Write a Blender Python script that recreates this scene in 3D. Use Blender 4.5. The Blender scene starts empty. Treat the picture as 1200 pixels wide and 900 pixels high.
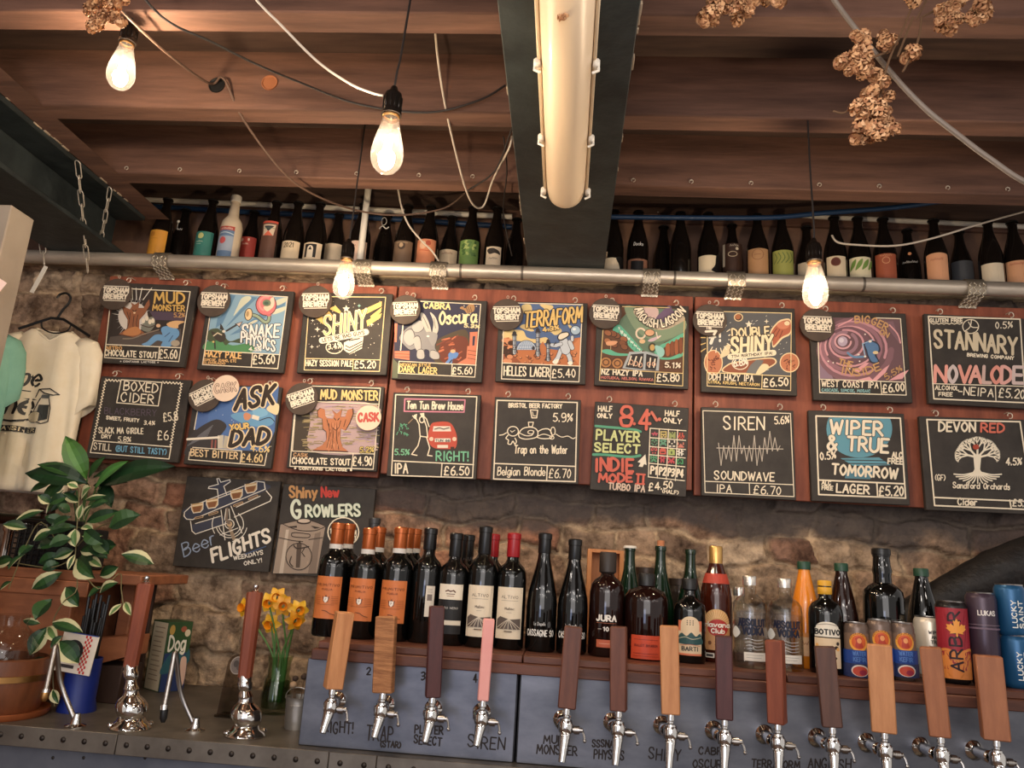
import bpy, bmesh, math, random
from math import sin, cos, pi, radians, sqrt
from mathutils import Vector, Matrix, noise
from mathutils.geometry import tessellate_polygon
random.seed(11)
SC = bpy.context.scene
COL = SC.collection
# ---------------------------------------------------------------- camera
F, CZ = 894.97, 1.53
def cam_axes(p, yw, r):
    f = Vector((sin(yw)*cos(p), cos(yw)*cos(p), sin(p)))
    rt = Vector((cos(yw), -sin(yw), 0)); up = rt.cross(f)
    return cos(r)*rt+sin(r)*up, -sin(r)*rt+cos(r)*up, f
CR, CU, CF = cam_axes(.237403, -.0792016, .0634218)
cam = bpy.data.cameras.new('camera'); co = bpy.data.objects.new('camera', cam); COL.objects.link(co)
cam.sensor_width = 36; cam.lens = F/1200*36; cam.clip_start = .02
co.matrix_world = Matrix(((CR.x, CU.x, -CF.x, 0), (CR.y, CU.y, -CF.y, 0), (CR.z, CU.z, -CF.z, CZ), (0, 0, 0, 1)))
SC.camera = co
def at(x, y, Y):            # where the line of sight through a photo pixel meets the upright plane at depth Y
    d = CR*((x-600)/F)-CU*((y-450)/F)+CF
    return d*(Y/d.y)+Vector((0, 0, CZ))
def atz(x, y, z):           # the same for a level plane at height z
    d = CR*((x-600)/F)-CU*((y-450)/F)+CF
    return d*((z-CZ)/d.z)+Vector((0, 0, CZ))
# ---------------------------------------------------------------- light
def lin(c):
    return tuple((v/255/12.92 if v/255 <= .04045 else ((v/255+.055)/1.055)**2.4) for v in c[:3])+(1,)
SC.view_settings.view_transform = 'Standard'; SC.view_settings.look = 'None'
SC.view_settings.gamma = 1; SC.view_settings.use_curve_mapping = False
SC.view_settings.exposure = 0.5
W = bpy.data.worlds.new('world'); SC.world = W; W.use_nodes = True
bg = W.node_tree.nodes['Background']; bg.inputs[0].default_value = (1, .93, .88, 1); bg.inputs[1].default_value = .42
def lamp(name, kind, loc, energy, color, size=.05, target=None):
    l = bpy.data.lights.new(name, kind); l.energy = energy; l.color = color
    if kind == 'AREA': l.shape = 'SQUARE'; l.size = size
    else: l.shadow_soft_size = size
    o = bpy.data.objects.new(name, l); COL.objects.link(o); o.location = loc
    if target is not None:
        o.rotation_euler = (Vector(target)-Vector(loc)).to_track_quat('-Z', 'Y').to_euler()
    return o
WARM = (1, .90, .80)
lamp('room_light', 'AREA', (.1, -1.6, 2.35), 34, (1, .95, .92), 2.2, (0, 2.5, 1.9))
lamp('bar_light', 'AREA', (-.2, .1, 2.55), 5, (1, .94, .90), 1.6, (0, 2.3, 1.3))
lamp('room_point_light', 'POINT', (-1.3, .8, 2.4), 5, WARM, .03)  # added fill lamp, brightens the wall and shirts at the left
for i in range(18):                                        # the strings of bulbs over the rest of the room
    lamp('room_point_light', 'POINT', (-2.0+.8*(i % 6)+.23*((i*7) % 3), [.42, -.55, -1.9][i//6]+.17*((i*5) % 4), 2.22+.05*((i*3) % 5)), 2.3, WARM, .025)
lamp('bluish_area_light', 'AREA', (-.9, -3.0, 1.0), 10, (.55, .66, 1), 1.0, (0, 1.9, 1.2))  # bluish area light added low behind the camera, tints the metal panels
BULB_W = 9.0
# ---------------------------------------------------------------- helpers
def tag(o, label=None, cat=None, group=None, kind=None):
    if label: o['label'] = label
    if cat: o['category'] = cat
    if group: o['group'] = group
    if kind: o['kind'] = kind
    return o
def thing(name, label, cat, loc=(0, 0, 0), rz=0, group=None):
    o = bpy.data.objects.new(name, None); COL.objects.link(o)
    o.location = loc; o.rotation_euler = (0, 0, rz); o.empty_display_size = .03
    return tag(o, label, cat, group)
def copy_tree(o, parent=None):
    c = o.copy(); COL.objects.link(c)
    if parent: c.parent = parent
    for ch in list(o.children): copy_tree(ch, c)
    return c
MATS = {}
def mat(name, c=(128, 128, 128), rough=.5, metal=0, c2=None, scale=6, stretch=(1, 1, 1), bump=0, bscale=None, trans=0, ior=1.45, coat=0, emit=0, det=5, lo=.35, hi=.68, spec=.5):
    if name in MATS: return MATS[name]
    m = bpy.data.materials.new(name); m.use_nodes = True; nt = m.node_tree; b = nt.nodes['Principled BSDF']
    b.inputs['Base Color'].default_value = lin(c); b.inputs['Roughness'].default_value = rough
    b.inputs['Metallic'].default_value = metal; b.inputs['Transmission Weight'].default_value = trans
    b.inputs['IOR'].default_value = ior; b.inputs['Coat Weight'].default_value = coat; b.inputs['Specular IOR Level'].default_value = spec
    if emit: b.inputs['Emission Color'].default_value = lin(c); b.inputs['Emission Strength'].default_value = emit
    if c2 or bump:
        tc = nt.nodes.new('ShaderNodeTexCoord'); mp = nt.nodes.new('ShaderNodeMapping')
        nt.links.new(tc.outputs['Object'], mp.inputs[0]); mp.inputs['Scale'].default_value = stretch
        n = nt.nodes.new('ShaderNodeTexNoise'); n.inputs['Scale'].default_value = scale; n.inputs['Detail'].default_value = det
        n.inputs['Roughness'].default_value = .62
        nt.links.new(mp.outputs[0], n.inputs['Vector'])
        if c2:
            r = nt.nodes.new('ShaderNodeValToRGB'); r.color_ramp.elements[0].position = lo; r.color_ramp.elements[1].position = hi
            r.color_ramp.elements[0].color = lin(c); r.color_ramp.elements[1].color = lin(c2)
            nt.links.new(n.outputs[0], r.inputs[0]); nt.links.new(r.outputs[0], b.inputs['Base Color'])
        if bump:
            n2 = n
            if bscale:
                n2 = nt.nodes.new('ShaderNodeTexNoise'); n2.inputs['Scale'].default_value = bscale; n2.inputs['Detail'].default_value = 6
                nt.links.new(mp.outputs[0], n2.inputs['Vector'])
            bp = nt.nodes.new('ShaderNodeBump'); bp.inputs['Strength'].default_value = bump; bp.inputs['Distance'].default_value = .01
            nt.links.new(n2.outputs[0], bp.inputs['Height']); nt.links.new(bp.outputs[0], b.inputs['Normal'])
    MATS[name] = m; return m
def paint_mat(name, rough=.6, coat=0, attr='Col', haze=0, spec=.4):
    if name in MATS: return MATS[name]
    m = bpy.data.materials.new(name); m.use_nodes = True; nt = m.node_tree; b = nt.nodes['Principled BSDF']
    a = nt.nodes.new('ShaderNodeAttribute'); a.attribute_name = attr
    src = a.outputs['Color']
    if haze:  # pale haze mixed into the paint colours, washing them out
        mx = nt.nodes.new('ShaderNodeMixRGB'); mx.inputs['Fac'].default_value = haze; mx.inputs['Color2'].default_value = lin((138, 120, 108)); nt.links.new(src, mx.inputs['Color1']); src = mx.outputs[0]
    nt.links.new(src, b.inputs['Base Color'])
    b.inputs['Roughness'].default_value = rough; b.inputs['Coat Weight'].default_value = coat; b.inputs['Specular IOR Level'].default_value = spec
    MATS[name] = m; return m
PAINT = paint_mat('hand_paint', .75, haze=.12, spec=.2)
PRINT = paint_mat('printed_label', .5)
LEAFM = paint_mat('leaf', .42)
HOPM = paint_mat('dried_petal', .85, spec=.2)
_hull = None
def hull_template():
    global _hull
    if _hull is None:
        idx = []
        for sx in (-1, 1):
            for sy in (-1, 1):
                for sz in (-1, 1):
                    for k in range(3): idx.append((sx, sy, sz, k))
        bm = bmesh.new(); vs = []
        for sx, sy, sz, k in idx:
            v = [sx*.9, sy*.9, sz*.9]; v[k] = (sx, sy, sz)[k]; vs.append(bm.verts.new(v))
        r = bmesh.ops.convex_hull(bm, input=vs)
        bmesh.ops.dissolve_limit(bm, angle_limit=.01, verts=bm.verts, edges=bm.edges)
        bm.verts.index_update(); bm.normal_update()
        mp = {}
        for i, v in enumerate(bm.verts):
            for j, (sx, sy, sz, k) in enumerate(idx):
                w = [sx*.9, sy*.9, sz*.9]; w[k] = (sx, sy, sz)[k]
                if (v.co-Vector(w)).length < 1e-4: mp[i] = j
        _hull = (idx, [[mp[v.index] for v in f.verts] for f in bm.faces]); bm.free()
    return _hull
class MB:
    def __init__(s): s.v = []; s.f = []; s.m = []; s.c = []; s.col = None; s.mi = 0
    def add(s, vs, fs):
        b = len(s.v); s.v += [Vector(v) for v in vs]
        for f in fs: s.f.append([b+i for i in f]); s.m.append(s.mi); s.c.append(s.col)
        return s
    def box(s, c, size, bev=.002, M=None):
        idx, fs = hull_template(); hx, hy, hz = [q/2 for q in size]; bev = min(bev, hx*.9, hy*.9, hz*.9)
        vs = []
        for sx, sy, sz, k in idx:
            h = [hx-bev, hy-bev, hz-bev]; h[k] += bev
            p = Vector((sx*h[0], sy*h[1], sz*h[2]))
            vs.append((M @ p if M else p)+Vector(c))
        return s.add(vs, fs)
    def box2(s, a, b, bev=.002):
        return s.box([(a[i]+b[i])/2 for i in range(3)], [abs(b[i]-a[i]) for i in range(3)], bev)
    def lathe(s, prof, seg=20, o=(0, 0, 0), M=None, ang=(0, 2*pi)):
        full = abs(ang[1]-ang[0]-2*pi) < 1e-6; n = seg if full else seg+1
        vs = []; o = Vector(o)
        for r, z in prof:
            for i in range(n):
                a = ang[0]+(ang[1]-ang[0])*i/seg
                p = Vector((r*sin(a), -r*cos(a), z)); vs.append((M @ p if M else p)+o)
        fs = []
        for j in range(len(prof)-1):
            for i in range(seg):
                k = (i+1) % n
                fs.append((j*n+i, j*n+k, (j+1)*n+k, (j+1)*n+i))
        return s.add(vs, fs)
    def tube(s, pts, r, seg=8, closed=False, caps=True):
        pts = [Vector(p) for p in pts]; n = len(pts); vs = []; fs = []
        rr = r if isinstance(r, (list, tuple)) else [r]*n
        t0 = (pts[1]-pts[0]).normalized(); ref = Vector((0, 0, 1)) if abs(t0.z) < .9 else Vector((1, 0, 0))
        u = t0.cross(ref).normalized(); pt = t0
        for i in range(n):
            a = pts[(i-1) % n] if (closed or i > 0) else pts[0]; b = pts[(i+1) % n] if (closed or i < n-1) else pts[-1]
            t = (b-a).normalized(); q = pt.rotation_difference(t); u = q @ u; u = (u-t*u.dot(t)).normalized(); w = t.cross(u); pt = t
            for k in range(seg):
                g = 2*pi*k/seg; vs.append(pts[i]+(u*cos(g)+w*sin(g))*rr[i])
        m = n if closed else n-1
        for i in range(m):
            for k in range(seg):
                k2 = (k+1) % seg; j = (i+1) % n
                fs.append((i*seg+k, i*seg+k2, j*seg+k2, j*seg+k))
        if caps and not closed: fs += [tuple(range(seg))[::-1], tuple((n-1)*seg+k for k in range(seg))]
        return s.add(vs, fs)
    def ball(s, c, r, seg=12, rings=7, sc=(1, 1, 1), M=None):
        prof = [(max(1e-5, r*sin(pi*i/rings)), -r*cos(pi*i/rings)) for i in range(rings+1)]
        vs = []; n = seg
        for q, z in prof:
            for i in range(n):
                a = 2*pi*i/n; p = Vector((q*cos(a)*sc[0], q*sin(a)*sc[1], z*sc[2])); vs.append((M @ p if M else p)+Vector(c))
        fs = [(j*n+i, j*n+(i+1) % n, (j+1)*n+(i+1) % n, (j+1)*n+i) for j in range(rings) for i in range(n)]
        return s.add(vs, fs)
    def prism(s, poly, y0, y1, M=None, o=(0, 0, 0)):     # poly in (x,z), extruded along y
        n = len(poly); vs = [Vector((x, y0, z)) for x, z in poly]+[Vector((x, y1, z)) for x, z in poly]
        vs = [(M @ p if M else p)+Vector(o) for p in vs]
        fs = []
        for t in tessellate_polygon([[Vector((x, z, 0)) for x, z in poly]]):
            fs.append(tuple(t)); fs.append(tuple(n+i for i in t[::-1]))
        fs += [(i, (i+1) % n, n+(i+1) % n, n+i) for i in range(n)]
        return s.add(vs, fs)
    def build(s, name, mats, parent=None, smooth=40, org=None):
        me = bpy.data.meshes.new(name)
        if org is not None: vs = [tuple(v-Vector(org)) for v in s.v]
        else: vs = [tuple(v) for v in s.v]
        me.from_pydata(vs, [], s.f)
        mats = mats if isinstance(mats, (list, tuple)) else [mats]
        for m in mats: me.materials.append(m)
        if len(mats) > 1: me.polygons.foreach_set('material_index', s.m)
        if any(c is not None for c in s.c):
            ca = me.color_attributes.new('Col', 'FLOAT_COLOR', 'CORNER'); d = []
            for f, c in zip(s.f, s.c): d += list(c or (1, 1, 1, 1))*len(f)
            ca.data.foreach_set('color', d)
        if smooth:
            me.polygons.foreach_set('use_smooth', [True]*len(me.polygons))
            me.set_sharp_from_angle(angle=radians(smooth))
        me.validate(); me.update()
        o = bpy.data.objects.new(name, me); COL.objects.link(o)
        if parent: o.parent = parent
        return o
# ---------------------------------------------------------------- hand lettering (stroke glyphs)
GL = {
'A':'6:00 3A 60|14 54','B':'6:00 0A|~0A 3A 59 57 35 05|~05 46 63 51 30 00','C':'6:~58 4A 2A 07 03 20 40 52','D':'6:00 0A|~0A 2A 58 65 52 20 00',
'E':'5:50 00 0A 5A|05 45','F':'5:00 0A 5A|05 45','G':'6:~58 4A 2A 07 03 20 40 52 54|54 34','H':'6:00 0A|60 6A|05 65','I':'2:10 1A','J':'5:~4A 43 31 10 02',
'K':'6:00 0A|5A 04|25 60','L':'5:0A 00 50','M':'8:00 1A 43 7A 80','N':'6:00 0A 60 6A','O':'6:~3A 18 05 12 30 52 65 58 3A','P':'6:00 0A|~0A 3A 58 56 35 05',
'Q':'6:~3A 18 05 12 30 52 65 58 3A|42 6z','R':'6:00 0A|~0A 3A 58 56 35 05|25 60','S':'6:~58 4A 1A 08 16 35 53 51 20 02','T':'6:0A 6A|3A 30','U':'6:~0A 03 11 30 51 63 6A',
'V':'6:0A 30 6A','W':'8:0A 20 48 60 8A','X':'6:0A 60|6A 00','Y':'6:0A 35 6A|35 30','Z':'6:0A 6A 00 60',
'a':'5:~55 26 04 02 10 30 54|56 51 60','b':'5:0A 00|~04 26 46 53 40 10 02','c':'5:~55 36 15 03 11 30 51','d':'5:5A 50|~54 36 05 02 10 30 52','e':'5:~03 53 45 26 04 02 20 40 51',
'f':'4:~4A 29 17 10|06 36','g':'5:~55 26 04 02 10 30 54|~56 5z 3x 0y','h':'5:0A 00|~03 26 45 53 50','i':'1:06 00|09 08','j':'3:~26 2z 0x','k':'5:0A 00|46 02|13 50','l':'1:0A 00',
'm':'8:06 00|~04 16 35 40|~44 56 75 80','n':'5:06 00|~04 26 45 50','o':'5:~26 04 02 20 40 53 45 26','p':'5:06 0x|~04 26 46 53 40 10 02','q':'5:56 5x|~54 36 05 02 10 30 52','r':'4:06 00|~03 16 36',
's':'4:~45 26 05 24 42 30 10 01','t':'4:29 21 40|06 46','u':'5:~06 02 10 30 52|56 50','v':'5:06 20 56','w':'7:06 20 35 50 76','x':'4:06 40|46 00','y':'5:06 30|56 1x','z':'4:06 46 00 40',
'0':'5:~2A 07 03 20 43 47 2A','1':'3:08 2A 20','2':'5:~08 2A 4A 57 34 00|00 50','3':'5:~09 3A 58 35 15|~35 53 31 10 01','4':'6:40 4A 03 63','5':'5:5A 1A 06|~06 36 53 41 20 01',
'6':'5:~4A 17 03 10 40 53 45 15 03','7':'5:0A 5A 20','8':'5:~25 07 1A 4A 57 35 04 02 10 40 52 54 25','9':'5:~57 35 15 07 1A 4A 57 52 30 10',
'£':'6:~58 4A 2A 17 13 00|00 50|05 45','.':'1:00 01','%':'6:00 6A|~08 1A 28 16 08|~43 55 63 51 43','!':'1:0A 04|01 00','&':'6:~60 18 2A 48 03 10 30 64','-':'4:04 44','(':'2:~2A 07 03 20',')':'2:~0A 27 23 00',
',':'1:12 0y',"'":'1:0A 08','*':'4:22 28|07 43|03 47','/':'4:00 4A','_':'5:00 50','"':'3:0A 08|2A 28',' ':'4:'}
def cv(ch): return 'xyz'.index(ch)-3 if ch in 'xyz' else int(ch, 16)
GC = {}
def crom(P, n=5, closed=False):
    out = []; m = len(P)
    for i in range(m if closed else m-1):
        if closed: p0, p1, p2, p3 = P[(i-1) % m], P[i], P[(i+1) % m], P[(i+2) % m]
        else: p0, p1, p2, p3 = P[max(i-1, 0)], P[i], P[i+1], P[min(i+2, m-1)]
        for k in range(n):
            t = k/n
            out.append(tuple(.5*(2*b+(c-a)*t+(2*a-5*b+4*c-d)*t*t+(3*b-a-3*c+d)*t**3) for a, b, c, d in zip(p0, p1, p2, p3)))
    if not closed: out.append(tuple(P[-1]))
    return out
def glyph(ch):
    if ch not in GC:
        w, st = GL.get(ch, GL['-']).split(':'); L = []
        for s in st.split('|'):
            if not s: continue
            sm = s[0] == '~'; pts = [(cv(q[0]), cv(q[1])) for q in s.lstrip('~').split()]
            L.append(crom(pts, 4) if sm else pts)
        GC[ch] = (int(w), L)
    return GC[ch]
class Paint:
    """flat marks on a surface; fm(x, y, off) maps drawing coordinates (y down) onto the surface"""
    def __init__(s, fm, step=1.2e-5, maxlen=None): s.fm = fm; s.n = 2; s.step = step; s.e = 1.2e-5; s.mb = MB(); s.maxlen = maxlen
    def adv(s, c): s.n += int(math.ceil(c*s.e/s.step))
    def _tri(s, a, b, c, off, d=0):
        if s.maxlen and d < 7:
            e = [abs(a[0]-b[0]), abs(b[0]-c[0]), abs(c[0]-a[0])]; k = e.index(max(e))
            if e[k] > s.maxlen:
                p, q, r = ((a, b, c), (b, c, a), (c, a, b))[k]; m = ((p[0]+q[0])/2, (p[1]+q[1])/2)
                s._tri(p, m, r, off, d+1); s._tri(m, q, r, off, d+1); return
        s.mb.add([s.fm(x, y, off) for x, y in (a, b, c)], [(0, 1, 2)])
    def _poly(s, pts):
        off = s.n*s.step
        if s.maxlen is None and len(pts) <= 4:
            s.mb.add([s.fm(x, y, off) for x, y in pts], [tuple(range(len(pts)))]); return
        for t in tessellate_polygon([[Vector((x, y, 0)) for x, y in pts]]): s._tri(*[pts[i] for i in t], off)
    def poly(s, pts, col, smooth=False):
        s.n += 1; s.mb.col = lin(col); s._poly(crom(pts, 4, True) if smooth else pts); return s
    def _seg(s, pts, w, base=0):
        """one stroke as mitred ribbons with round ends; every point lies a hair above the one before"""
        P = [pts[0]]
        for p in pts[1:]:
            L = math.hypot(p[0]-P[-1][0], p[1]-P[-1][1])
            if L < 1e-9: continue
            if s.maxlen and L > s.maxlen*1.5:
                q, m = P[-1], int(L/s.maxlen)+1
                P += [(q[0]+(p[0]-q[0])*k/m, q[1]+(p[1]-q[1])*k/m) for k in range(1, m)]
            P.append(p)
        if len(P) < 2: return 0
        D = []
        for (x0, y0), (x1, y1) in zip(P, P[1:]): L = math.hypot(x1-x0, y1-y0); D.append(((x1-x0)/L, (y1-y0)/L))
        cnt = base; i = 0; n = len(P)
        while i < n-1:
            j = i+1
            while j < n-1 and D[j-1][0]*D[j][0]+D[j-1][1]*D[j][1] > .35: j += 1
            vs = []; fs = []
            def cap(p, d, sg, off):
                ang = math.atan2(d[1], d[0])+(pi/2 if sg < 0 else -pi/2)
                return [s.fm(p[0]+w/2*cos(ang+pi*k/5), p[1]+w/2*sin(ang+pi*k/5), off) for k in range(6)]
            for k in range(i, j+1):
                d0 = D[max(k-1, i)]; d1 = D[min(k, j-1)]; nx, ny = -(d0[1]+d1[1]), d0[0]+d1[0]; q = math.hypot(nx, ny); nx /= q; ny /= q
                m = w/2/max(.6, nx*-d0[1]+ny*d0[0]); off = s.n*s.step+cnt*s.e; cnt += 1
                vs += [s.fm(P[k][0]+nx*m, P[k][1]+ny*m, off), s.fm(P[k][0]-nx*m, P[k][1]-ny*m, off)]
            m = j-i+1; fs = [(2*k, 2*k+2, 2*k+3, 2*k+1) for k in range(m-1)]
            s.mb.add(vs, fs)
            s.mb.add(cap(P[i], D[i], -1, s.n*s.step+(cnt-m)*s.e), [tuple(range(6))]); s.mb.add(cap(P[j], D[j-1], 1, s.n*s.step+(cnt-1)*s.e), [tuple(range(6))])
            i = j
        return cnt-base
    def line(s, pts, w, col, smooth=False, closed=False, outline=None, ow=0):
        if smooth: pts = crom(pts, 4, closed)
        if closed: pts = list(pts)+[pts[0]]
        if outline: s.n += 1; s.mb.col = lin(outline); s.adv(s._seg(pts, w+2*ow))
        s.n += 1; s.mb.col = lin(col); c = s._seg(pts, w); s.adv(c-1 if c > 2 else 0); return s
    def ell(s, c, rx, ry, col, rot=0, n=20, a0=0, a1=2*pi):
        pts = [(c[0]+rx*cos(t)*cos(rot)-ry*sin(t)*sin(rot), c[1]+rx*cos(t)*sin(rot)+ry*sin(t)*cos(rot)) for t in [a0+(a1-a0)*k/n for k in range(n+(0 if a1-a0 > 6.28 else 1))]]
        return s.poly(pts, col)
    def ring(s, c, rx, ry, w, col, n=22, a0=0, a1=2*pi):
        full = a1-a0 > 6.28
        return s.line([(c[0]+rx*cos(a0+(a1-a0)*k/n), c[1]+ry*sin(a0+(a1-a0)*k/n)) for k in range(n+(0 if full else 1))], w, col, closed=full)
    def rect(s, x0, y0, x1, y1, col): return s.poly([(x0, y0), (x1, y0), (x1, y1), (x0, y1)], col)
    def star(s, c, r, col, k=4, q=.3): return s.poly([(c[0]+(r if i % 2 == 0 else r*q)*sin(i*pi/k), c[1]-(r if i % 2 == 0 else r*q)*cos(i*pi/k)) for i in range(2*k)], col)
    def text(s, t, p0, p1, h, w, col, up=None, outline=None, ow=0, jit=.25, gap=2.2, ital=0):
        """baseline p0 -> p1 is filled exactly; h cap height"""
        tot = sum(glyph(c)[0]+gap for c in t)-gap
        dx, dy = p1[0]-p0[0], p1[1]-p0[1]; L = math.hypot(dx, dy); ex = (dx/L, dy/L)
        if up is None: up = (ex[1], -ex[0])
        k = L/tot; rnd = random.Random(hash(len(t)*7+ord(t[0])))
        strokes = []; x = 0
        for gi, ch in enumerate(t):
            gw, st = glyph(ch); j = rnd.uniform(-jit, jit)
            for pl in st:
                strokes.append((gi, [(p0[0]+ex[0]*k*(x+a+ital*b)+up[0]*h/10*(b+j), p0[1]+ex[1]*k*(x+a+ital*b)+up[1]*h/10*(b+j)) for a, b in pl]))
            x += gw+gap
        def run(ww):
            best = 0
            for g, q in strokes:
                if g != run.g: run.c = 30*(g % 2); run.g = g
                run.c += s._seg(q, ww, run.c); best = max(best, run.c)
            return best
        keep = s.mb
        if t[0] == '£' and getattr(s, 'price', None) is not None: s.mb = s.price
        if outline is not None:
            s.n += 1; s.mb.col = lin(outline); run.g = -1; s.adv(run(w+2*ow))
        s.n += 1; s.mb.col = lin(col); run.g = -1; b = run(w)
        if w > .12*h: s.adv(b)
        s.mb = keep
        return s
    def arc_text(s, t, path, h, w, col, outline=None, ow=0):
        path = crom(path, 8); ds = [0]
        for a, b in zip(path, path[1:]): ds.append(ds[-1]+math.hypot(b[0]-a[0], b[1]-a[1]))
        def pos(d):
            for i in range(len(ds)-1):
                if ds[i+1] >= d or i == len(ds)-2:
                    f = (d-ds[i])/max(1e-9, ds[i+1]-ds[i]); a, b = path[i], path[i+1]
                    return a[0]+(b[0]-a[0])*f, a[1]+(b[1]-a[1])*f
        gap = 2; tot = sum(glyph(c)[0]+gap for c in t)-gap; k = ds[-1]/tot; x = 0
        for ch in t:
            gw = glyph(ch)[0]
            a, b = pos(x*k), pos((x+gw)*k)
            if ch != ' ' and math.hypot(b[0]-a[0], b[1]-a[1]) > 1e-6: s.text(ch, a, b, h, w, col, outline=outline, ow=ow, jit=0)
            x += gw+gap
        return s
    def build(s, name, parent, org=None, mat=None):
        return s.mb.build(name, mat or PAINT, parent, smooth=0, org=org)
def plane_paint(Y, x0=0, y0=0, sc=1.0):
    return Paint(lambda x, y, o: at(x0+x/sc, y0+y/sc, Y)+Vector((0, -o, 0)))
def cyl_paint(R, ztop, th0=0, step=5e-5):        # millimetres: x along the curve from the middle of the label, y down from its top edge
    def fm(x, y, o): a = th0+x/1000/R; return Vector(((R+.0004+o)*sin(a), -(R+.0004+o)*cos(a), ztop-y/1000))
    return Paint(fm, step, maxlen=2.6)
WHITE = (238, 226, 205); CREAM = (232, 205, 160)
# ---------------------------------------------------------------- materials
WOODJ = mat('joist_wood', (84, 58, 47), .8, c2=(118, 84, 68), scale=5, stretch=(.5, 5, 5), bump=.35)
WOODC = mat('ceiling_board_wood', (58, 42, 35), .85, c2=(88, 66, 55), scale=4, stretch=(.5, 4, 4), bump=.3)
WOODP = mat('red_brown_plywood', (112, 56, 39), .6, c2=(148, 82, 58), scale=6, stretch=(4, 4, .7), bump=.12)
STEEL = mat('black_painted_steel', (26, 31, 32), .5, c2=(46, 52, 52), scale=9, bump=.15, bscale=40)
GALV = mat('galvanised_tube', (172, 160, 146), .42, .6, c2=(204, 192, 176), scale=9, stretch=(.6, 3, 3))
CHECK = mat('chequer_plate', (140, 128, 112), .42, .7, c2=(170, 158, 140), scale=30)
CHROME = mat('chrome', (225, 222, 218), .09, 1)
BRUSH = mat('brushed_steel', (170, 165, 160), .3, 1)
ZINC = mat('zinc_sheet', (92, 94, 102), .4, .75, c2=(122, 123, 130), scale=5, stretch=(1, 1, 2.2), bump=.03)
ZINCD = mat('dull_zinc', (96, 88, 80), .5, .7, c2=(128, 120, 110), scale=7)
ZINCB = mat('blue_grey_zinc', (92, 96, 106), .5, .5, c2=(116, 118, 126), scale=5)
RIVET = mat('dark_rivet', (58, 52, 48), .45, .8)
SHELFW = mat('shelf_hardwood', (76, 42, 30), .5, c2=(112, 66, 46), scale=7, stretch=(.8, 6, 6), bump=.1)
BLACK = mat('black_plastic', (18, 17, 17), .4)
BLACKM = mat('matt_black', (22, 20, 19), .7)
BRASS = mat('aged_brass', (176, 132, 80), .35, 1)
BOARD = mat('blackboard_paint', (50, 45, 41), .6, c2=(64, 58, 53), scale=14, spec=.35)
PLAQUE = mat('grey_brown_plaque', (74, 62, 54), .6, c2=(84, 71, 62), scale=20, spec=.3)
CREAMP = mat('cream_diffuser', (232, 208, 178), .35, coat=.2)
WHITEP = mat('white_plastic', (222, 214, 200), .45)
GREYC = mat('grey_cable', (120, 108, 98), .6)
WHITEC = mat('pale_cable', (205, 190, 172), .55)
DARKC = mat('dark_cable', (40, 33, 30), .6)
BLUEH = mat('blue_hose', (24, 52, 84), .45)
def glassy(name, col, fac=.12, milk=0, rough=.02):
    """thin clear glass: passes light, reflects by angle"""
    if name in MATS: return MATS[name]
    m = bpy.data.materials.new(name); m.use_nodes = True; nt = m.node_tree; nt.nodes.clear()
    out = nt.nodes.new('ShaderNodeOutputMaterial'); mx = nt.nodes.new('ShaderNodeMixShader'); t = nt.nodes.new('ShaderNodeBsdfTransparent'); g = nt.nodes.new('ShaderNodeBsdfGlossy')
    lw = nt.nodes.new('ShaderNodeLayerWeight'); lw.inputs[0].default_value = .5
    pw = nt.nodes.new('ShaderNodeMath'); pw.operation = 'POWER'; pw.inputs[1].default_value = 3.0
    ml = nt.nodes.new('ShaderNodeMath'); ml.operation = 'MULTIPLY_ADD'; ml.inputs[1].default_value = fac; ml.inputs[2].default_value = .05
    nt.links.new(lw.outputs['Facing'], pw.inputs[0]); nt.links.new(pw.outputs[0], ml.inputs[0])
    t.inputs[0].default_value = lin(col); g.inputs['Roughness'].default_value = rough
    nt.links.new(ml.outputs[0], mx.inputs[0]); nt.links.new(t.outputs[0], mx.inputs[1]); nt.links.new(g.outputs[0], mx.inputs[2])
    if milk:                                               # a trace of warm coating that scatters the filament's light
        tl = nt.nodes.new('ShaderNodeBsdfTranslucent'); tl.inputs[0].default_value = lin((255, 236, 212)); m2 = nt.nodes.new('ShaderNodeMixShader'); m2.inputs[0].default_value = milk
        nt.links.new(mx.outputs[0], m2.inputs[1]); nt.links.new(tl.outputs[0], m2.inputs[2]); mx = m2
    nt.links.new(mx.outputs[0], out.inputs[0])
    MATS[name] = m; return m
BULBG = glassy('bulb_glass', (255, 240, 216), .5, milk=.012)
CLEARG = glassy('clear_glass', (240, 240, 238), .6)
GREENG = glassy('pale_green_glass', (236, 242, 230), .5)
ACRYL = glassy('clear_acrylic', (200, 196, 190), .5)
FILA = mat('glowing_filament', (255, 230, 188), .5, emit=40)
DGLASS = mat('black_wine_glass', (9, 9, 8), .06, coat=.3)
GGLASS = mat('dark_green_glass', (10, 34, 18), .07, coat=.3)
BGLASS = mat('brown_glass', (34, 14, 8), .07, coat=.3)
AMBER = mat('amber_rum', (60, 20, 8), .08, coat=.3)
DEEPR = mat('whisky_in_glass', (28, 11, 8), .08, coat=.3)
JUICE = mat('orange_juice', (226, 132, 28), .2, coat=.4)
STONEW = mat('white_stoneware', (206, 186, 160), .4)
BEERG = mat('beer_bottle_glass', (20, 15, 12), .16, coat=.2)

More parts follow.
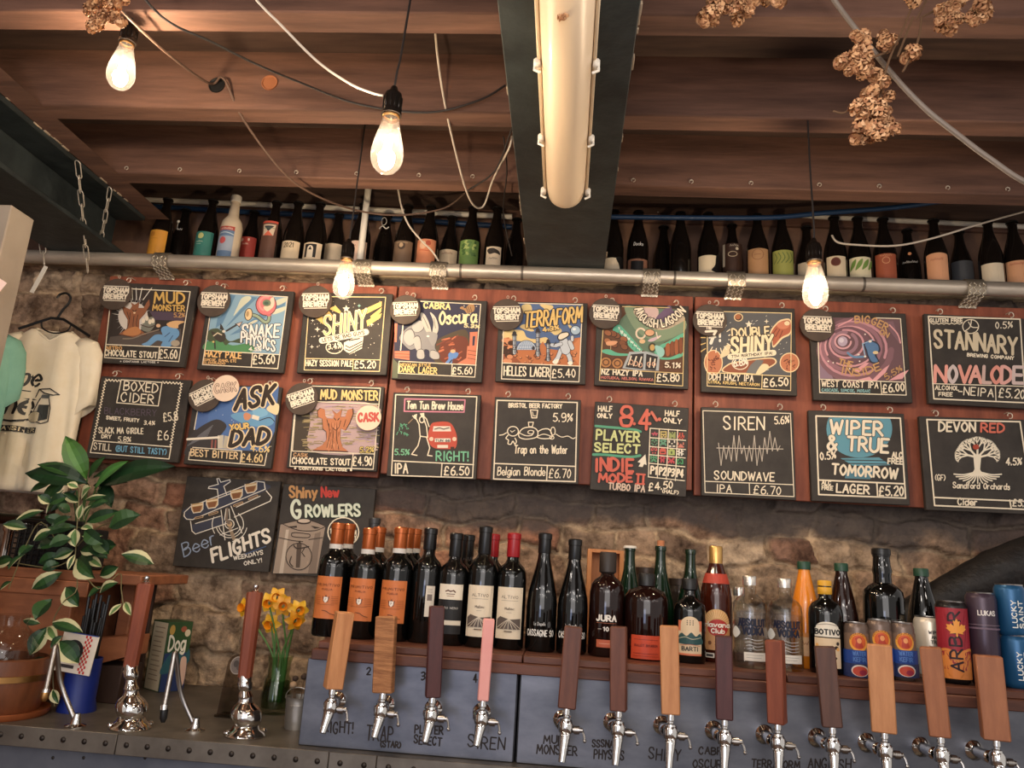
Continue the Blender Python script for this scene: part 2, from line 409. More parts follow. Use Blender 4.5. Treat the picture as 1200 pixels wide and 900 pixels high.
# ---------------------------------------------------------------- the setting
YW = 2.62
def cells(rows, x0, x1, seed):
    rnd = random.Random(seed); z = rows[0]; out = []
    while z < rows[1]:
        h = rnd.choice([.07, .09, .11, .13, .15]); x = x0-rnd.random()*.2; cur = []
        while x < x1:
            w = rnd.uniform(.13, .33) if h > .08 else rnd.uniform(.1, .22)
            cur.append((x, x+w, rnd.random(), rnd.uniform(-.014, .016))); x += w
        out.append((z, z+h, cur)); z += h
    return out
def stone_wall():
    X0, X1, Z0, Z1 = -2.35, 1.95, .2, 2.56; nx, nz = 640, 350
    rows = cells((Z0-.3, Z1+.3), X0-.5, X1+.5, 5)
    vs = []; cols = []
    for j in range(nz+1):
        z = Z0+(Z1-Z0)*j/nz
        for i in range(nx+1):
            x = X0+(X1-X0)*i/nx; p = Vector((x, 0, z))
            wx = x+.045*noise.noise(p*5)+.012*noise.noise(p*21); wz = z+.04*noise.noise(p*4+Vector((7, 3, 1)))+.012*noise.noise(p*19+Vector((1, 5, 2)))
            hgt = -.02; rv = .5; edge = 0
            for za, zb, cur in rows:
                if za <= wz < zb:
                    for xa, xb, r, d in cur:
                        if xa <= wx < xb:
                            e = min(wx-xa, xb-wx, wz-za, zb-wz); edge = min(1, max(0, (e-.001)/.011)); edge = edge*edge*(3-2*edge)
                            hgt = -.02+edge*(.024+d*1.3); rv = r; break
                    break
            hgt += .013*noise.noise(p*12)+.008*noise.noise(p*31)+.005*noise.noise(p*75)
            vs.append((x, YW-hgt, z)); cols.append((rv, edge, .5+.5*noise.noise(p*3.1), 1))
    fs = []
    for j in range(nz):
        for i in range(nx):
            a = j*(nx+1)+i; fs.append((a, a+1, a+nx+2, a+nx+1))
    n = len(vs)                                           # ledge on top and the upper wall behind the bottles
    me = bpy.data.meshes.new('wall_back'); me.from_pydata(vs, [], fs)
    ca = me.color_attributes.new('stone', 'FLOAT_COLOR', 'POINT'); d = []
    for c in cols: d += c
    ca.data.foreach_set('color', d); me.polygons.foreach_set('use_smooth', [True]*len(fs))
    m = bpy.data.materials.new('rubble_stone'); m.use_nodes = True; nt = m.node_tree; b = nt.nodes['Principled BSDF']; b.inputs['Roughness'].default_value = .9; b.inputs['Specular IOR Level'].default_value = .2
    a = nt.nodes.new('ShaderNodeAttribute'); a.attribute_name = 'stone'; sp = nt.nodes.new('ShaderNodeSeparateColor'); nt.links.new(a.outputs['Color'], sp.inputs[0])
    r = nt.nodes.new('ShaderNodeValToRGB'); r.color_ramp.interpolation = 'LINEAR'
    for k, (pos, c) in enumerate([(0, (146, 122, 104)), (.25, (190, 166, 140)), (.5, (164, 132, 110)), (.72, (206, 184, 158)), (.9, (162, 112, 90)), (1, (136, 118, 104))]):
        e = r.color_ramp.elements[k] if k < 2 else r.color_ramp.elements.new(pos)
        e.position = pos; e.color = lin(c)
    nt.links.new(sp.outputs[0], r.inputs[0])
    tc = nt.nodes.new('ShaderNodeTexCoord'); n1 = nt.nodes.new('ShaderNodeTexNoise'); n1.inputs['Scale'].default_value = 14; n1.inputs['Detail'].default_value = 8; n1.inputs['Roughness'].default_value = .7
    nt.links.new(tc.outputs['Object'], n1.inputs['Vector'])
    mo = nt.nodes.new('ShaderNodeMixRGB'); mo.inputs['Color1'].default_value = lin((206, 182, 152)); nt.links.new(sp.outputs[1], mo.inputs['Fac']); nt.links.new(r.outputs[0], mo.inputs['Color2'])
    cr = nt.nodes.new('ShaderNodeValToRGB'); cr.color_ramp.elements[0].position = .36; cr.color_ramp.elements[0].color = lin((112, 100, 92)); cr.color_ramp.elements[1].position = .62; cr.color_ramp.elements[1].color = lin((255, 250, 244))
    nt.links.new(n1.outputs[0], cr.inputs[0])
    mu = nt.nodes.new('ShaderNodeMixRGB'); mu.blend_type = 'MULTIPLY'; mu.inputs['Fac'].default_value = .9
    nt.links.new(mo.outputs[0], mu.inputs['Color1']); nt.links.new(cr.outputs[0], mu.inputs['Color2']); 
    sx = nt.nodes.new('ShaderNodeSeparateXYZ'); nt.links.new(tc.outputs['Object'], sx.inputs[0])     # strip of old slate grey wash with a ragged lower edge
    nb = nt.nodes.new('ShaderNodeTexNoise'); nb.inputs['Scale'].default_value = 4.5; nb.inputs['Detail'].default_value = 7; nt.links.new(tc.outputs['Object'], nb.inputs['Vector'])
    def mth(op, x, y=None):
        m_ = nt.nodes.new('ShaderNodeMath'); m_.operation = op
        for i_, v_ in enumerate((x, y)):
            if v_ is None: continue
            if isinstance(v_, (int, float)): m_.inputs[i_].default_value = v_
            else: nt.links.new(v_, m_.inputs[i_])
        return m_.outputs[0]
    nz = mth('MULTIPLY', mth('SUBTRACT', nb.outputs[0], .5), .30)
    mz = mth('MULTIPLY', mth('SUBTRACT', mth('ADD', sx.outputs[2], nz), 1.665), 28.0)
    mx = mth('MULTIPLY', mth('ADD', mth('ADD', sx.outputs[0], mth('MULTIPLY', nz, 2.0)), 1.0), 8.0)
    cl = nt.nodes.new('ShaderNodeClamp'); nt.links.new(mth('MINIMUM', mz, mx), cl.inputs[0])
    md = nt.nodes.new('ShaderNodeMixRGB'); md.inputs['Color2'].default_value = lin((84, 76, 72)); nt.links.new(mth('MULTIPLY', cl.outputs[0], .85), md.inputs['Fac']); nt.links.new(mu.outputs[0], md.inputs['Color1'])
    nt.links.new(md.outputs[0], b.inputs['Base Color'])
    bp = nt.nodes.new('ShaderNodeBump'); bp.inputs['Strength'].default_value = .8; bp.inputs['Distance'].default_value = .008; n2 = nt.nodes.new('ShaderNodeTexNoise'); n2.inputs['Scale'].default_value = 70; n2.inputs['Detail'].default_value = 5
    nt.links.new(tc.outputs['Object'], n2.inputs['Vector']); nt.links.new(n2.outputs[0], bp.inputs['Height']); nt.links.new(bp.outputs[0], b.inputs['Normal'])
    me.materials.append(m); me.update()
    o = bpy.data.objects.new('wall_back', me); COL.objects.link(o); tag(o, kind='structure')
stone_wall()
PLAST = mat('brown_limewash', (112, 84, 68), .85, c2=(140, 106, 86), scale=7, bump=.3)
LEDGE = mat('pale_ledge_stone', (150, 132, 110), .85, c2=(186, 166, 140), scale=12, bump=.5)
mb = MB(); mb.box2((-2.35, 2.60, 2.545), (1.95, 2.90, 2.562), .004); tag(mb.build('trim_1', LEDGE), kind='structure')
mb = MB(); mb.box2((-2.35, 2.84, 2.562), (1.95, 2.90, 3.0), .002); tag(mb.build('wall_rear', PLAST), kind='structure')
mb = MB(); mb.box2((-2.42, .2, 0), (-2.35, 2.9, 2.96), .002); tag(mb.build('wall_left', PLAST), kind='structure')
mb = MB(); mb.box2((-2.42, -3.2, 2.935), (2.6, 2.9, 2.96), .002); tag(mb.build('ceiling', WOODC), kind='structure')
mb = MB(); mb.box2((-2.6, -3.2, -.05), (2.6, 2.7, 0), .002); tag(mb.build('floor', mat('worn_boards', (84, 62, 46), .6, c2=(116, 88, 66), scale=5, stretch=(.6, 6, 6))), kind='structure')
for k in range(-2, 3):                                     # joists, parallel to the wall, resting on the steel beams
    y = 1.475+.388*k
    for xa, xb in ((-1.90, -.10), (.03, 2.4)):
        mb = MB(); mb.box2((xa, y, 2.75), (xb, y+.072, 2.94), .004)
        o = mb.build('ceiling_joist', WOODJ); tag(o, kind='structure')
        if k == 2:                                         # little screw eyes along the lower front edge
            for px in ((147, 210, 280, 347, 418, 491, 554) if xa < 0 else (742, 810, 880, 960, 1030, 1110, 1180)):
                e = at(px, 205 if px < 600 else 216, y-.004); mb = MB(); mb.tube([(e.x, y+.003, 2.772), (e.x, y-.006, 2.772)], .002, 6); mb.tube([(e.x+.006*sin(a), y-.006, 2.766-.006*cos(a)) for a in [g*.5 for g in range(12)]], .0014, 6); mb.build('screw_eye', mat('pale_zinc', (190, 176, 158), .5, .3), o)
mb = MB(); mb.prism([(-1.645, 2.7485), (-1.56, 2.7485), (-1.645, 2.79)], .9, 2.6); tag(mb.build('beam_packer', WOODJ), kind='structure')
mb = MB(); mb.box2((-2.3, 2.815, 2.90), (2.4, 2.84, 2.936), .004); tag(mb.build('wall_plate', WOODJ), kind='structure')
def steel_beam(x0, x1, y1):
    mb = MB(); mb.box2((x0, -.4, 2.55), (x1, y1, 2.566), .002)
    w = (x0+x1)/2; mb.box2((w-.02, -.4, 2.566), (w+.02, y1, 2.73), .002); mb.box2((x0, -.4, 2.73), (x1, y1, 2.748), .002)
    o = mb.build('steel_beam', STEEL); tag(o, kind='structure'); mb = MB(); rnd = random.Random(3)
    for k in range(22):                                    # flakes of old paint and plaster along the edges
        y = rnd.uniform(1.2, 2.45); top = x0 < -1; mb.box((x1+rnd.uniform(-.001, .003) if x0 < -1 or k % 2 else x0-rnd.uniform(-.001, .003), y, (2.745 if top else 2.566)+rnd.uniform(0, .006)), (.006, rnd.uniform(.008, .04), rnd.uniform(.003, .01)), .001)
    tag(mb.build('plaster_flakes', mat('old_plaster', (150, 132, 112), .9), o), kind='stuff')
steel_beam(-.168, .096, 2.55)
steel_beam(-1.91, -1.645, 2.58)
# grey column at the left
c0 = at(14, 240, 1.77)
mb = MB(); mb.box2((c0.x-.16, c0.y, 1.1), (c0.x, c0.y+.09, c0.z), .003)
pst = mb.build('column', mat('grey_coated_steel', (140, 128, 116), .45, .3, c2=(158, 146, 132), scale=4)); tag(pst, kind='structure')
p = at(2, 333, 1.765); mb = MB(); mb.box((p.x-.012, c0.y-.0015, p.z), (.035, .001, .03), .0003, Matrix.Rotation(.5, 3, 'Y'))
tag(mb.build('paper_note', mat('pink_paper', (226, 196, 184), .8)), 'small pink paper note stuck on the grey column', 'note')

# back boards behind the menu boards
YP = 2.53
for xa, xb, zb, lab in ((-1.705, -.632, 1.80, 'reddish brown wooden backboard behind the leftmost menu boards'), (-.626, .408, 1.815, 'reddish brown wooden backboard behind the middle menu boards'), (.414, 1.75, 1.80, 'reddish brown wooden backboard behind the rightmost menu boards')):
    mb = MB(); mb.box2((xa, YP, zb), (xb, YP+.022, 2.485), .002)
    o = mb.build('backboard', WOODP, org=((xa+xb)/2, YP, zb)); o.location = ((xa+xb)/2, YP, zb); tag(o, lab, 'backboard', 'wooden backboards')
# scaffold rail and its chequer plate straps
YR = 2.475
ra, rb = at(34, 298, YR), at(1190, 342, YR); zr = (ra.z+rb.z)/2
t = thing('scaffold_rail', 'long grey metal scaffold tube running above the menu boards', 'rail', (0, YR, zr))
mb = MB(); mb.tube([(ra.x-.25, 0, 0), (rb.x+.2, 0, 0)], .0242, 20); mb.build('tube', GALV, t)
for px in (540, 612, 790, 1010):
    x = at(px, 325, YR).x; mb = MB(); mb.tube([(x-.004, 0, 0), (x+.004, 0, 0)], .0252, 20); mb.build('joint_ring', ZINCD, t)
SN = ['leftmost', 'second', 'third', 'fourth', 'fifth', 'rightmost']
for k, px in enumerate((182, 423, 512, 764, 864, 1145)):
    x = at(px, 325, YR-.03).x; w = .058
    prof = [(YP+.02, zr+.03), (YR+.01, zr+.029), (YR-.012, zr+.025), (YR-.027, zr+.008), (YR-.0285, zr-.01), (YR-.02, zr-.028), (YP-.012, zr-.046), (YP-.009, 2.474)]
    mb = MB(); n = len(prof)
    for i, (y, z) in enumerate(prof):
        j = prof[min(i+1, n-1)]; q = prof[max(i-1, 0)]; d = Vector((0, j[0]-q[0], j[1]-q[1])).normalized(); nr = Vector((0, d.z, -d.y))*.0016
        for sx in (-w/2, w/2):
            for s_ in (0, 1): mb.v.append(Vector((x+sx, y, z))+nr*s_)
    for i in range(n-1):
        a = i*4
        for q in ((0, 2, 6, 4), (1, 5, 7, 3), (0, 4, 5, 1), (2, 3, 7, 6)): mb.f.append([a+v for v in q]); mb.m.append(0); mb.c.append(None)
    o = mb.build('rail_strap', CHECK, org=(x, YR, zr)); o.location = (x, YR, zr); mb = MB()
    # raised tread bars
    for i in range(3, n-1):
        (y0, z0), (y1, z1) = prof[i], prof[i+1]; L = math.hypot(y1-y0, z1-z0); d = Vector((0, y1-y0, z1-z0)).normalized()
        nr = Vector((0, d.z, -d.y)); nr = nr if nr.y < 0 else -nr
        m_ = int(L/.011)+1
        for r_ in range(m_):
            for c_ in range(4):
                cc = Vector((x-w/2+w*(c_+.5)/4, y0, z0))+d*(L*(r_+.5)/m_)+nr*.0024
                a = .8 if (r_+c_) % 2 else -.8
                M = Matrix((Vector((cos(a), 0, 0))+d*sin(a), Vector((-sin(a), 0, 0))+d*cos(a), nr)).transposed()
                mb.box(cc, (.013, .003, .002), .0008, M)
    mb.build('tread_bars', mat('bright_chequer', (226, 216, 198), .3, .8), o, org=(x, YR, zr))
    tag(o, SN[k]+' of the chequer plate straps folded over the rail', 'strap', 'chequer plate straps on the rail')
# conduit and hose behind the bottles
mb = MB(); mb.tube([(at(150, 233, 2.8).x, 2.80, at(150, 233, 2.8).z), tuple(at(380, 243, 2.8)), tuple(at(600, 254, 2.8))], .011, 10)
tag(mb.build('white_conduit', WHITEP), 'white conduit running behind the bottles left of the steel beam', 'pipe', 'white conduits under the ceiling')
mb = MB(); mb.tube([tuple(at(770, 246, 2.8)), tuple(at(850, 244, 2.8)), tuple(at(960, 254, 2.8)), tuple(at(1210, 266, 2.8))], .010, 10)
tag(mb.build('white_conduit', WHITEP), 'white conduit running behind the bottles right of the steel beam', 'pipe', 'white conduits under the ceiling')
mb = MB(); mb.tube([tuple(at(x, y, 2.79)) for x, y in ((150, 240), (300, 249), (450, 256), (600, 266))], .011, 10)
tag(mb.build('blue_hose', BLUEH), 'blue hose along the wall left of the steel beam', 'hose')
mb = MB(); mb.tube(crom([tuple(at(x, y, 2.56)) for x, y in ((700, 254), (790, 255), (900, 255), (960, 250), (1050, 243), (1130, 232), (1215, 222))], 4), .009, 10)
tag(mb.build('blue_hose', BLUEH), 'blue hose in front of the bottles right of the steel beam', 'hose')
p0, p1 = at(429, 234, 2.60), at(421, 312, 2.60); mb = MB(); mb.tube([(p1.x, 2.60, 2.562), (p1.x, 2.60, 2.935)], .0125, 12)
tag(mb.build('vertical_conduit', WHITEP), 'short upright white conduit between the bottles above the rail', 'pipe')

# counter
t = thing('bar_counter', 'grey metal bar counter with a dark riveted edge strip', 'counter', (-.3, 2.1, 0))
def part(mb, name, m, parent, **k): return mb.build(name, m, parent, org=tuple(parent.location), **k)
mb = MB(); mb.box2((-2.3, 1.862, 1.075), (1.9, 2.585, 1.1), .002); part(mb, 'worktop', ZINCD, t)
mb = MB(); mb.box2((-2.3, 1.90, .02), (1.9, 2.5, 1.075), .002); part(mb, 'front_panel', ZINCB, t)
xs = [-2.3, at(141, 850, 1.86).x, at(386, 885, 1.86).x, at(442, 888, 1.86).x, at(620, 900, 1.86).x, 1.25]
for a, b in zip(xs, xs[1:]):
    mb = MB(); mb.box2((a+.0008, 1.855, 1.057), (b-.0008, 1.862, 1.102), .0012); st = part(mb, 'edge_strip', ZINCD, t)
    n = max(1, int((b-a)/.05)); 
    for i in range(n):
        x = a+(b-a)*(i+.5)/n
        if -1.45 < x < .1:
            mb = MB(); mb.ball((x, 1.855, 1.08), .0066, 10, 5, (1, .6, 1)); mb.build('rivet', RIVET, st, org=tuple(t.location))
for px in (62, 98, 170): 
    p = at(px, 888, 1.9); mb = MB(); mb.ball((p.x, 1.9, p.z), .004, 8, 5, (1, .5, 1)); part(mb, 'screw', RIVET, t)
# tap towers: metal clad boxes with hand written beer names
def tower(xa, xb, lab, words):
    t = thing('tap_tower', lab, 'tap tower', ((xa+xb)/2, 2.1, 1.1), group='metal tap towers')
    mb = MB(); mb.box2((xa, 1.905, 1.1008), (xb, 2.36, 1.293), .002); part(mb, 'cabinet', ZINC, t)
    mb = MB(); mb.box2((xa+.002, 1.9, 1.1008), (xb-.002, 1.905, 1.293), .0015); part(mb, 'face_plate', ZINC, t)
    for w_, p0, p1, h in words: P = plane_paint(1.8995); P.text(w_, p0, p1, h*1.15, 1.75, (14, 15, 20), jit=.8); part(P.mb, 'marker_writing', PAINT, t, smooth=0)
xm = at(608, 800, 1.9).x
tower(-.6, xm-.002, 'left metal tap tower carrying four beer taps', [('RIGHT!', (379, 858), (414, 860), 11), ('TRAP', (429, 867), (460, 870), 15), ('(STAR)', (446, 875), (469, 877), 6), ('PLAYER', (486, 859), (519, 861), 8), ('SELECT', (485, 871), (517, 874), 8), ('SIREN', (548, 875), (591, 879), 12), ('2', (430, 790), (434, 790), 7), ('3', (494, 797), (498, 797), 8), ('4', (555, 799), (559, 799), 8)])
tower(xm+.002, 1.75, 'long right metal tap tower carrying nine beer taps', [('MUD', (637, 871), (660, 872), 8), ('MONSTER', (629, 883), (676, 885), 9), ('SSSNAKE', (694, 875), (728, 877), 7), ('PHYSICS', (696, 889), (731, 891), 9), ('SHINY', (760, 889), (797, 892), 11), ('CABRA', (819, 883), (853, 885), 7), ('OSCURA', (812, 899), (852, 901), 8), ('TERRAFORM', (881, 899), (937, 902), 8), ('ANGUISH', (947, 900), (997, 902), 10)])
t = thing('bottle_shelf', 'dark reddish wooden shelf on the tap towers, holding bottles and cans', 'shelf', (.5, 2.1, 1.295))
for a, b in ((-.585, .12), (.122, .86), (.862, 1.75)):
    mb = MB(); mb.box2((a, 1.878, 1.2935), (b, 2.4, 1.318), .002); part(mb, 'lower_board', SHELFW, t)
for a, b in ((-.575, -.085), (-.083, .52), (.522, 1.75)):
    mb = MB(); mb.box2((a, 1.892, 1.318), (b, 2.4, 1.335), .002); part(mb, 'upper_board', SHELFW, t)
# ---------------------------------------------------------------- menu boards
YB = 2.49
HOOKM = mat('zinc_hook', (206, 194, 176), .45, .45)
ORD = 0
def board(corners, label, zoom, draw, group, Y=YB, thick=.016, hooks=True, mt=None):
    q = [at(x, y, Y) for x, y in corners]                     # top left, top right, bottom right, bottom left
    c = sum(q, Vector())/4; ex = ((q[1]-q[0])+(q[2]-q[3]))/2; ez = ((q[0]-q[3])+(q[1]-q[2]))/2
    w, h = ex.length, ez.length; ex.normalize(); ang = -math.atan2(ex.z, ex.x)
    org = c-ez/2
    t = thing('menu_board', label, 'chalkboard', org, group=group)
    mb = MB(); mb.box(c+Vector((0, thick/2, 0)), (w, thick, h), .0015, Matrix.Rotation(ang, 3, 'Y')); mb.build('slab', mt or BOARD, t, org=org)
    x0, y0, sc = zoom
    A, B, L = plane_paint(Y-.0002, x0, y0, sc), plane_paint(Y-.0002, x0, y0, sc), plane_paint(Y-.0002, x0, y0, sc)
    L.price = None
    draw(A, B, L); na = A.n                                   # first pass only counts the layers of the picture underneath
    for P in (A, B, L): P.mb = MB(); P.n = 2
    B.n = na+4; L.n = na+30; L.price = MB()
    draw(A, B, L)
    for P, nm in ((A, 'artwork'), (B, 'painted_border'), (L, 'lettering')):
        if P.mb.f: P.build(nm, t, org)
    if L.price.f: L.price.build('price', PAINT, t, smooth=0, org=org)
    if hooks:
        for f in (.16, .86):
            p = c+ez/2+ex*w*(f-.5); mb = MB()
            mb.tube([p+Vector((.0075*sin(a), .004, .003+.009*(1-cos(a)))) for a in [pi*.15*k-.4 for k in range(12)]], .0016, 6)
            mb.tube([p+Vector((0, .004, .020)), p+Vector((.002, .018, .026)), p+Vector((.002, .0385, .026))], .0016, 6)
            mb.build('hook', HOOKM, t, org=org)
    return t
def Z8(x, y): return (x, y, 60/7)
CHK = (240, 226, 200)
def frame(B, tl, tr, br, bl, dl, dr, v0, v1, w=9, col=CHK):
    B.line([tl, tr, br, bl], w, col, closed=True); B.line([dl, dr], w, col)
    if v0: B.line([v0, v1], w, col)
def tree_creature(A, P, col, dark, lines):
    A.poly(P, dark); c = (sum(p[0] for p in P)/len(P), sum(p[1] for p in P)/len(P))
    A.poly([(c[0]+(x-c[0])*.95, c[1]+(y-c[1])*.97) for x, y in P], col)
    for l in lines: A.line(l, 7, dark, smooth=True)
TOPG, LOWG = 'menu boards of the top row', 'menu boards of the second row'

def d1(A, B, L):
    A.poly([(300, 165), (1050, 190), (955, 750), (225, 715)], (30, 26, 27))
    A.poly([(640, 380), (1010, 400), (985, 480), (700, 470)], (72, 58, 78))
    A.poly([(250, 640), (600, 600), (960, 560), (955, 745), (225, 715)], (78, 70, 66))
    rnd = random.Random(1)
    for k in range(30):
        a = radians(rnd.uniform(-60, 240)); r0, r1 = rnd.uniform(110, 140), rnd.uniform(170, 260)
        x, y = 470, 440
        p = [(x+r*cos(a+da)*.85, y-r*sin(a+da)*.9) for r, da in ((r0, -.04), (r1, 0), (r0, .05))]
        A.poly(p, rnd.choice([(226, 216, 205), (196, 188, 184), (150, 144, 146)]))
    A.ell((480, 440), 150, 150, (206, 196, 186))
    for x0, x1 in ((470, 475), (510, 515), (570, 545), (668, 580)): A.line([(x0, 150), (x1, 270)], 8, (220, 212, 200))
    body = [(365, 290), (395, 340), (450, 365), (470, 330), (455, 290), (495, 318), (545, 288), (535, 350), (590, 350), (625, 290), (650, 260), (655, 320), (600, 410), (545, 470), (540, 560), (620, 625), (480, 650), (330, 620), (420, 560), (425, 470), (385, 400), (370, 350)]
    tree_creature(A, body, (140, 84, 54), (58, 32, 24), [[(450, 400), (440, 500), (400, 600)], [(490, 430), (480, 520), (490, 620)], [(530, 420), (515, 520), (560, 610)], [(420, 390), (445, 470)]])
    A.poly([(430, 560), (520, 540), (560, 600), (480, 630), (380, 610)], (186, 122, 74), True)
    A.line([(475, 370), (495, 390), (515, 370)], 8, (52, 30, 24)); A.ell((495, 400), 12, 9, (230, 190, 150))
    A.poly([(600, 480), (680, 440), (700, 520), (640, 590), (560, 560)], (120, 122, 110), True)
    for x, y in ((585, 480), (620, 455), (650, 490), (680, 480)): A.ell((x, y), 17, 26, (228, 214, 190))
    A.line([(560, 520), (640, 545), (700, 525)], 10, (70, 50, 44), smooth=True)
    A.line([(380, 660), (480, 655), (600, 610), (740, 570)], 12, (130, 116, 100), smooth=True)
    for p in ([(560, 720), (620, 690), (700, 620), (800, 630), (790, 690), (720, 680), (640, 735)], [(760, 560), (830, 530), (930, 560), (950, 620), (900, 680), (850, 745), (760, 740), (790, 660)]):
        A.poly(p, (34, 44, 62), True); A.poly([(x*.97+.03*800, y*.97+.03*640) for x, y in p], (104, 154, 196), True)
    A.line([(800, 640), (850, 600)], 8, (50, 80, 120)); A.line([(840, 690), (880, 630)], 8, (50, 80, 120))
    A.poly([(820, 510), (900, 480), (1000, 490), (940, 520), (930, 555), (850, 545)], (214, 170, 120), True); A.ell((735, 530), 22, 18, (224, 180, 140))
    A.ell((905, 705), 45, 32, (170, 156, 136))
    frame(B, (270, 150), (1055, 188), (940, 890), (195, 850), (220, 718), (965, 752), (748, 740), (732, 875))
    L.text('MUD', (695, 300), (995, 305), 105, 20, (214, 172, 92)); L.text('MONSTER', (680, 375), (1000, 385), 55, 12, (214, 172, 92)); L.text('5.2%', (895, 445), (1000, 448), 42, 8, (196, 150, 96))
    L.text('NITRO', (222, 772), (372, 774), 34, 9, (206, 160, 104)); L.text('CHOCOLATE STOUT', (205, 830), (725, 858), 56, 11, CHK); L.text('£5.60', (752, 858), (932, 862), 84, 11, CHK)
    L.text('* CONTAINS LACTOSE *', (360, 900), (745, 910), 16, 5, (206, 200, 190))
board([(134, 331), (230, 335), (218, 430.5), (121, 425)], 'menu board painted with a brown tree creature and a reeling man in blue, top row', Z8(100, 320), d1, TOPG)

def d2(A, B, L):
    A.poly([(270, 110), (1000, 155), (915, 735), (180, 690)], (132, 168, 190))
    for p in ([(420, 130), (480, 140), (350, 420), (290, 460)], [(640, 150), (700, 160), (420, 430), (380, 460)], [(760, 300), (980, 190), (975, 240), (560, 500), (420, 540)], [(300, 360), (340, 350), (330, 420), (280, 470)]): A.poly(p, (92, 134, 166))
    for p in ([(540, 170), (600, 145), (640, 165), (600, 210), (530, 270), (460, 345), (500, 250)], [(890, 190), (990, 160), (985, 200), (900, 240)], [(860, 290), (980, 250), (970, 290), (860, 330)], [(610, 420), (680, 385), (700, 400), (620, 435)]): A.poly(p, (206, 208, 184), True)
    A.poly([(180, 690), (200, 600), (330, 590), (450, 640), (620, 620), (640, 710)], (74, 138, 88), True)
    A.poly([(200, 520), (230, 480), (300, 470), (330, 490), (360, 480), (380, 560), (430, 600), (520, 570), (560, 590), (545, 620), (430, 610), (380, 640), (330, 590), (210, 600)], (62, 78, 56), True)
    A.poly([(235, 500), (300, 520), (370, 520), (380, 580), (330, 610), (270, 570)], (48, 46, 42), True)
    A.poly([(330, 420), (345, 440), (370, 490), (320, 480)], (40, 40, 40)); A.line([(260, 545), (300, 515), (340, 535)], 12, (206, 190, 160)); A.ell((362, 500), 16, 14, (220, 208, 190))
    A.line([(390, 495), (490, 435)], 18, (40, 44, 46)); A.poly([(470, 425), (555, 398), (520, 465), (500, 440)], (36, 34, 36)); A.poly([(490, 425), (545, 405), (518, 450)], (210, 190, 176))
    A.line([(270, 600), (275, 670)], 16, (44, 48, 44)); A.ell((258, 605), 12, 10, (206, 180, 110))
    A.line([(630, 330), (700, 350), (770, 405), (810, 395), (820, 350)], 40, (44, 40, 40), smooth=True); A.line([(630, 330), (700, 350), (770, 405), (810, 395), (820, 350)], 26, (150, 168, 140), smooth=True)
    A.ell((612, 330), 42, 64, (48, 40, 38), .15); A.ell((612, 330), 34, 56, (222, 196, 150), .15); A.ell((602, 325), 14, 30, (170, 140, 100), .15)
    A.ell((788, 235), 107, 110, (96, 40, 44)); A.ell((788, 235), 98, 101, (216, 118, 122)); A.poly([(790, 320), (850, 335), (820, 350), (795, 345)], (206, 104, 110))
    A.ring((790, 225), 70, 70, 20, (232, 150, 146), a0=2, a1=5); A.poly([(830, 180), (865, 160), (870, 230), (840, 270)], (236, 206, 184), True); A.poly([(760, 260), (810, 240), (850, 260), (800, 300)], (240, 206, 176), True); A.ell((795, 215), 42, 34, (106, 122, 98)); A.ell((790, 218), 24, 16, (60, 90, 78))
    frame(B, (260, 110), (1003, 155), (905, 875), (150, 835), (178, 692), (928, 735), (652, 722), (640, 855))
    L.text('SNAKE', (545, 565), (915, 560), 125, 20, (240, 236, 228), up=(.1, -1), outline=(30, 40, 48), ow=6); L.text('PHYSICS', (540, 610), (880, 710), 105, 17, (240, 236, 228), up=(.05, -1), outline=(30, 40, 48), ow=6)
    L.text('4.5%', (620, 695), (740, 705), 34, 9, (236, 232, 220)); L.text('HAZY PALE', (180, 755), (540, 775), 56, 13, (236, 190, 124)); L.text('£5.60', (665, 830), (885, 825), 85, 12, CHK)
    L.text('SIMCOE, IDAHO, ETC', (170, 800), (495, 815), 24, 6, (226, 180, 120)); L.text('ELDORADO', (165, 830), (385, 838), 20, 6, (226, 180, 120))
board([(244, 338), (344.3, 341.7), (332.6, 437), (232, 433)], 'menu board with a pink balloon and a snake against blue sky', Z8(220, 330), d2, TOPG)

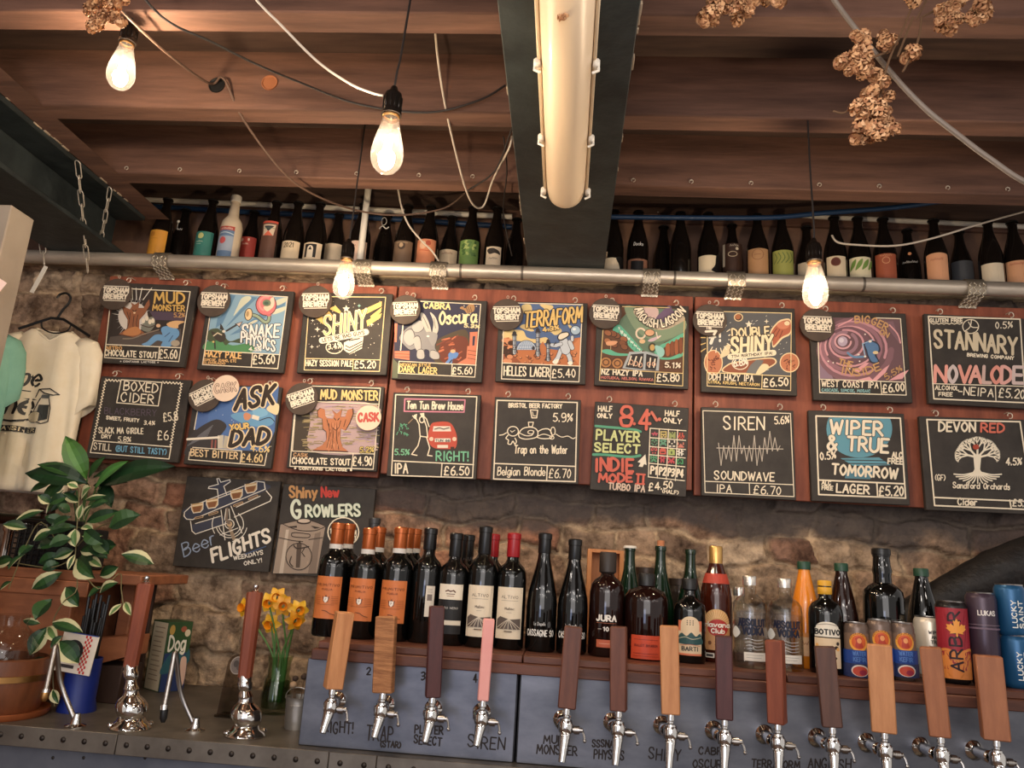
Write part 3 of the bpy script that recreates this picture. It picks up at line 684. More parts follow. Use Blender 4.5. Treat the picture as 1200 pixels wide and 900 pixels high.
def d3(A, B, L):
    rnd = random.Random(7)
    for k in range(80):
        A.ell((rnd.uniform(230, 960), rnd.uniform(130, 700)), rnd.uniform(3, 6), rnd.uniform(3, 6), (206, 196, 180), n=6)
    for c, r in (((318, 437), 30), ((270, 348), 18), ((262, 612), 22), ((318, 612), 13), ((332, 505), 12), ((862, 388), 25), ((690, 178), 10)): A.star(c, r, (236, 226, 206))
    A.star((737, 200), 20, (150, 206, 196))
    for a, b in (((290, 320), (380, 390)), ((365, 285), (470, 330)), ((430, 230), (545, 280))): A.poly([a, (a[0]+70, a[1]-30), (b[0]+10, b[1]-20), b], (228, 190, 108))
    for y0, y1, xa in ((155, 215, 730), (215, 270, 850), (275, 330, 810)): A.poly([(xa, 260+(y0-155)*.75), (965, y0), (962-(y0-155)*.1, y1-8), (xa+10, 318+(y0-155)*.75)], (232, 198, 116))
    L.line([(365, 550), (805, 465)], 64, (238, 228, 206)); L.text('LETS BE BAD GUYS', (372, 566), (795, 486), 34, 7, (50, 45, 40))
    L.ring((490, 620), 84, 62, 9, CHK); L.text('3.4%', (430, 640), (560, 625), 52, 10, CHK)
    A.poly([(585, 570), (690, 520), (780, 510), (765, 630), (640, 690), (580, 640)], (236, 226, 206))
    for k in range(3): A.line([(600, 600+k*34), (640, 622+k*30), (765, 560+k*24)], 10, (52, 46, 42)); 
    A.line([(640, 550), (740, 530)], 12, (52, 46, 42))
    L.text('SHINY', (385, 500), (800, 425), 185, 38, (60, 50, 42), up=(.05, -1)); L.text('SHINY', (385, 500), (800, 425), 185, 29, (240, 226, 196), up=(.05, -1)); L.text('SHINY', (385, 500), (800, 425), 178, 13, (228, 194, 126), up=(.05, -1))
    L.star((610, 235), 38, (240, 228, 206), 5, .45)
    frame(B, (240, 108), (1003, 115), (940, 860), (185, 845), (195, 730), (945, 745), (678, 738), (672, 855), 8, (240, 214, 160))
    L.text('HAZY SESSION PALE', (205, 806), (668, 812), 55, 10, CHK); L.text('£5.20', (695, 830), (910, 830), 70, 12, CHK)
board([(357, 342), (461.6, 345), (451.7, 439), (348.4, 437.7)], 'menu board with a golden winged emblem on a starry black ground, top row', Z8(335, 335), d3, TOPG)

def d4(A, B, L):
    A.poly([(150, 70), (1010, 100), (965, 710), (145, 660)], (38, 46, 72))
    A.poly([(560, 480), (760, 370), (870, 360), (900, 480), (880, 640), (800, 700), (560, 690)], (74, 66, 52), True)
    A.poly([(620, 480), (760, 420), (880, 450), (890, 660), (700, 700), (600, 640)], (104, 50, 38), True)
    rnd = random.Random(4)
    for k in range(26):
        x, y = rnd.uniform(570, 800), rnd.uniform(430, 700); A.line([(x, y), (x+rnd.uniform(10, 50), y-rnd.uniform(5, 30))], rnd.uniform(8, 18), rnd.choice([(170, 88, 62), (196, 112, 80), (120, 60, 46)]))
    for k in range(12): A.star((rnd.uniform(560, 990), rnd.uniform(110, 260)), 9, (232, 222, 206))
    for p in ([(905, 380), (985, 375), (980, 420), (905, 420)], [(905, 420), (935, 420), (930, 520), (900, 520)], [(960, 420), (980, 420), (975, 520), (950, 520)], [(880, 520), (980, 510), (965, 705), (770, 700), (870, 640)], [(150, 570), (300, 570), (300, 660), (150, 640)], [(150, 290), (178, 290), (170, 480), (150, 480)]):
        A.poly(p, (206, 124, 96))
    for y in (560, 600, 640): A.line([(885, y), (970, y+15)], 6, (120, 62, 48))
    for y in (595, 625): A.line([(155, y), (298, y+8)], 6, (130, 66, 52))
    body = [(190, 430), (260, 340), (340, 290), (400, 250), (440, 310), (500, 380), (560, 400), (575, 460), (560, 540), (600, 600), (600, 640), (510, 640), (500, 570), (450, 560), (455, 640), (375, 640), (370, 550), (300, 560), (230, 500)]
    A.poly(body, (46, 46, 50), True); A.poly([(x*.96+.04*400, y*.96+.04*450) for x, y in body], (138, 138, 140), True)
    for p in ([(330, 300), (420, 260), (450, 330), (400, 380), (340, 370)], [(260, 370), (330, 350), (360, 470), (300, 520), (240, 450)], [(340, 440), (400, 420), (420, 540), (370, 560)], [(500, 420), (570, 430), (555, 510), (520, 500)], [(380, 560), (440, 555), (450, 640), (380, 640)], [(515, 560), (590, 580), (600, 645), (520, 640)]):
        A.poly(p, (70, 70, 76), True); A.poly([(x*.93+.07*p[0][0], y*.93+.07*p[2][1]) for x, y in p], (178, 176, 172), True)
    A.poly([(410, 190), (450, 200), (500, 300), (520, 400), (470, 380), (420, 260)], (190, 186, 176), True); A.poly([(505, 180), (560, 230), (590, 330), (570, 400), (530, 390), (540, 280)], (198, 192, 180), True)
    A.line([(440, 230), (490, 340)], 6, (90, 90, 92)); A.line([(545, 240), (560, 340)], 6, (90, 90, 92))
    A.poly([(470, 380), (570, 390), (575, 450), (540, 520), (500, 470)], (150, 150, 150), True); A.ell((485, 420), 14, 9, (240, 236, 220))
    A.line([(235, 300), (210, 560)], 12, (238, 224, 200))
    A.poly([(690, 600), (720, 580), (790, 590), (770, 640), (735, 650), (720, 700), (660, 690), (690, 650)], (96, 138, 196), True); A.ell((735, 572), 26, 18, (214, 170, 130)); A.line([(700, 690), (725, 660)], 12, (30, 34, 50))
    A.poly([(805, 140), (830, 120), (860, 140), (900, 100), (950, 110), (945, 170), (880, 190), (850, 160)], (170, 130, 88), True)
    for k in range(3): A.line([(865+k*22, 125), (890+k*18, 180)], 6, (70, 56, 48))
    A.poly([(130, 640), (190, 700), (180, 840), (125, 840)], (96, 104, 84))
    B.line([(410, 70), (1015, 100), (955, 832), (185, 792), (195, 672), (970, 712)], 8, CHK); B.line([(728, 700), (722, 812)], 8, CHK)
    L.text('CABRA', (445, 135), (705, 152), 55, 14, (240, 214, 150)); L.text('Oscura', (600, 300), (965, 280), 125, 20, (244, 226, 176), ital=.15); L.text('5.3%', (850, 330), (1000, 345), 34, 10, (240, 220, 170))
    L.text('MEXICAN STYLE', (205, 722), (512, 728), 26, 6, (226, 190, 120)); L.text('DARK LAGER', (200, 780), (575, 802), 58, 11, (240, 210, 140)); L.text('£5.60', (735, 805), (935, 802), 66, 11, CHK)
board([(467, 349), (570.8, 352.6), (564.6, 448.3), (459.6, 444.2)], 'menu board with a huge grey horned beast over a night town', Z8(445, 345), d4, TOPG)

def d5(A, B, L):
    A.poly([(230, 85), (1005, 105), (980, 720), (205, 690)], (78, 104, 146))
    for p in ([(400, 110), (480, 100), (500, 160), (450, 190), (410, 180)], [(580, 100), (700, 110), (710, 140), (660, 165), (620, 140)], [(225, 370), (400, 360), (450, 430), (540, 450), (640, 430), (680, 480), (560, 490), (380, 470), (220, 440)], [(640, 350), (760, 330), (800, 370), (740, 410), (690, 380)], [(380, 330), (430, 300), (520, 360), (480, 370)], [(860, 300), (900, 320), (880, 340)]): A.poly(p, (222, 196, 136), True)
    A.poly([(210, 690), (215, 440), (270, 430), (310, 520), (400, 550), (560, 540), (610, 470), (650, 545), (760, 560), (860, 560), (930, 440), (990, 430), (980, 720)], (186, 112, 70))
    A.poly([(210, 690), (220, 560), (300, 600), (400, 690)], (150, 84, 56)); A.poly([(900, 520), (985, 430), (980, 720), (920, 640)], (206, 130, 84))
    rnd = random.Random(9)
    for k in range(30):
        x, y = rnd.uniform(230, 960), rnd.uniform(590, 700); r = rnd.uniform(8, 20); A.ell((x, y), r*1.3, r, (60, 34, 26), n=10); A.ell((x-2, y-3), r, r*.75, rnd.choice([(206, 134, 92), (150, 84, 56)]), n=10)
    for k in range(9): A.ell((rnd.uniform(225, 300), rnd.uniform(450, 680)), 34, 26, (60, 34, 26), n=12); A.ell((rnd.uniform(225, 300), rnd.uniform(450, 680)), 30, 22, (212, 142, 102), n=12)
    A.ell((445, 560), 105, 100, (40, 46, 60), 0, 20, pi, 2*pi); A.ell((445, 558), 97, 92, (176, 190, 206), 0, 20, pi, 2*pi)
    for k in range(-3, 4): A.line([(445+k*12, 470+abs(k)*3), (445+k*28, 555)], 4, (106, 126, 156))
    for y in (500, 530): A.line([(365, y+15), (525, y+15)], 4, (106, 126, 156))
    A.ell((515, 540), 16, 20, (40, 46, 60))
    for x, y0, y1, w in ((325, 390, 590, 30), (560, 360, 610, 30), (663, 470, 660, 26)):
        A.line([(x, y0), (x, y1)], w+10, (30, 32, 38)); A.line([(x, y0), (x, y1)], w, (170, 176, 182)); A.line([(x+6, y0), (x+6, y1)], w*.35, (96, 106, 120))
        A.poly([(x-w, y0+25), (x, y0-30), (x+w, y0+25)], (40, 42, 50)); A.line([(x-w, y1), (x-w*.4, y1-60)], 9, (40, 42, 50)); A.line([(x+w, y1), (x+w*.4, y1-60)], 9, (40, 42, 50))
        for yy in range(int(y0)+30, int(y1), 45): A.line([(x-w/2, yy), (x+w/2, yy)], 6, (50, 54, 64))
    def limb(pts, w): A.line(pts, w+10, (26, 28, 34)); A.line(pts, w, (196, 202, 208))
    limb([(790, 560), (760, 640), (735, 670)], 40); limb([(850, 570), (880, 640), (890, 690)], 40); limb([(820, 480), (840, 560)], 90); limb([(790, 500), (740, 515), (700, 510)], 34); limb([(880, 480), (905, 540)], 40)
    A.poly([(710, 670), (770, 650), (750, 700), (715, 695)], (240, 232, 214), True); A.ell((885, 692), 26, 20, (240, 232, 214))
    A.poly([(755, 440), (780, 390), (850, 375), (880, 400), (860, 430), (790, 470)], (30, 30, 34), True); A.poly([(765, 438), (785, 400), (850, 385), (868, 402), (850, 425), (790, 455)], (232, 220, 196), True)
    A.line([(740, 480), (720, 512)], 10, (60, 60, 66)); A.ell((938, 362), 55, 50, (30, 34, 42)); A.ell((938, 362), 47, 43, (168, 190, 206)); A.ell((925, 350), 18, 14, (226, 232, 232)); limb([(905, 430), (905, 460)], 28)
    frame(B, (225, 85), (1008, 105), (972, 880), (195, 850), (208, 690), (985, 722), (692, 705), (685, 868))
    L.text('TERRAFORM', (425, 335), (1000, 280), 150, 20, (228, 190, 116), up=(.05, -1), outline=(30, 26, 26), ow=8, ital=.06)
    L.text('4.3%', (612, 378), (770, 360), 42, 11, (232, 196, 124), outline=(60, 46, 40), ow=4)
    L.text('HELLES LAGER', (220, 815), (675, 830), 88, 13, CHK); L.text('£5.40', (705, 840), (940, 835), 80, 11, CHK)
board([(585, 352), (688.7, 356), (686, 450), (580.7, 447.7)], 'menu board with an astronaut animal and a dome on orange desert', Z8(565, 345), d5, TOPG)

def d6(A, B, L):
    A.poly([(200, 80), (1000, 100), (985, 745), (165, 705)], (92, 60, 42))
    A.poly([(330, 240), (480, 90), (1000, 110), (1000, 350), (800, 440), (700, 560), (560, 510)], (96, 122, 100))
    A.poly([(400, 90), (520, 90), (600, 220), (700, 290), (820, 290), (1000, 210), (1000, 330), (760, 430), (640, 400), (500, 300)], (126, 146, 118), True)
    A.poly([(540, 90), (720, 90), (740, 170), (690, 220), (620, 200)], (206, 176, 170), True); A.poly([(720, 190), (820, 90), (860, 70), (900, 130), (980, 100), (1000, 150), (860, 250), (760, 220)], (104, 84, 112), True)
    A.line([(520, 130), (600, 220), (720, 280), (840, 270), (980, 200)], 60, (196, 176, 150), smooth=True)
    A.poly([(285, 300), (340, 260), (400, 310), (480, 400), (560, 490), (580, 520), (520, 540), (440, 470), (360, 360), (300, 340)], (92, 176, 146), True)
    for k in range(7): A.line([(345+k*34, 290+k*36), (375+k*32, 350+k*30)], 14, (206, 222, 206)); A.line([(360+k*34, 300+k*36), (345+k*34, 350+k*34)], 6, (50, 110, 96))
    A.poly([(700, 540), (760, 470), (840, 430), (990, 345), (985, 390), (880, 440), (790, 500), (760, 570)], (96, 178, 146), True)
    A.poly([(760, 590), (860, 590), (985, 540), (980, 580), (880, 610), (770, 610)], (96, 178, 146), True); A.poly([(180, 515), (250, 510), (330, 545), (440, 555), (420, 575), (280, 570), (180, 540)], (96, 178, 146), True)
    rnd = random.Random(6)
    for k in range(14):
        x, y = rnd.uniform(215, 440), rnd.uniform(340, 500)
        if x-215 > (y-260)*1.0+30: continue
        A.ell((x, y), 42, 32, (54, 34, 26), .5, 12); A.ell((x-3, y-3), 36, 26, rnd.choice([(150, 92, 60), (126, 76, 50), (170, 108, 72)]), .5, 12)
    for c in ((215, 640), (330, 650)): 
        for r, q in ((70, (60, 36, 26)), (60, (176, 122, 74)), (40, (90, 56, 38)), (26, (176, 122, 74))): A.ell(c, r*.9, r*.85, q, n=16)
    for k in range(4): A.poly([(815+k*45, 470-k*18), (850+k*42, 450-k*18), (855+k*42, 560-k*8), (820+k*45, 570-k*8)], (160, 92, 58) if k % 2 == 0 else (130, 72, 46), True)
    A.line([(265, 440), (262, 510)], 7, (190, 160, 120)); A.poly([(215, 440), (260, 425), (330, 430), (300, 465), (230, 470)], (220, 160, 120), True)
    A.poly([(380, 700), (450, 535), (620, 530), (755, 570), (745, 725), (500, 715)], (170, 176, 178)); A.poly([(410, 690), (465, 560), (595, 550), (585, 710)], (36, 38, 42)); A.poly([(620, 555), (735, 585), (715, 722), (610, 712)], (36, 38, 42))
    for k in range(3): L.line([(440+k*52, 665+k*8), (468+k*52, 580+k*4)], 14, (232, 220, 196)); L.ring((470+k*45, 640+k*14), 18, 22, 8, (214, 168, 140))
    for k in range(2): L.line([(650+k*45, 690), (662+k*45, 600+k*10)], 14, (232, 220, 196)); L.ring((645+k*50, 660), 16, 20, 8, (214, 168, 140))
    A.ring((565, 350), 46, 50, 18, (228, 206, 180), a0=.3, a1=5.6); A.ell((655, 345), 52, 38, (50, 40, 36)); A.ell((655, 343), 45, 31, (220, 168, 130)); A.poly([(650, 410), (700, 390), (760, 370), (735, 400), (690, 430), (640, 430)], (206, 178, 186), True)
    A.line([(720, 340), (735, 400), (765, 375)], 10, (236, 216, 196)); A.ell((580, 430), 30, 22, (226, 186, 140)); A.ell((680, 490), 40, 48, (54, 58, 48)); A.ell((680, 492), 24, 32, (196, 160, 96))
    A.poly([(710, 470), (790, 500), (800, 560), (760, 590), (720, 540)], (150, 200, 190), True)
    B.line([(185, 320), (150, 822), (985, 878), (1003, 200)], 8, (226, 196, 136)); B.line([(160, 705), (988, 752)], 8, (226, 196, 136)); B.line([(712, 735), (705, 852)], 8, (226, 196, 136)); B.line([(380, 80), (850, 92)], 7, (226, 196, 136))
    L.arc_text('ANGUISH LAGOON', [(505, 110), (560, 220), (680, 290), (800, 285), (900, 240), (1010, 140)], 74, 15, (240, 226, 200), outline=(44, 38, 36), ow=7)
    L.text('5.1%', (805, 695), (955, 705), 50, 11, CHK); L.text('NZ HAZY IPA', (170, 765), (575, 785), 50, 12, CHK); L.text('MOTUEKA, NELSON, RIWAKA', (165, 810), (685, 835), 24, 7, (190, 110, 100)); L.text('£5.80', (725, 838), (950, 838), 72, 12, CHK)
board([(700, 355), (808, 358.8), (806, 456), (696, 451.5)], 'menu board with green vines and grey hatch doors over brown earth, top row', Z8(685, 350), d6, TOPG)

def d7(A, B, L):
    A.poly([(205, 85), (1045, 105), (1040, 735), (205, 700)], (84, 88, 92))
    rnd = random.Random(8)
    for k in range(50): x, y = rnd.uniform(420, 1030), rnd.uniform(120, 700); A.line([(x, y), (x+rnd.uniform(2, 24), y-rnd.uniform(0, 10))], 5, (214, 206, 190))
    A.ell((517, 145), 46, 42, (232, 206, 160)); A.ell((517, 145), 36, 33, (54, 44, 40)); A.ell((512, 140), 28, 26, (170, 104, 68))
    A.poly([(835, 290), (900, 200), (960, 165), (1040, 170), (1040, 310), (960, 360), (870, 450), (850, 380)], (236, 210, 166), True); A.poly([(845, 300), (905, 215), (965, 180), (1035, 185), (1035, 295), (950, 345), (872, 430), (860, 380)], (176, 96, 70), True)
    A.ell((965, 225), 62, 38, (206, 128, 98)); A.ell((1005, 205), 28, 22, (236, 216, 176))
    for k in range(3): A.line([(850+k*40, 330+k*10), (900+k*30, 260+k*10)], 10, (120, 60, 46))
    for c, rx, ry in (((265, 600), 95, 130), ((1030, 600), 100, 100)):
        A.ell(c, rx, ry, (236, 210, 166)); A.ell(c, rx-10, ry-10, (190, 118, 84))
        for k in range(26): a, r = rnd.uniform(0, 6.3), rnd.uniform(0, .85); x, y = c[0]+cos(a)*r*(rx-20), c[1]+sin(a)*r*(ry-20); A.line([(x, y), (x+rnd.uniform(-18, 18), y+rnd.uniform(-14, 14))], 10, (110, 58, 44))
    A.poly([(360, 695), (420, 610), (560, 580), (700, 560), (860, 550), (900, 600), (820, 660), (700, 715)], (236, 210, 166), True); A.poly([(375, 690), (430, 620), (560, 592), (700, 572), (850, 562), (885, 600), (810, 648), (700, 700)], (146, 84, 60), True)
    A.poly([(590, 705), (640, 620), (700, 570), (770, 580), (740, 640), (690, 712)], (110, 112, 112)); A.poly([(690, 715), (750, 620), (810, 620), (815, 660), (740, 715)], (236, 214, 172), True)
    A.poly([(330, 550), (380, 440), (430, 420), (430, 500), (380, 540)], (232, 210, 170), True)
    for k in range(11):
        a = radians(-100+k*22); A.line([(310+110*cos(a), 350+110*sin(a)), (310+150*cos(a), 350+150*sin(a))], 10, (240, 226, 196))
    for k in range(3): A.line([(140, 350+k*70), (185, 350+k*55)], 10, (226, 190, 116))
    L.line([(285, 300), (262, 345), (240, 405)], 32, (242, 234, 216)); L.line([(225, 350), (285, 345)], 18, (242, 234, 216)); L.text('!', (330, 385), (345, 385), 110, 22, (242, 234, 216))
    L.text('DOUBLE', (455, 350), (825, 325), 85, 17, (240, 220, 176), outline=(58, 48, 42), ow=8); L.text('SHINY', (445, 510), (850, 480), 150, 29, (244, 226, 186), up=(.03, -1), outline=(58, 48, 42), ow=8)
    L.line([(432, 545), (865, 505)], 60, (240, 226, 196)); L.text('7TH BIRTHDAY IPA!', (445, 557), (855, 520), 26, 6, (66, 56, 48)); L.star((618, 220), 38, (242, 230, 206), 5, .45); L.star((795, 190), 26, (240, 226, 200))
    L.ring((530, 610), 80, 62, 9, CHK); L.text('6.8%', (470, 640), (600, 625), 60, 12, (244, 236, 216))
    frame(B, (205, 85), (1048, 105), (1040, 882), (202, 835), (205, 700), (1042, 738), (755, 720), (750, 858), 8, (240, 214, 160))
    L.text('DDH HAZY IPA', (215, 775), (660, 795), 60, 10, CHK); L.text('CITRA, KRUSH, NECTARON', (210, 810), (720, 840), 26, 6, (232, 200, 130)); L.text('£6.50', (765, 845), (1015, 835), 78, 13, CHK)
board([(822, 358), (932.8, 361.4), (933, 464), (821, 459)], 'menu board with cream lettering, planets and a star on grey sky', Z8(805, 355), d7, TOPG)

def d8(A, B, L):
    A.poly([(245, 100), (1080, 120), (1105, 745), (250, 715)], (104, 76, 84))
    A.poly([(245, 400), (400, 720), (250, 715)], (140, 116, 134)); A.poly([(900, 150), (1000, 140), (1075, 380)], (124, 92, 104))
    rnd = random.Random(5)
    for k, (rx, ry, w, c) in enumerate(((360, 300, 60, (128, 92, 102)), (330, 270, 26, (196, 142, 152)), (290, 235, 40, (150, 106, 118)), (250, 200, 18, (214, 158, 164)), (200, 165, 44, (112, 80, 92)), (170, 140, 20, (206, 150, 158)), (120, 105, 34, (150, 114, 128)), (80, 70, 18, (216, 164, 170)))):
        cx, cy = 620-k*18, 430-k*12; A.line([(cx+rx*cos(t), cy+ry*sin(t)) for t in [k*.9+j*.26 for j in range(23)]], w, c, smooth=False)
    A.ell((490, 345), 50, 50, (186, 168, 186)); A.ell((478, 335), 24, 24, (216, 204, 214))
    for p in ([(440, 190), (600, 110), (580, 135), (445, 200)], [(780, 740), (900, 620), (960, 580), (920, 660), (830, 740)], [(950, 740), (1060, 670), (1155, 630), (1090, 720)], [(640, 730), (760, 700), (800, 740)], [(600, 640), (720, 560), (760, 560), (650, 660)]): A.poly(p, (226, 164, 168))
    A.line([(960, 180), (1040, 270), (1070, 360)], 14, (226, 166, 168), smooth=True)
    A.poly([(700, 360), (780, 335), (850, 370), (870, 440), (830, 480), (860, 560), (780, 565), (740, 500), (720, 440)], (30, 44, 66), True); A.poly([(715, 370), (780, 350), (840, 380), (850, 440), (810, 480), (845, 545), (785, 550), (750, 490), (735, 430)], (78, 118, 160), True)
    A.line([(690, 370), (715, 490)], 12, (150, 180, 206)); A.line([(690, 370), (790, 330)], 10, (150, 180, 206)); A.line([(540, 460), (600, 500), (700, 500)], 22, (100, 140, 176), smooth=True); A.ell((765, 345), 16, 12, (230, 220, 206)); A.ell((820, 458), 28, 16, (220, 196, 150)); A.ell((715, 497), 12, 10, (236, 226, 210)); A.ell((648, 478), 14, 9, (226, 216, 210))
    for p in ((345, 545), (395, 560), (660, 545), (560, 620), (715, 275)): A.ell(p, 8, 8, (240, 226, 214), n=8)
    B.line([(245, 350), (260, 860), (1128, 885), (1070, 118), (825, 110)], 9, CHK); B.line([(262, 725), (1110, 755)], 9, CHK); B.line([(870, 752), (882, 872)], 9, CHK)
    L.arc_text('BIGGER', [(615, 160), (760, 165), (925, 240)], 66, 13, (206, 160, 106)); L.arc_text('ON', [(855, 270), (935, 310)], 50, 11, (206, 160, 106)); L.arc_text('THE', [(445, 575), (575, 610)], 55, 12, (206, 160, 106)); L.arc_text('INSIDE', [(470, 670), (660, 695), (870, 630)], 70, 13, (206, 160, 106))
    L.text('5.5%', (925, 735), (1085, 640), 55, 10, (196, 150, 100)); L.text('WEST COAST IPA', (275, 800), (838, 818), 58, 10, CHK); L.text('CASCADE, SIMCOE, MOSAIC', (275, 850), (760, 862), 26, 7, (130, 176, 176)); L.text('£6.00', (890, 862), (1105, 845), 76, 13, CHK)
board([(950.4, 364.7), (1063, 367.6), (1068, 472), (951, 468.7)], 'menu board with a pink spiral tunnel and small blue figure', Z8(930, 360), d8, TOPG)

def d9(A, B, L):
    B.line([(240, 92), (1160, 120), (1215, 960), (295, 920)], 13, CHK, closed=True); B.line([(280, 768), (1200, 795)], 9, CHK); B.line([(912, 795), (918, 945)], 9, CHK)
    L.text('GLUTEN FREE', (255, 150), (580, 148), 34, 9, CHK); L.line([(265+k*26, 165+(6 if k % 2 else -4)) for k in range(13)], 8, CHK)
    L.ring((662, 195), 80, 70, 9, CHK); L.line([(600, 245), (655, 200), (670, 130)], 9, CHK, smooth=True); L.line([(640, 150), (675, 200), (735, 205)], 9, CHK, smooth=True)
    L.text('0.5%', (915, 215), (1080, 210), 64, 9, CHK)
    L.text('STANNARY', (300, 395), (1120, 480), 165, 29, (212, 196, 166), up=(0, -1), jit=.5); L.text('BREWING COMPANY', (625, 495), (1090, 530), 30, 9, CHK)
    for ch, (a, b), c in zip('NOVALODE', ((300, 410), (435, 515), (540, 650), (650, 760), (785, 855), (865, 960), (965, 1060), (1085, 1180)), ((232, 160, 146), (206, 190, 186), (228, 156, 140), (230, 166, 152), (206, 176, 166), (226, 150, 134), (226, 170, 160), (210, 188, 182))):
        L.text(ch, (a, 752+(a-300)*.015), (b, 754+(b-300)*.015), 160, 34, c, jit=0)
    L.text('ALCOHOL', (302, 830), (535, 838), 40, 9, CHK); L.text('FREE', (335, 895), (470, 898), 36, 9, CHK); L.text('-NEIPA', (530, 880), (878, 905), 78, 11, CHK); L.text('£5.20', (935, 905), (1195, 925), 86, 12, CHK)
board([(1084, 368), (1203, 373), (1210, 480), (1087, 472)], 'plain menu board with bold cream and pink lettering, top right', Z8(1060, 360), d9, TOPG)

def d10(A, B, L):
    def zig(a, b, n=14, amp=10):
        dx, dy = b[0]-a[0], b[1]-a[1]; l = math.hypot(dx, dy); return [(a[0]+dx*k/n-dy/l*amp*(1 if k % 2 else -1), a[1]+dy*k/n+dx/l*amp*(1 if k % 2 else -1)) for k in range(n+1)]
    B.line(zig((290, 45), (440, 55), 9), 9, CHK); B.line(zig((865, 70), (1055, 80), 11), 9, CHK); B.line(zig((290, 50), (170, 650), 40), 9, CHK); B.line(zig((1055, 80), (945, 715), 42), 9, CHK)
    B.line([(170, 655), (950, 718), (930, 840), (140, 775)], 10, CHK, closed=True); B.line([(450, 45), (860, 72), (822, 308), (405, 275)], 10, CHK, closed=True)
    L.text('BOXED', (470, 145), (810, 175), 88, 12, CHK, up=(.12, -1)); L.text('CIDER', (445, 255), (770, 285), 85, 12, CHK, up=(.12, -1)); L.text('BLACKBERRY', (280, 385), (800, 410), 62, 7, (88, 76, 92))
    L.text('SWEET, FRUITY', (300, 440), (625, 470), 32, 9, CHK); L.text('3.4%', (680, 495), (785, 500), 40, 8, CHK); L.text('£5.8', (880, 465), (1020, 448), 80, 10, CHK)
    L.text('SLACK MA GIRDLE', (228, 580), (672, 588), 55, 9, CHK); L.text('DRY', (258, 630), (352, 635), 34, 9, CHK); L.text('5.8%', (425, 668), (550, 672), 50, 8, CHK); L.text('£6', (825, 650), (930, 645), 85, 10, CHK)
    L.text('STILL', (180, 745), (355, 760), 65, 9, CHK); L.text('(BUT STILL TASTY)', (405, 765), (905, 800), 56, 9, (116, 176, 206))
board([(118.6, 440), (219.5, 446), (213, 541.5), (100.5, 537)], 'black menu board with zigzag chalk border and cider prices', Z8(90, 440), d10, LOWG)

def d11(A, B, L):
    A.poly([(225, 300), (640, 75), (1045, 60), (1020, 300), (1000, 520), (920, 720), (200, 690)], (74, 112, 168)); A.poly([(190, 500), (225, 305), (340, 330), (320, 480)], (70, 104, 160))
    rnd = random.Random(2)
    for k in range(30): A.ell((rnd.uniform(230, 1000), rnd.uniform(300, 690)), 4, 4, (226, 226, 220), n=6)
    A.poly([(130, 640), (170, 540), (330, 430), (440, 400), (520, 470), (430, 600), (430, 690), (110, 760)], (44, 46, 50), True)         # a plain dark rocky slope
    for k in range(6): A.line([(130+k*20, 660-k*18), (330+k*10, 560-k*20)], 10, (96, 98, 104))
    A.poly([(640, 420), (560, 360), (640, 330), (760, 320), (900, 300), (1000, 380), (960, 460), (800, 470)], (104, 158, 196), True); A.poly([(780, 300), (900, 290), (930, 350), (820, 380)], (126, 180, 212), True)
    A.poly([(690, 350), (720, 330), (770, 360), (740, 405), (700, 400)], (206, 140, 106), True); A.poly([(780, 350), (850, 370), (840, 410), (770, 390)], (236, 222, 200)); A.poly([(920, 290), (980, 240), (1045, 250), (1030, 350), (960, 330)], (232, 214, 170), True); A.line([(850, 410), (950, 380), (1000, 420)], 9, (34, 40, 54), smooth=True)
    A.poly([(430, 560), (490, 555), (480, 690), (430, 690)], (206, 196, 176)); A.poly([(500, 560), (540, 570), (530, 695), (480, 690)], (190, 180, 160)); A.line([(125, 598), (440, 580)], 22, (238, 226, 206)); A.line([(375, 610), (370, 690)], 16, (150, 84, 76)); A.line([(410, 610), (405, 690)], 16, (150, 84, 76))
    B.line([(228, 315), (195, 500)], 9, CHK); B.line([(150, 725), (138, 802), (900, 862), (925, 735)], 9, CHK); B.line([(180, 680), (670, 715)], 9, CHK); B.line([(672, 715), (655, 838)], 9, CHK)
    for s, p0, p1, h in (('ASK', (605, 300), (985, 240), 190), ('DAD', (555, 665), (930, 640), 150)):
        L.text(s, p0, p1, h, 66, (238, 216, 176), up=(.22, -1), jit=0); L.text(s, p0, p1, h, 40, (34, 28, 26), up=(.22, -1), jit=0)
    L.text('YOUR', (560, 505), (750, 490), 52, 15, (232, 196, 120), outline=(40, 36, 36), ow=4); L.text('4.6%', (765, 715), (950, 735), 60, 11, (236, 206, 140))
    L.text('BEST BITTER', (165, 765), (635, 800), 66, 11, (236, 206, 160)); L.text('£4.60', (675, 825), (890, 830), 78, 11, (236, 206, 150))
board([(228, 449), (330.4, 454), (317.6, 549), (216.7, 544)], 'menu board with outlined black letters over blue sky art', Z8(205, 445), d11, LOWG)

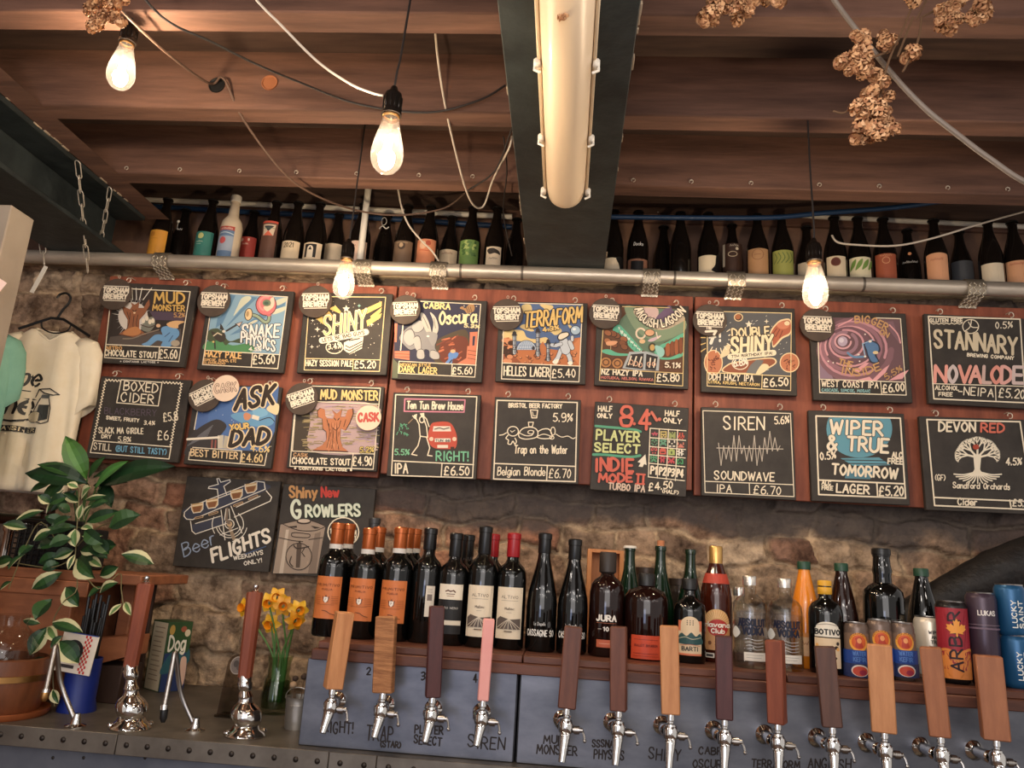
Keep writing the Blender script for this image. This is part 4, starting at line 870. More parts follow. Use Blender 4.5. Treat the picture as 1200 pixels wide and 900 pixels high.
def d12(A, B, L):
    A.poly([(185, 195), (1005, 210), (970, 700), (155, 670)], (60, 54, 46)); rnd = random.Random(12)
    A.poly([(400, 190), (1000, 210), (985, 480), (940, 690), (350, 680), (330, 400)], (186, 160, 160), True)
    for k in range(220):
        x, y = rnd.uniform(240, 960), rnd.uniform(220, 670); A.line([(x, y), (x+rnd.uniform(30, 80), y+rnd.uniform(-8, 8))], 9, rnd.choice([(206, 180, 176), (176, 150, 170), (190, 170, 130), (156, 140, 100)] if x > 450 else [(150, 134, 92), (176, 156, 116), (130, 116, 84)]))
    body = [(405, 330), (400, 270), (430, 240), (475, 255), (480, 320), (500, 345), (560, 350), (575, 310), (550, 260), (600, 300), (655, 250), (640, 330), (690, 330), (715, 260), (765, 245), (770, 300), (735, 390), (690, 470), (640, 450), (635, 560), (660, 640), (720, 685), (350, 672), (450, 620), (495, 560), (490, 480), (455, 450), (450, 350)]
    tree_creature(A, body, (186, 118, 82), (52, 32, 26), [[(520, 400), (525, 520), (500, 640)], [(560, 420), (560, 540), (550, 650)], [(600, 420), (600, 560), (620, 660)], [(500, 360), (520, 430)], [(640, 370), (620, 440)], [(690, 360), (670, 430)]])
    for k in range(40): x, y = rnd.uniform(505, 630), rnd.uniform(390, 660); A.line([(x, y), (x+rnd.uniform(-5, 5), y+40)], 5, rnd.choice([(130, 76, 50), (214, 150, 110)]))
    A.line([(575, 345), (590, 365)], 8, (40, 24, 20)); A.line([(625, 345), (610, 365)], 8, (40, 24, 20)); A.line([(560, 440), (590, 465), (620, 440)], 9, (90, 44, 34), smooth=True)
    frame(B, (200, 18), (1038, 45), (965, 858), (130, 828), (155, 675), (975, 705), (765, 700), (750, 840)); B.line([(185, 300), (155, 675)], 9, CHK); B.line([(400, 180), (1015, 205)], 8, CHK)
    L.text('MUD MONSTER', (440, 150), (1010, 165), 88, 16, (232, 198, 132), jit=.6); L.text('5.2%', (835, 690), (970, 690), 52, 10, (214, 190, 110), outline=(40, 34, 30), ow=5)
    L.text('CASK', (172, 728), (310, 735), 32, 8, (206, 160, 116)); L.text('CHOCOLATE STOUT', (158, 800), (735, 818), 58, 12, CHK); L.text('£4.90', (768, 820), (958, 822), 84, 11, CHK); L.text('* CONTAINS LACTOSE *', (180, 862), (755, 880), 26, 8, CHK)
board([(346, 450), (448.7, 453), (442.8, 553), (337, 548)], 'menu board with a pale brown tree creature raising both arms, second row', Z8(325, 450), d12, LOWG)

def d13(A, B, L):
    frame(B, (655, 50), (1035, 60), (1015, 440), (635, 428), (645, 360), (1020, 378), (872, 372), (868, 432), 5)
    L.line([(698, 70), (980, 75), (975, 132), (695, 128)], 6, (206, 130, 150), closed=True); L.text('Ten Tun Brew House', (708, 115), (970, 120), 34, 6, CHK, ital=.08)
    A.poly([(820, 190), (850, 178), (900, 178), (925, 200), (942, 250), (935, 300), (900, 305), (835, 300), (808, 270), (806, 245)], (190, 78, 62), True); A.poly([(832, 198), (910, 198), (915, 222), (828, 222)], (226, 214, 200)); L.line([(838, 212), (860, 205), (880, 212), (905, 205)], 4, (60, 50, 48))
    A.rect(838, 255, 912, 272, (232, 226, 210)); L.text('TUN 66', (842, 270), (908, 270), 10, 2.5, (30, 28, 28)); A.ell((822, 258), 10, 10, (230, 200, 176), n=10); A.ell((930, 258), 10, 10, (230, 200, 176), n=10); A.rect(850, 286, 900, 300, (226, 216, 200)); A.rect(912, 294, 930, 306, (60, 40, 36))
    for l in ([(745, 150), (765, 190), (770, 245), (805, 250), (800, 200), (785, 160)], [(770, 250), (760, 290), (730, 330), (755, 335)], [(800, 250), (815, 300), (805, 335), (826, 338)], [(735, 150), (750, 165)], [(775, 140), (800, 165), (812, 200)]): L.line(l, 5, CHK)
    L.ring((778, 168), 11, 14, 5, CHK); A.poly([(740, 145), (755, 140), (752, 165), (738, 160)], CHK); A.poly([(768, 138), (788, 135), (790, 160), (775, 155)], CHK)
    L.line([(735, 165), (715, 185)], 3, (170, 140, 110)); rnd = random.Random(3)
    for k in range(24): x, y = rnd.uniform(662, 715), rnd.uniform(185, 235); L.line([(x, y), (x+rnd.uniform(-10, 10), y+rnd.uniform(2, 10))], 4, (86, 158, 124))
    L.text('5.5%', (652, 332), (718, 334), 26, 5, (120, 186, 146)); L.text('RIGHT!', (846, 360), (998, 362), 42, 7, (120, 190, 152)); L.text('IPA', (652, 418), (712, 418), 44, 7, CHK); L.text('£6.50', (884, 426), (1002, 428), 38, 6, CHK)
board([(460, 460), (562.5, 462.5), (559, 562.5), (454, 557.5)], 'menu board with a small red car and a chalk outlined man, second row', (300, 450, 4), d13, LOWG)

def d14(A, B, L):
    frame(B, (150, 78), (955, 100), (935, 895), (115, 868), (125, 712), (935, 742), (655, 730), (648, 875), 12)
    L.text('BRISTOL BEER FACTORY', (268, 148), (800, 158), 40, 10, CHK); L.line([(485, 175), (500, 255), (548, 255), (558, 178), (485, 175)], 10, CHK); L.line([(505, 195), (515, 235), (540, 235)], 7, CHK); L.text('5.9%', (715, 290), (905, 295), 80, 11, CHK)
    L.line([(175, 430), (210, 425), (245, 405)], 9, CHK); L.ring((310, 390), 55, 48, 10, CHK); L.line([(260, 430), (240, 460), (265, 480), (260, 515), (290, 520), (310, 490), (330, 520), (345, 490), (330, 460)], 10, CHK, smooth=True); L.line([(285, 385), (300, 400), (330, 380)], 7, CHK)
    L.line([(365, 420), (400, 370), (460, 350), (530, 360), (560, 400), (545, 450), (450, 470), (380, 455), (365, 420)], 10, CHK, smooth=True); L.line([(380, 410), (440, 435), (500, 430), (520, 390)], 9, CHK, smooth=True); L.ring((490, 400), 30, 18, 8, CHK)
    L.line([(465, 300), (470, 345), (505, 345), (515, 300), (465, 300)], 9, CHK); L.line([(560, 395), (610, 370), (670, 370), (700, 420), (690, 460), (600, 465), (550, 450)], 10, CHK, smooth=True); L.line([(560, 440), (620, 420), (690, 440)], 8, CHK, smooth=True); L.ring((712, 390), 22, 40, 9, CHK); L.ring((700, 455), 22, 16, 8, CHK); L.line([(740, 420), (800, 450), (860, 440), (910, 465), (935, 455)], 9, CHK, smooth=True)
    L.text('Trap on the Water', (325, 610), (855, 615), 78, 11, CHK, ital=.1); L.text('Belgian Blonde', (155, 830), (630, 835), 80, 10, CHK, ital=.12); L.text('£6.70', (672, 855), (890, 860), 85, 10, CHK, ital=.08)
board([(579, 465), (680, 468.8), (678.7, 567.5), (575.5, 563)], 'menu board with a chalk line figure floating on water, second row', Z8(565, 460), d14, LOWG)

def d15(A, B, L):
    for s, a, b, h in (('HALF', (95, 145), (232, 150), 50), ('ONLY', (85, 210), (230, 218), 42), ('HALF', (765, 190), (905, 200), 50), ('ONLY', (748, 255), (925, 275), 44)): L.text(s, a, b, h, 11, CHK)
    for s, a, b, h in (('8', (320, 290), (425, 295), 185), ('.', (455, 275), (463, 275), 20), ('4', (505, 325), (610, 330), 190)): L.text(s, a, b, h, 30, (212, 106, 88), jit=0)
    L.line([(630, 160), (680, 240)], 28, (206, 110, 92)); L.ell((602, 180), 18, 18, (206, 110, 92)); L.ell((708, 230), 18, 18, (206, 110, 92))
    A.line([(70, 293), (200, 305), (330, 315), (460, 330), (520, 350)], 24, (84, 160, 128), smooth=True); A.line([(45, 580), (150, 580), (300, 595), (420, 605), (515, 590)], 26, (84, 160, 128), smooth=True)
    L.text('PLAYER', (75, 430), (505, 458), 95, 20, (206, 210, 146)); L.text('SELECT', (60, 550), (505, 570), 80, 20, (206, 210, 146))
    L.text('INDIE', (65, 745), (440, 750), 120, 28, (206, 100, 84), jit=.6); L.text('MODE', (100, 860), (430, 860), 80, 24, (206, 100, 84), jit=.8); L.text('II', (480, 875), (550, 880), 90, 22, (206, 100, 84), gap=4); L.line([(478, 780), (560, 785)], 18, (206, 100, 84)); L.line([(470, 878), (552, 880)], 18, (206, 100, 84))
    A.poly([(568, 578), (490, 655), (520, 665), (500, 700), (540, 705), (555, 675), (580, 685)], (234, 224, 204))
    for k in range(6): y = (318, 412, 500, 582, 668, 805)[k]; B.line([(615-k*4, y), (975-k*3, y+25+k*3)], 9, CHK)
    for k in range(4): B.line([(615+k*92, 316+k*6), (597+k*90, 805+k*13)], 9, CHK)
    cols = [(190, 84, 104), (196, 176, 110), (150, 160, 100), (196, 84, 70), (90, 140, 110), (96, 150, 122), (230, 222, 206), (200, 120, 106), (196, 90, 90), (206, 96, 84), (170, 186, 110), (226, 220, 206), (84, 150, 112), (180, 70, 80), (196, 76, 84), (70, 150, 100)]
    rnd = random.Random(4)
    for r in range(4):
        for c in range(4):
            x, y, q = 662+c*88-r*4, 370+r*84+c*8, cols[r*4+c]
            pat = [[rnd.random() > .4 for _ in range(3)] for _ in range(5)]
            for j in range(5):
                for i in range(5):
                    if pat[j][min(i, 4-i)]: A.rect(x-32+i*13, y-32+j*13, x-32+i*13+13, y-32+j*13+13, q)
    for k, s in enumerate(('P1', 'P2', 'P3', 'P4')): L.text(s, (618+k*87, 775+k*10), (678+k*87, 780+k*10), 72, 17, CHK)
    L.text('TURBO IPA', (195, 930), (555, 960), 62, 13, (214, 190, 170)); L.text('£4.50', (600, 945), (840, 920), 70, 12, CHK, up=(0, -1)); L.text('(HALF)', (735, 968), (890, 985), 34, 8, CHK)
board([(697.6, 471.4), (805.5, 477), (806, 583.7), (691, 572.5)], 'menu board with red and lime lettering beside a grid of tiny coloured icons', Z8(690, 465), d15, LOWG)

def d16(A, B, L):
    frame(B, (895, 125), (1305, 138), (1322, 528), (905, 508), (908, 456), (1318, 472), (1112, 464), (1114, 516), 4)
    L.text('SIREN', (992, 212), (1182, 214), 58, 7, CHK); L.text('5.6%', (1232, 188), (1298, 184), 34, 5, CHK); W_ = (190, 180, 166)
    B.line([(960, 300), (1270, 305)], 4, W_); rnd = random.Random(1); pts = []
    for k in range(25): pts.append((968+k*12, 302+(1 if k % 2 else -1)*rnd.choice([12, 25, 50, 60, 80])*(1 if k < 20 else 1.0)))
    B.line(pts, 3.5, W_)
    L.text('SOUNDWAVE', (948, 446), (1228, 456), 38, 6, CHK); L.text('IPA', (958, 506), (1028, 508), 34, 5, CHK); L.text('£6.70', (1132, 512), (1260, 520), 36, 5, CHK)
board([(821, 477.5), (930.5, 480.5), (932.5, 587), (822.5, 580)], 'menu board with a thin chalk sound wave across it, second row', (600, 450, 4), d16, LOWG)

def d17(A, B, L):
    A.ell((428, 210), 154, 135, (92, 152, 170), 0, 28, -.40, pi+.40); A.poly([(340, 348), (520, 344), (575, 380), (400, 384)], (92, 152, 170)); A.poly([(370, 396), (500, 394), (480, 446), (360, 442)], (80, 132, 150)); 
    for y in (356, 372, 388): A.line([(350, y), (560, y+4)], 4, (38, 34, 31))
    frame(B, (225, 150), (620, 160), (645, 535), (238, 518), (238, 450), (640, 468), (510, 462), (514, 528), 7)
    L.text('WIPER', (292, 232), (535, 242), 62, 13, CHK, outline=(40, 60, 66), ow=3); L.text('& TRUE', (280, 305), (560, 322), 62, 13, CHK, outline=(40, 60, 66), ow=3); L.text('0.5%', (246, 356), (316, 350), 34, 6, CHK); L.text('ALC', (580, 345), (626, 347), 24, 6, CHK); L.text('FREE', (560, 374), (628, 376), 24, 6, CHK)
    L.text('TOMORROW', (298, 422), (602, 444), 46, 10, CHK); L.text('ALC', (250, 472), (292, 474), 18, 5, CHK); L.text('FREE', (250, 496), (300, 498), 18, 5, CHK); L.text('LAGER', (318, 508), (470, 516), 38, 8, CHK); L.text('£5.20', (518, 524), (632, 524), 42, 7, CHK)
board([(947.5, 480.5), (1060, 485), (1066, 592), (951, 587)], 'menu board with a blue disc behind white lettering, second row', (900, 450, 4), d17, LOWG)

def d18(A, B, L):
    frame(B, (742, 168), (1178, 178), (1240, 590), (778, 570), (775, 532), (1235, 552), (1130, 545), (1136, 580), 7)
    L.text('DEVON', (798, 222), (968, 224), 42, 9, CHK); L.text('RED', (995, 226), (1102, 228), 40, 9, (214, 110, 90)); L.text('4.5%', (1112, 380), (1182, 382), 32, 6, CHK); L.text('(GF)', (780, 452), (824, 454), 26, 4, CHK); L.text('Sandford Orchards', (862, 488), (1126, 496), 26, 5, CHK); L.text('Cider', (884, 566), (974, 570), 30, 6, CHK); L.text('£5.20', (1140, 572), (1235, 578), 30, 6, CHK)
    T = (238, 226, 202); A.poly([(962, 330), (1000, 330), (994, 400), (1010, 430), (950, 430), (968, 400)], T); rnd = random.Random(6)
    def br(x, y, a, l, d):
        x2, y2 = x+l*cos(a), y-l*sin(a)*.9; A.line([(x, y), (x2, y2)], max(3, 2+d*2.4), T)
        if d > 0:
            for da in (-.5, .05, .52): br(x2, y2, a+da*rnd.uniform(.8, 1.1), l*.66, d-1)
    for a in (15, 50, 90, 130, 165): br(981, 345, radians(a), 46, 3)
    for k in range(13):
        a = radians(200+k*11.6); A.line([(981, 410), (981+60*cos(a)*1.1, 412-38*sin(a)), (981+118*cos(a), 400-66*sin(a))], 6, T, smooth=True)
    A.ell((972, 296), 15, 13, (170, 66, 46)); A.line([(975, 284), (982, 276)], 4, (60, 40, 30))
board([(1077.5, 487.5), (1203, 492), (1212, 603), (1085, 597.5)], 'menu board with a round white tree and its roots, second row', (900, 450, 4), d18, LOWG)

def d19(A, B, L):
    C = (232, 224, 210); NV = (44, 54, 74)
    A.poly([(140, 450), (180, 380), (860, 125), (950, 140), (950, 220), (220, 500)], NV, True); A.poly([(470, 85), (500, 120), (600, 100), (600, 140), (530, 170), (565, 270), (490, 290), (470, 200), (375, 185), (480, 140)], NV); A.poly([(205, 560), (530, 470), (560, 540), (240, 650)], NV)
    L.line([(135, 470), (140, 430), (200, 375), (860, 120), (940, 130), (950, 200), (220, 505), (160, 500), (135, 470)], 9, C); L.line([(200, 520), (215, 620), (250, 650), (560, 545)], 9, C); L.line([(250, 545), (500, 470)], 8, C); L.line([(640, 480), (1000, 320), (1015, 280), (960, 215)], 9, C); L.line([(660, 380), (900, 270)], 8, C)
    L.line([(480, 290), (470, 200), (380, 192), (385, 175), (480, 150), (465, 95), (485, 90), (505, 130), (595, 105), (600, 125), (535, 170), (565, 260)], 9, C); L.line([(480, 290), (600, 245)], 9, C)
    for x, y in ((270, 390), (420, 345), (665, 255), (810, 190)):
        L.poly([(x-62, y-40), (x+58, y-58), (x+56, y+10), (x+30, y+40), (x-40, y+50), (x-60, y+10)], (206, 170, 120)); L.poly([(x-50, y-10), (x+48, y-26), (x+28, y+30), (x-36, y+40)], (132, 84, 50)); L.line([(x-50, y-22), (x+48, y-38)], 9, (236, 220, 190)); L.line([(x-62, y-40), (x-60, y+10), (x-40, y+50), (x+30, y+40), (x+56, y+10), (x+58, y-58)], 7, C)
    for a, b in (((250, 490), (320, 475)), ((390, 455), (470, 430)), ((640, 365), (720, 335)), ((790, 300), (870, 265))): L.line([a, b], 22, (206, 170, 130)); L.line([a, b], 10, (60, 46, 40))
    for r in (110, 135, 175): L.ring((595, 555), r, r*.98, 8, C, a0=.2, a1=1.4 if r == 175 else 2.9)
    L.ring((595, 555), 175, 170, 8, C, a0=2.6, a1=3.6); L.ring((595, 555), 140, 140, 8, C, a0=-.9, a1=.3); L.ring((595, 550), 45, 45, 9, C); L.ell((595, 550), 28, 28, (190, 160, 124)); L.line([(570, 400), (560, 500), (590, 540)], 30, (120, 104, 90)); L.line([(560, 400), (545, 510)], 8, C); L.line([(590, 400), (600, 500)], 8, C); L.line([(600, 590), (640, 700)], 34, (150, 130, 106)); L.line([(510, 410), (550, 710)], 9, C); L.line([(610, 370), (720, 640)], 9, C); L.line([(500, 660), (680, 590)], 8, C)
    L.text('Beer', (140, 880), (460, 740), 130, 12, (150, 166, 190), up=(-.2, -1)); L.text('FLIGHTS', (430, 935), (1010, 720), 125, 28, (238, 228, 212), up=(-.15, -1), jit=.4); L.text('WEEKDAYS', (640, 912), (935, 852), 40, 9, C, up=(-.1, -1)); L.text('ONLY!', (745, 965), (925, 930), 38, 9, C, up=(-.1, -1)); L.line([(760, 850), (960, 775)], 12, (60, 84, 120))
board([(216.3, 558), (326, 564), (318, 671), (205, 663)], 'chalkboard with a white biplane carrying beers, hung low on the stone wall', Z8(200, 550), d19, 'chalkboards hung low on the stone wall', Y=2.565, hooks=False)

def d20(A, B, L):
    A.poly([(75, 470), (250, 430), (380, 425), (525, 490), (500, 620), (440, 960), (0, 960)], (158, 140, 124)); A.poly([(130, 520), (160, 520), (100, 960), (60, 960)], (196, 180, 162)); A.poly([(420, 560), (480, 540), (430, 960), (350, 960)], (128, 112, 100)); K = (44, 36, 32)
    for l in ([(90, 460), (250, 525), (420, 530), (525, 490)], [(80, 465), (240, 430), (380, 430), (520, 480)], [(60, 600), (200, 630), (300, 640)], [(360, 620), (500, 600)], [(190, 555), (230, 550), (330, 560), (370, 570), (350, 600), (200, 590), (190, 555)]): L.line(l, 8, K, smooth=True)
    L.ell((310, 440), 72, 26, K); L.ell((312, 432), 60, 19, (196, 178, 160)); L.poly([(150, 490), (240, 480), (240, 500), (160, 500)], K); L.poly([(380, 480), (480, 500), (420, 510)], K); L.line([(270, 640), (265, 660)], 20, K)
    L.ring((260, 790), 130, 135, 8, K); L.line([(185, 790), (170, 850), (200, 890)], 10, K, smooth=True); L.line([(320, 700), (290, 750), (320, 790)], 8, K); L.poly([(240, 660), (290, 660), (270, 900), (230, 900)], (78, 66, 58)); L.line([(210, 680), (250, 710), (360, 690)], 12, K, smooth=True)
    L.text('Shiny', (170, 195), (440, 195), 105, 22, (206, 152, 96)); L.text('New', (490, 190), (660, 188), 95, 20, (206, 66, 58)); L.text('G', (200, 400), (290, 395), 165, 32, (220, 226, 206), jit=0); L.text('ROWLERS', (335, 390), (880, 380), 110, 24, (220, 226, 206), outline=(30, 66, 44), ow=6); L.ring((710, 545), 155, 145, 12, CHK); L.text('1', (580, 560), (590, 560), 50, 9, CHK); L.text('ON', (805, 570), (838, 570), 42, 9, CHK); L.text('LY', (800, 620), (840, 620), 40, 9, CHK); L.ring((780, 820), 50, 50, 12, (206, 110, 120))
board([(328.7, 567), (437.8, 572.8), (432, 680), (322, 672)], 'chalkboard with a grey steel growler drawing, hung low behind the orange labelled bottles', Z8(320, 560), d20, 'chalkboards hung low on the stone wall', Y=2.565, hooks=False)

# round plaques hung over the corners of the brewery's own boards
def plaque(px, py, rpx, rot, lab, seven=False):
    Y = 2.474; c = at(px, py, Y); r = (at(px+rpx, py, Y)-c).length
    t = thing('round_plaque', lab, 'sign', c, group='round brewery plaques')
    mb = MB(); mb.lathe([(1e-4, -.003), (r-.001, -.003), (r, -.002), (r, .002), (r-.001, .003), (1e-4, .003)], 36, M=Matrix.Rotation(pi/2, 3, 'X')); mb.build('disc', PLAQUE, t)
    ca, sa = cos(rot), sin(rot)
    P = Paint(lambda x, y, o: Vector((r*(x*ca+y*sa), -.0031-o, r*(x*sa-y*ca))))
    P.text('TOPSHAM', (-.80, -.10), (.80, -.10), .30, .085, WHITE, jit=0); P.text('BREWERY', (-.68, .30), (.76, .30), .30, .085, WHITE, jit=0)
    P.line([(-.78, -.49), (.78, -.49)], .05, WHITE); P.line([(-.62, .42), (.72, .42)], .05, WHITE)
    if seven: P.text('IS', (-.2, .58), (.1, .58), .12, .05, WHITE, jit=0); P.line([(-.24, .74), (.12, .70), (.36, .68)], .14, WHITE); P.line([(.36, .68), (.24, .9)], .14, WHITE)
    P.build('lettering', t)
    mb = MB(); mb.tube([Vector((.004*sin(a), .002, r+.003+.005*(1-cos(a)))) for a in [.5*k for k in range(13)]], .001, 6); mb.build('hanging_ring', HOOKM, t)
WHO = 'hung over the corner of the '
for px, py, r, rot, lab in ((135.6, 345, 18.7, .0, 'board with the brown tree creature and blue man'), (250.6, 352.8, 19.2, .0, 'board with the pink balloon'), (369.7, 353.7, 19.5, .06, 'board with the golden wings'), (475, 363, 18, .08, 'board with the grey horned beast'), (593.8, 369, 19.5, .06, 'board with the astronaut animal'), (709.5, 367.5, 19.2, -.02, 'board with green vines and hatch doors'), (831.6, 375.4, 20, .0, 'grey sky board with planets'), (957.8, 381, 20.5, .0, 'board with the pink spiral tunnel'), (240, 463.7, 19, .52, 'board with outlined black letters on blue sky'), (353.6, 467.5, 19, .38, 'board with the pale brown tree creature')):
    plaque(px, py, r, rot, 'round plaque hung on the '+lab, lab.startswith('grey sky'))
def cask(px, py, rpx, col, lab, rot):
    Y = 2.466; c = at(px, py, Y); r = (at(px+rpx, py, Y)-c).length
    t = thing('cask_disc', lab, 'sign', c, group='pale cask discs')
    mb = MB(); mb.lathe([(1e-4, -.002), (r, -.002), (r, .002), (1e-4, .002)], 32, M=Matrix.Rotation(pi/2, 3, 'X')); mb.build('disc', mat('pale_card', (226, 200, 176), .7), t)
    P = Paint(lambda x, y, o: Vector((r*(x*cos(rot)+y*sin(rot)), -.0021-o, r*(x*sin(rot)-y*cos(rot)))))
    P.text('CASK', (-.78, .28), (.8, .28), .62, .17 if col[0] > 120 else .05, col, jit=.4)
    if col[0] < 120: P.text('CASK', (-.78, .28), (.8, .28), .62, .16, col, jit=.4); P.text('CASK', (-.78, .28), (.8, .28), .62, .09, (226, 200, 176), jit=.4)
    P.build('lettering', t)
cask(264.5, 455, 15.5, (96, 60, 58), 'pale disc with outlined lettering beside the tilted plaque of the blue sky board', .15)
cask(432, 489.7, 14.8, (190, 84, 76), 'pale disc with red lettering on the tree creature board of the second row', .08)
# ---------------------------------------------------------------- bottles
PROF = {
'bordeaux': [(0, 0), (.9, 0), (1, .018), (1, .60), (.96, .655), (.80, .70), (.52, .735), (.40, .765), (.385, .95), (.43, .955), (.43, .985), (.40, 1), (0, 1)],
'burgundy': [(0, 0), (.9, 0), (1, .018), (1, .40), (.95, .48), (.80, .58), (.58, .69), (.44, .78), (.38, .87), (.37, .95), (.42, .955), (.42, .985), (.40, 1), (0, 1)],
'beer': [(0, 0), (.9, 0), (1, .02), (1, .50), (.94, .58), (.72, .70), (.50, .80), (.40, .88), (.37, .955), (.43, .96), (.43, .99), (.3, 1), (0, 1)],
'squat': [(0, 0), (.92, 0), (1, .02), (1, .60), (.94, .67), (.72, .725), (.42, .76), (.34, .80), (.34, .90), (.40, .905), (.40, .93), (0, .93)],
'flask': [(0, 0), (.93, 0), (1, .03), (1, .66), (.97, .72), (.80, .79), (.45, .83), (.33, .86), (.33, .93), (.38, .935), (.38, .95), (0, .95)],
'vodka': [(0, 0), (.92, 0), (1, .02), (1, .62), (.96, .69), (.80, .745), (.48, .785), (.38, .81), (.37, .94), (0, .94)],
'rum': [(0, 0), (.92, 0), (1, .02), (1, .55), (.95, .62), (.78, .71), (.52, .80), (.40, .86), (.39, .95), (0, .95)],
'juice': [(0, 0), (.9, 0), (1, .02), (1, .45), (.95, .52), (.78, .66), (.55, .80), (.40, .90), (.38, .95), (0, .95)],
'port': [(0, 0), (.92, 0), (1, .02), (1, .60), (.95, .655), (.75, .69), (.46, .72), (.44, .78), (.50, .82), (.44, .86), (.40, .95), (.44, .955), (.44, 1), (0, 1)],
'stone': [(0, 0), (.92, 0), (1, .02), (1, .56), (.9, .64), (.6, .70), (.5, .72), (.42, .86), (.40, .90), (.45, .905), (.45, .94), (0, .94)]}
PM = {}
def paper(P, w, z0, z1, R, col, name, t, mt=None, arch=False):
    pass
def bottle(X, Y, z, H, R, kind, glass, lab, group=None, cap=None, label=None, deco=None, name='bottle', seg=22, lean=0):
    """cap = (profile kind, material, length)  label = (z bottom, z top, width mm, colour)"""
    t = thing(name, lab, 'bottle', (X, Y, z), -math.atan(X/Y)*.75 if X > .1 else 0, group)
    key = (kind, H, R, glass.name, seg)
    if key not in PM:
        mb = MB(); mb.lathe([(max(r*R, 1e-5), q*H) for r, q in PROF[kind]], seg); o = mb.build('glass_body', glass, t, smooth=50); PM[key] = o.data
    else:
        o = bpy.data.objects.new('glass_body', PM[key]); COL.objects.link(o); o.parent = t
    if cap:
        ck, cm, cl = cap[:3]; mb = MB()
        if ck == 'foil': rr = R*.445; mb.lathe([(rr*.98, H-cl), (rr, H-cl+.001), (rr*.98, H-.016), (rr*1.07, H-.015), (rr*1.07, H-.002), (rr*.9, H+.0008), (1e-5, H+.0008)], 18); nm = 'foil_capsule'
        elif ck == 'crown': rr = R*.47; mb.lathe([(rr*1.06, H-.006), (rr*1.08, H-.004), (rr*.95, H+.001), (1e-5, H+.0014)], 18); nm = 'crown_cap'
        elif ck == 'screw': rr = R*cap[3] if len(cap) > 3 else R*.45; mb.lathe([(rr, H-cl), (rr, H-.003), (rr*.92, H), (1e-5, H)], 20); nm = 'screw_cap'
        elif ck == 'cork': rr = R*.27; mb.lathe([(rr*.95, H-.005), (rr, H+cl), (1e-5, H+cl)], 14); nm = 'cork'
        elif ck == 'stopper': rr = R*.5; mb.lathe([(rr*.7, H-cl), (rr, H-cl*.9), (rr, H-.004), (rr*.9, H), (1e-5, H)], 18); nm = 'stopper'
        mb.build(nm, cm, t)
    if label:
        z0, z1, w, col = label; P = cyl_paint(R, z1); n = P.n
        P.rect(-w/2, 0, w/2, (z1-z0)*1000, col); P.build('label', t, mat=PRINT)
    if deco:
        z1 = label[1] if label else H*.5; P = cyl_paint(R, z1); P.n = 6; deco(P); P.build('label_print', t, mat=PRINT)
    return t
def can(X, Y, z, H, R, col, lab, group, deco, name='drink_can', top=(200, 196, 188)):
    t = thing(name, lab, 'can', (X, Y, z), -math.atan(X/Y)*.45, group)
    mb = MB(); mb.lathe([(1e-5, .004), (R*.7, .002), (R*.78, 0), (R*.9, .004), (R, .012), (R, H-.014), (R*.96, H-.009), (R*.86, H-.003)], 24); mb.build('can_body', mat('can_%d_%d_%d' % col, col, .3, .35), t, smooth=50)
    mb = MB(); mb.lathe([(R*.86, H-.003), (R*.88, H), (R*.84, H), (R*.82, H-.005), (1e-5, H-.005)], 24); mb.lathe([(R*.3, H-.0045), (R*.3, H-.003), (1e-5, H-.003)], 12, o=(0, -R*.25, 0)); mb.build('can_lid', BRUSH, t)
    P = cyl_paint(R, H-.014); P.n = 6; deco(P); P.build('can_print', t, mat=PRINT)
    return t
def squig(P, x0, x1, y, h, col):       # writing too small to read in the photograph
    n = max(4, int((x1-x0)/3)); P.line([(x0+(x1-x0)*k/n, y-(h if k % 2 else 0)*(.6+.4*((k*7) % 3)/2)) for k in range(n+1)], 1.2, col)
def matc(n, c, rough=.35, metal=0): return mat(n, c, rough, metal)
ZS = 1.3355
COPPERF = matc('orange_foil', (166, 86, 40), .3, .5); BLACKF = matc('black_foil', (20, 19, 19), .3); REDF = matc('red_foil', (150, 26, 32), .3); GREYF = matc('grey_black_foil', (52, 50, 50), .35)
def scaled(P, kx, ky):       # draw larger without redrawing
    f = P.fm; P.fm = lambda x, y, o: f(x*kx, y*ky, o); P.maxlen = P.maxlen and P.maxlen/kx; return P
def X_at(px, py, Y): return at(px, py, Y).x
def wine(px, py, Y, top, lab, kind='bordeaux', R=.0372, glass=None, cap=None, group=None, label=None, deco=None, topx=None, name='wine_bottle'):
    H = at(topx or px, top, Y).z-ZS
    return bottle(X_at(px, py, Y), Y, ZS, H, R, kind, glass or DGLASS, lab, group, cap, label, deco, name)
ORG = (198, 112, 58)
def orange_deco(P):
    K = (110, 56, 26)
    P.text('PRIMITIVO', (-21, 17), (21, 17), 4, .9, K); P.text('PUGLIA', (-9, 24), (9, 24), 2.6, .6, K)
    P.poly([(-4, 44), (-6, 34), (-3, 37), (0, 32), (3, 37), (6, 34), (4, 44)], K); P.poly([(-3.5, 36), (3.5, 36), (3.5, 42), (0, 46), (-3.5, 42)], (232, 220, 204)); P.text('P', (-1, 42), (1, 42), 4, .5, K)
    for k in range(5):
        for s in (-1, 1): P.line([(s*9, 35+k*3), (s*21, 35+k*3)], .5, K)
    P.line([(-14, 49), (14, 49)], .5, K); P.line([(-4, 59), (3, 60), (9, 64), (16, 66)], 1, (50, 28, 18), smooth=True)
G1 = 'orange labelled red wines'
whitef = matc('white_foil_band', (206, 200, 192), .5)
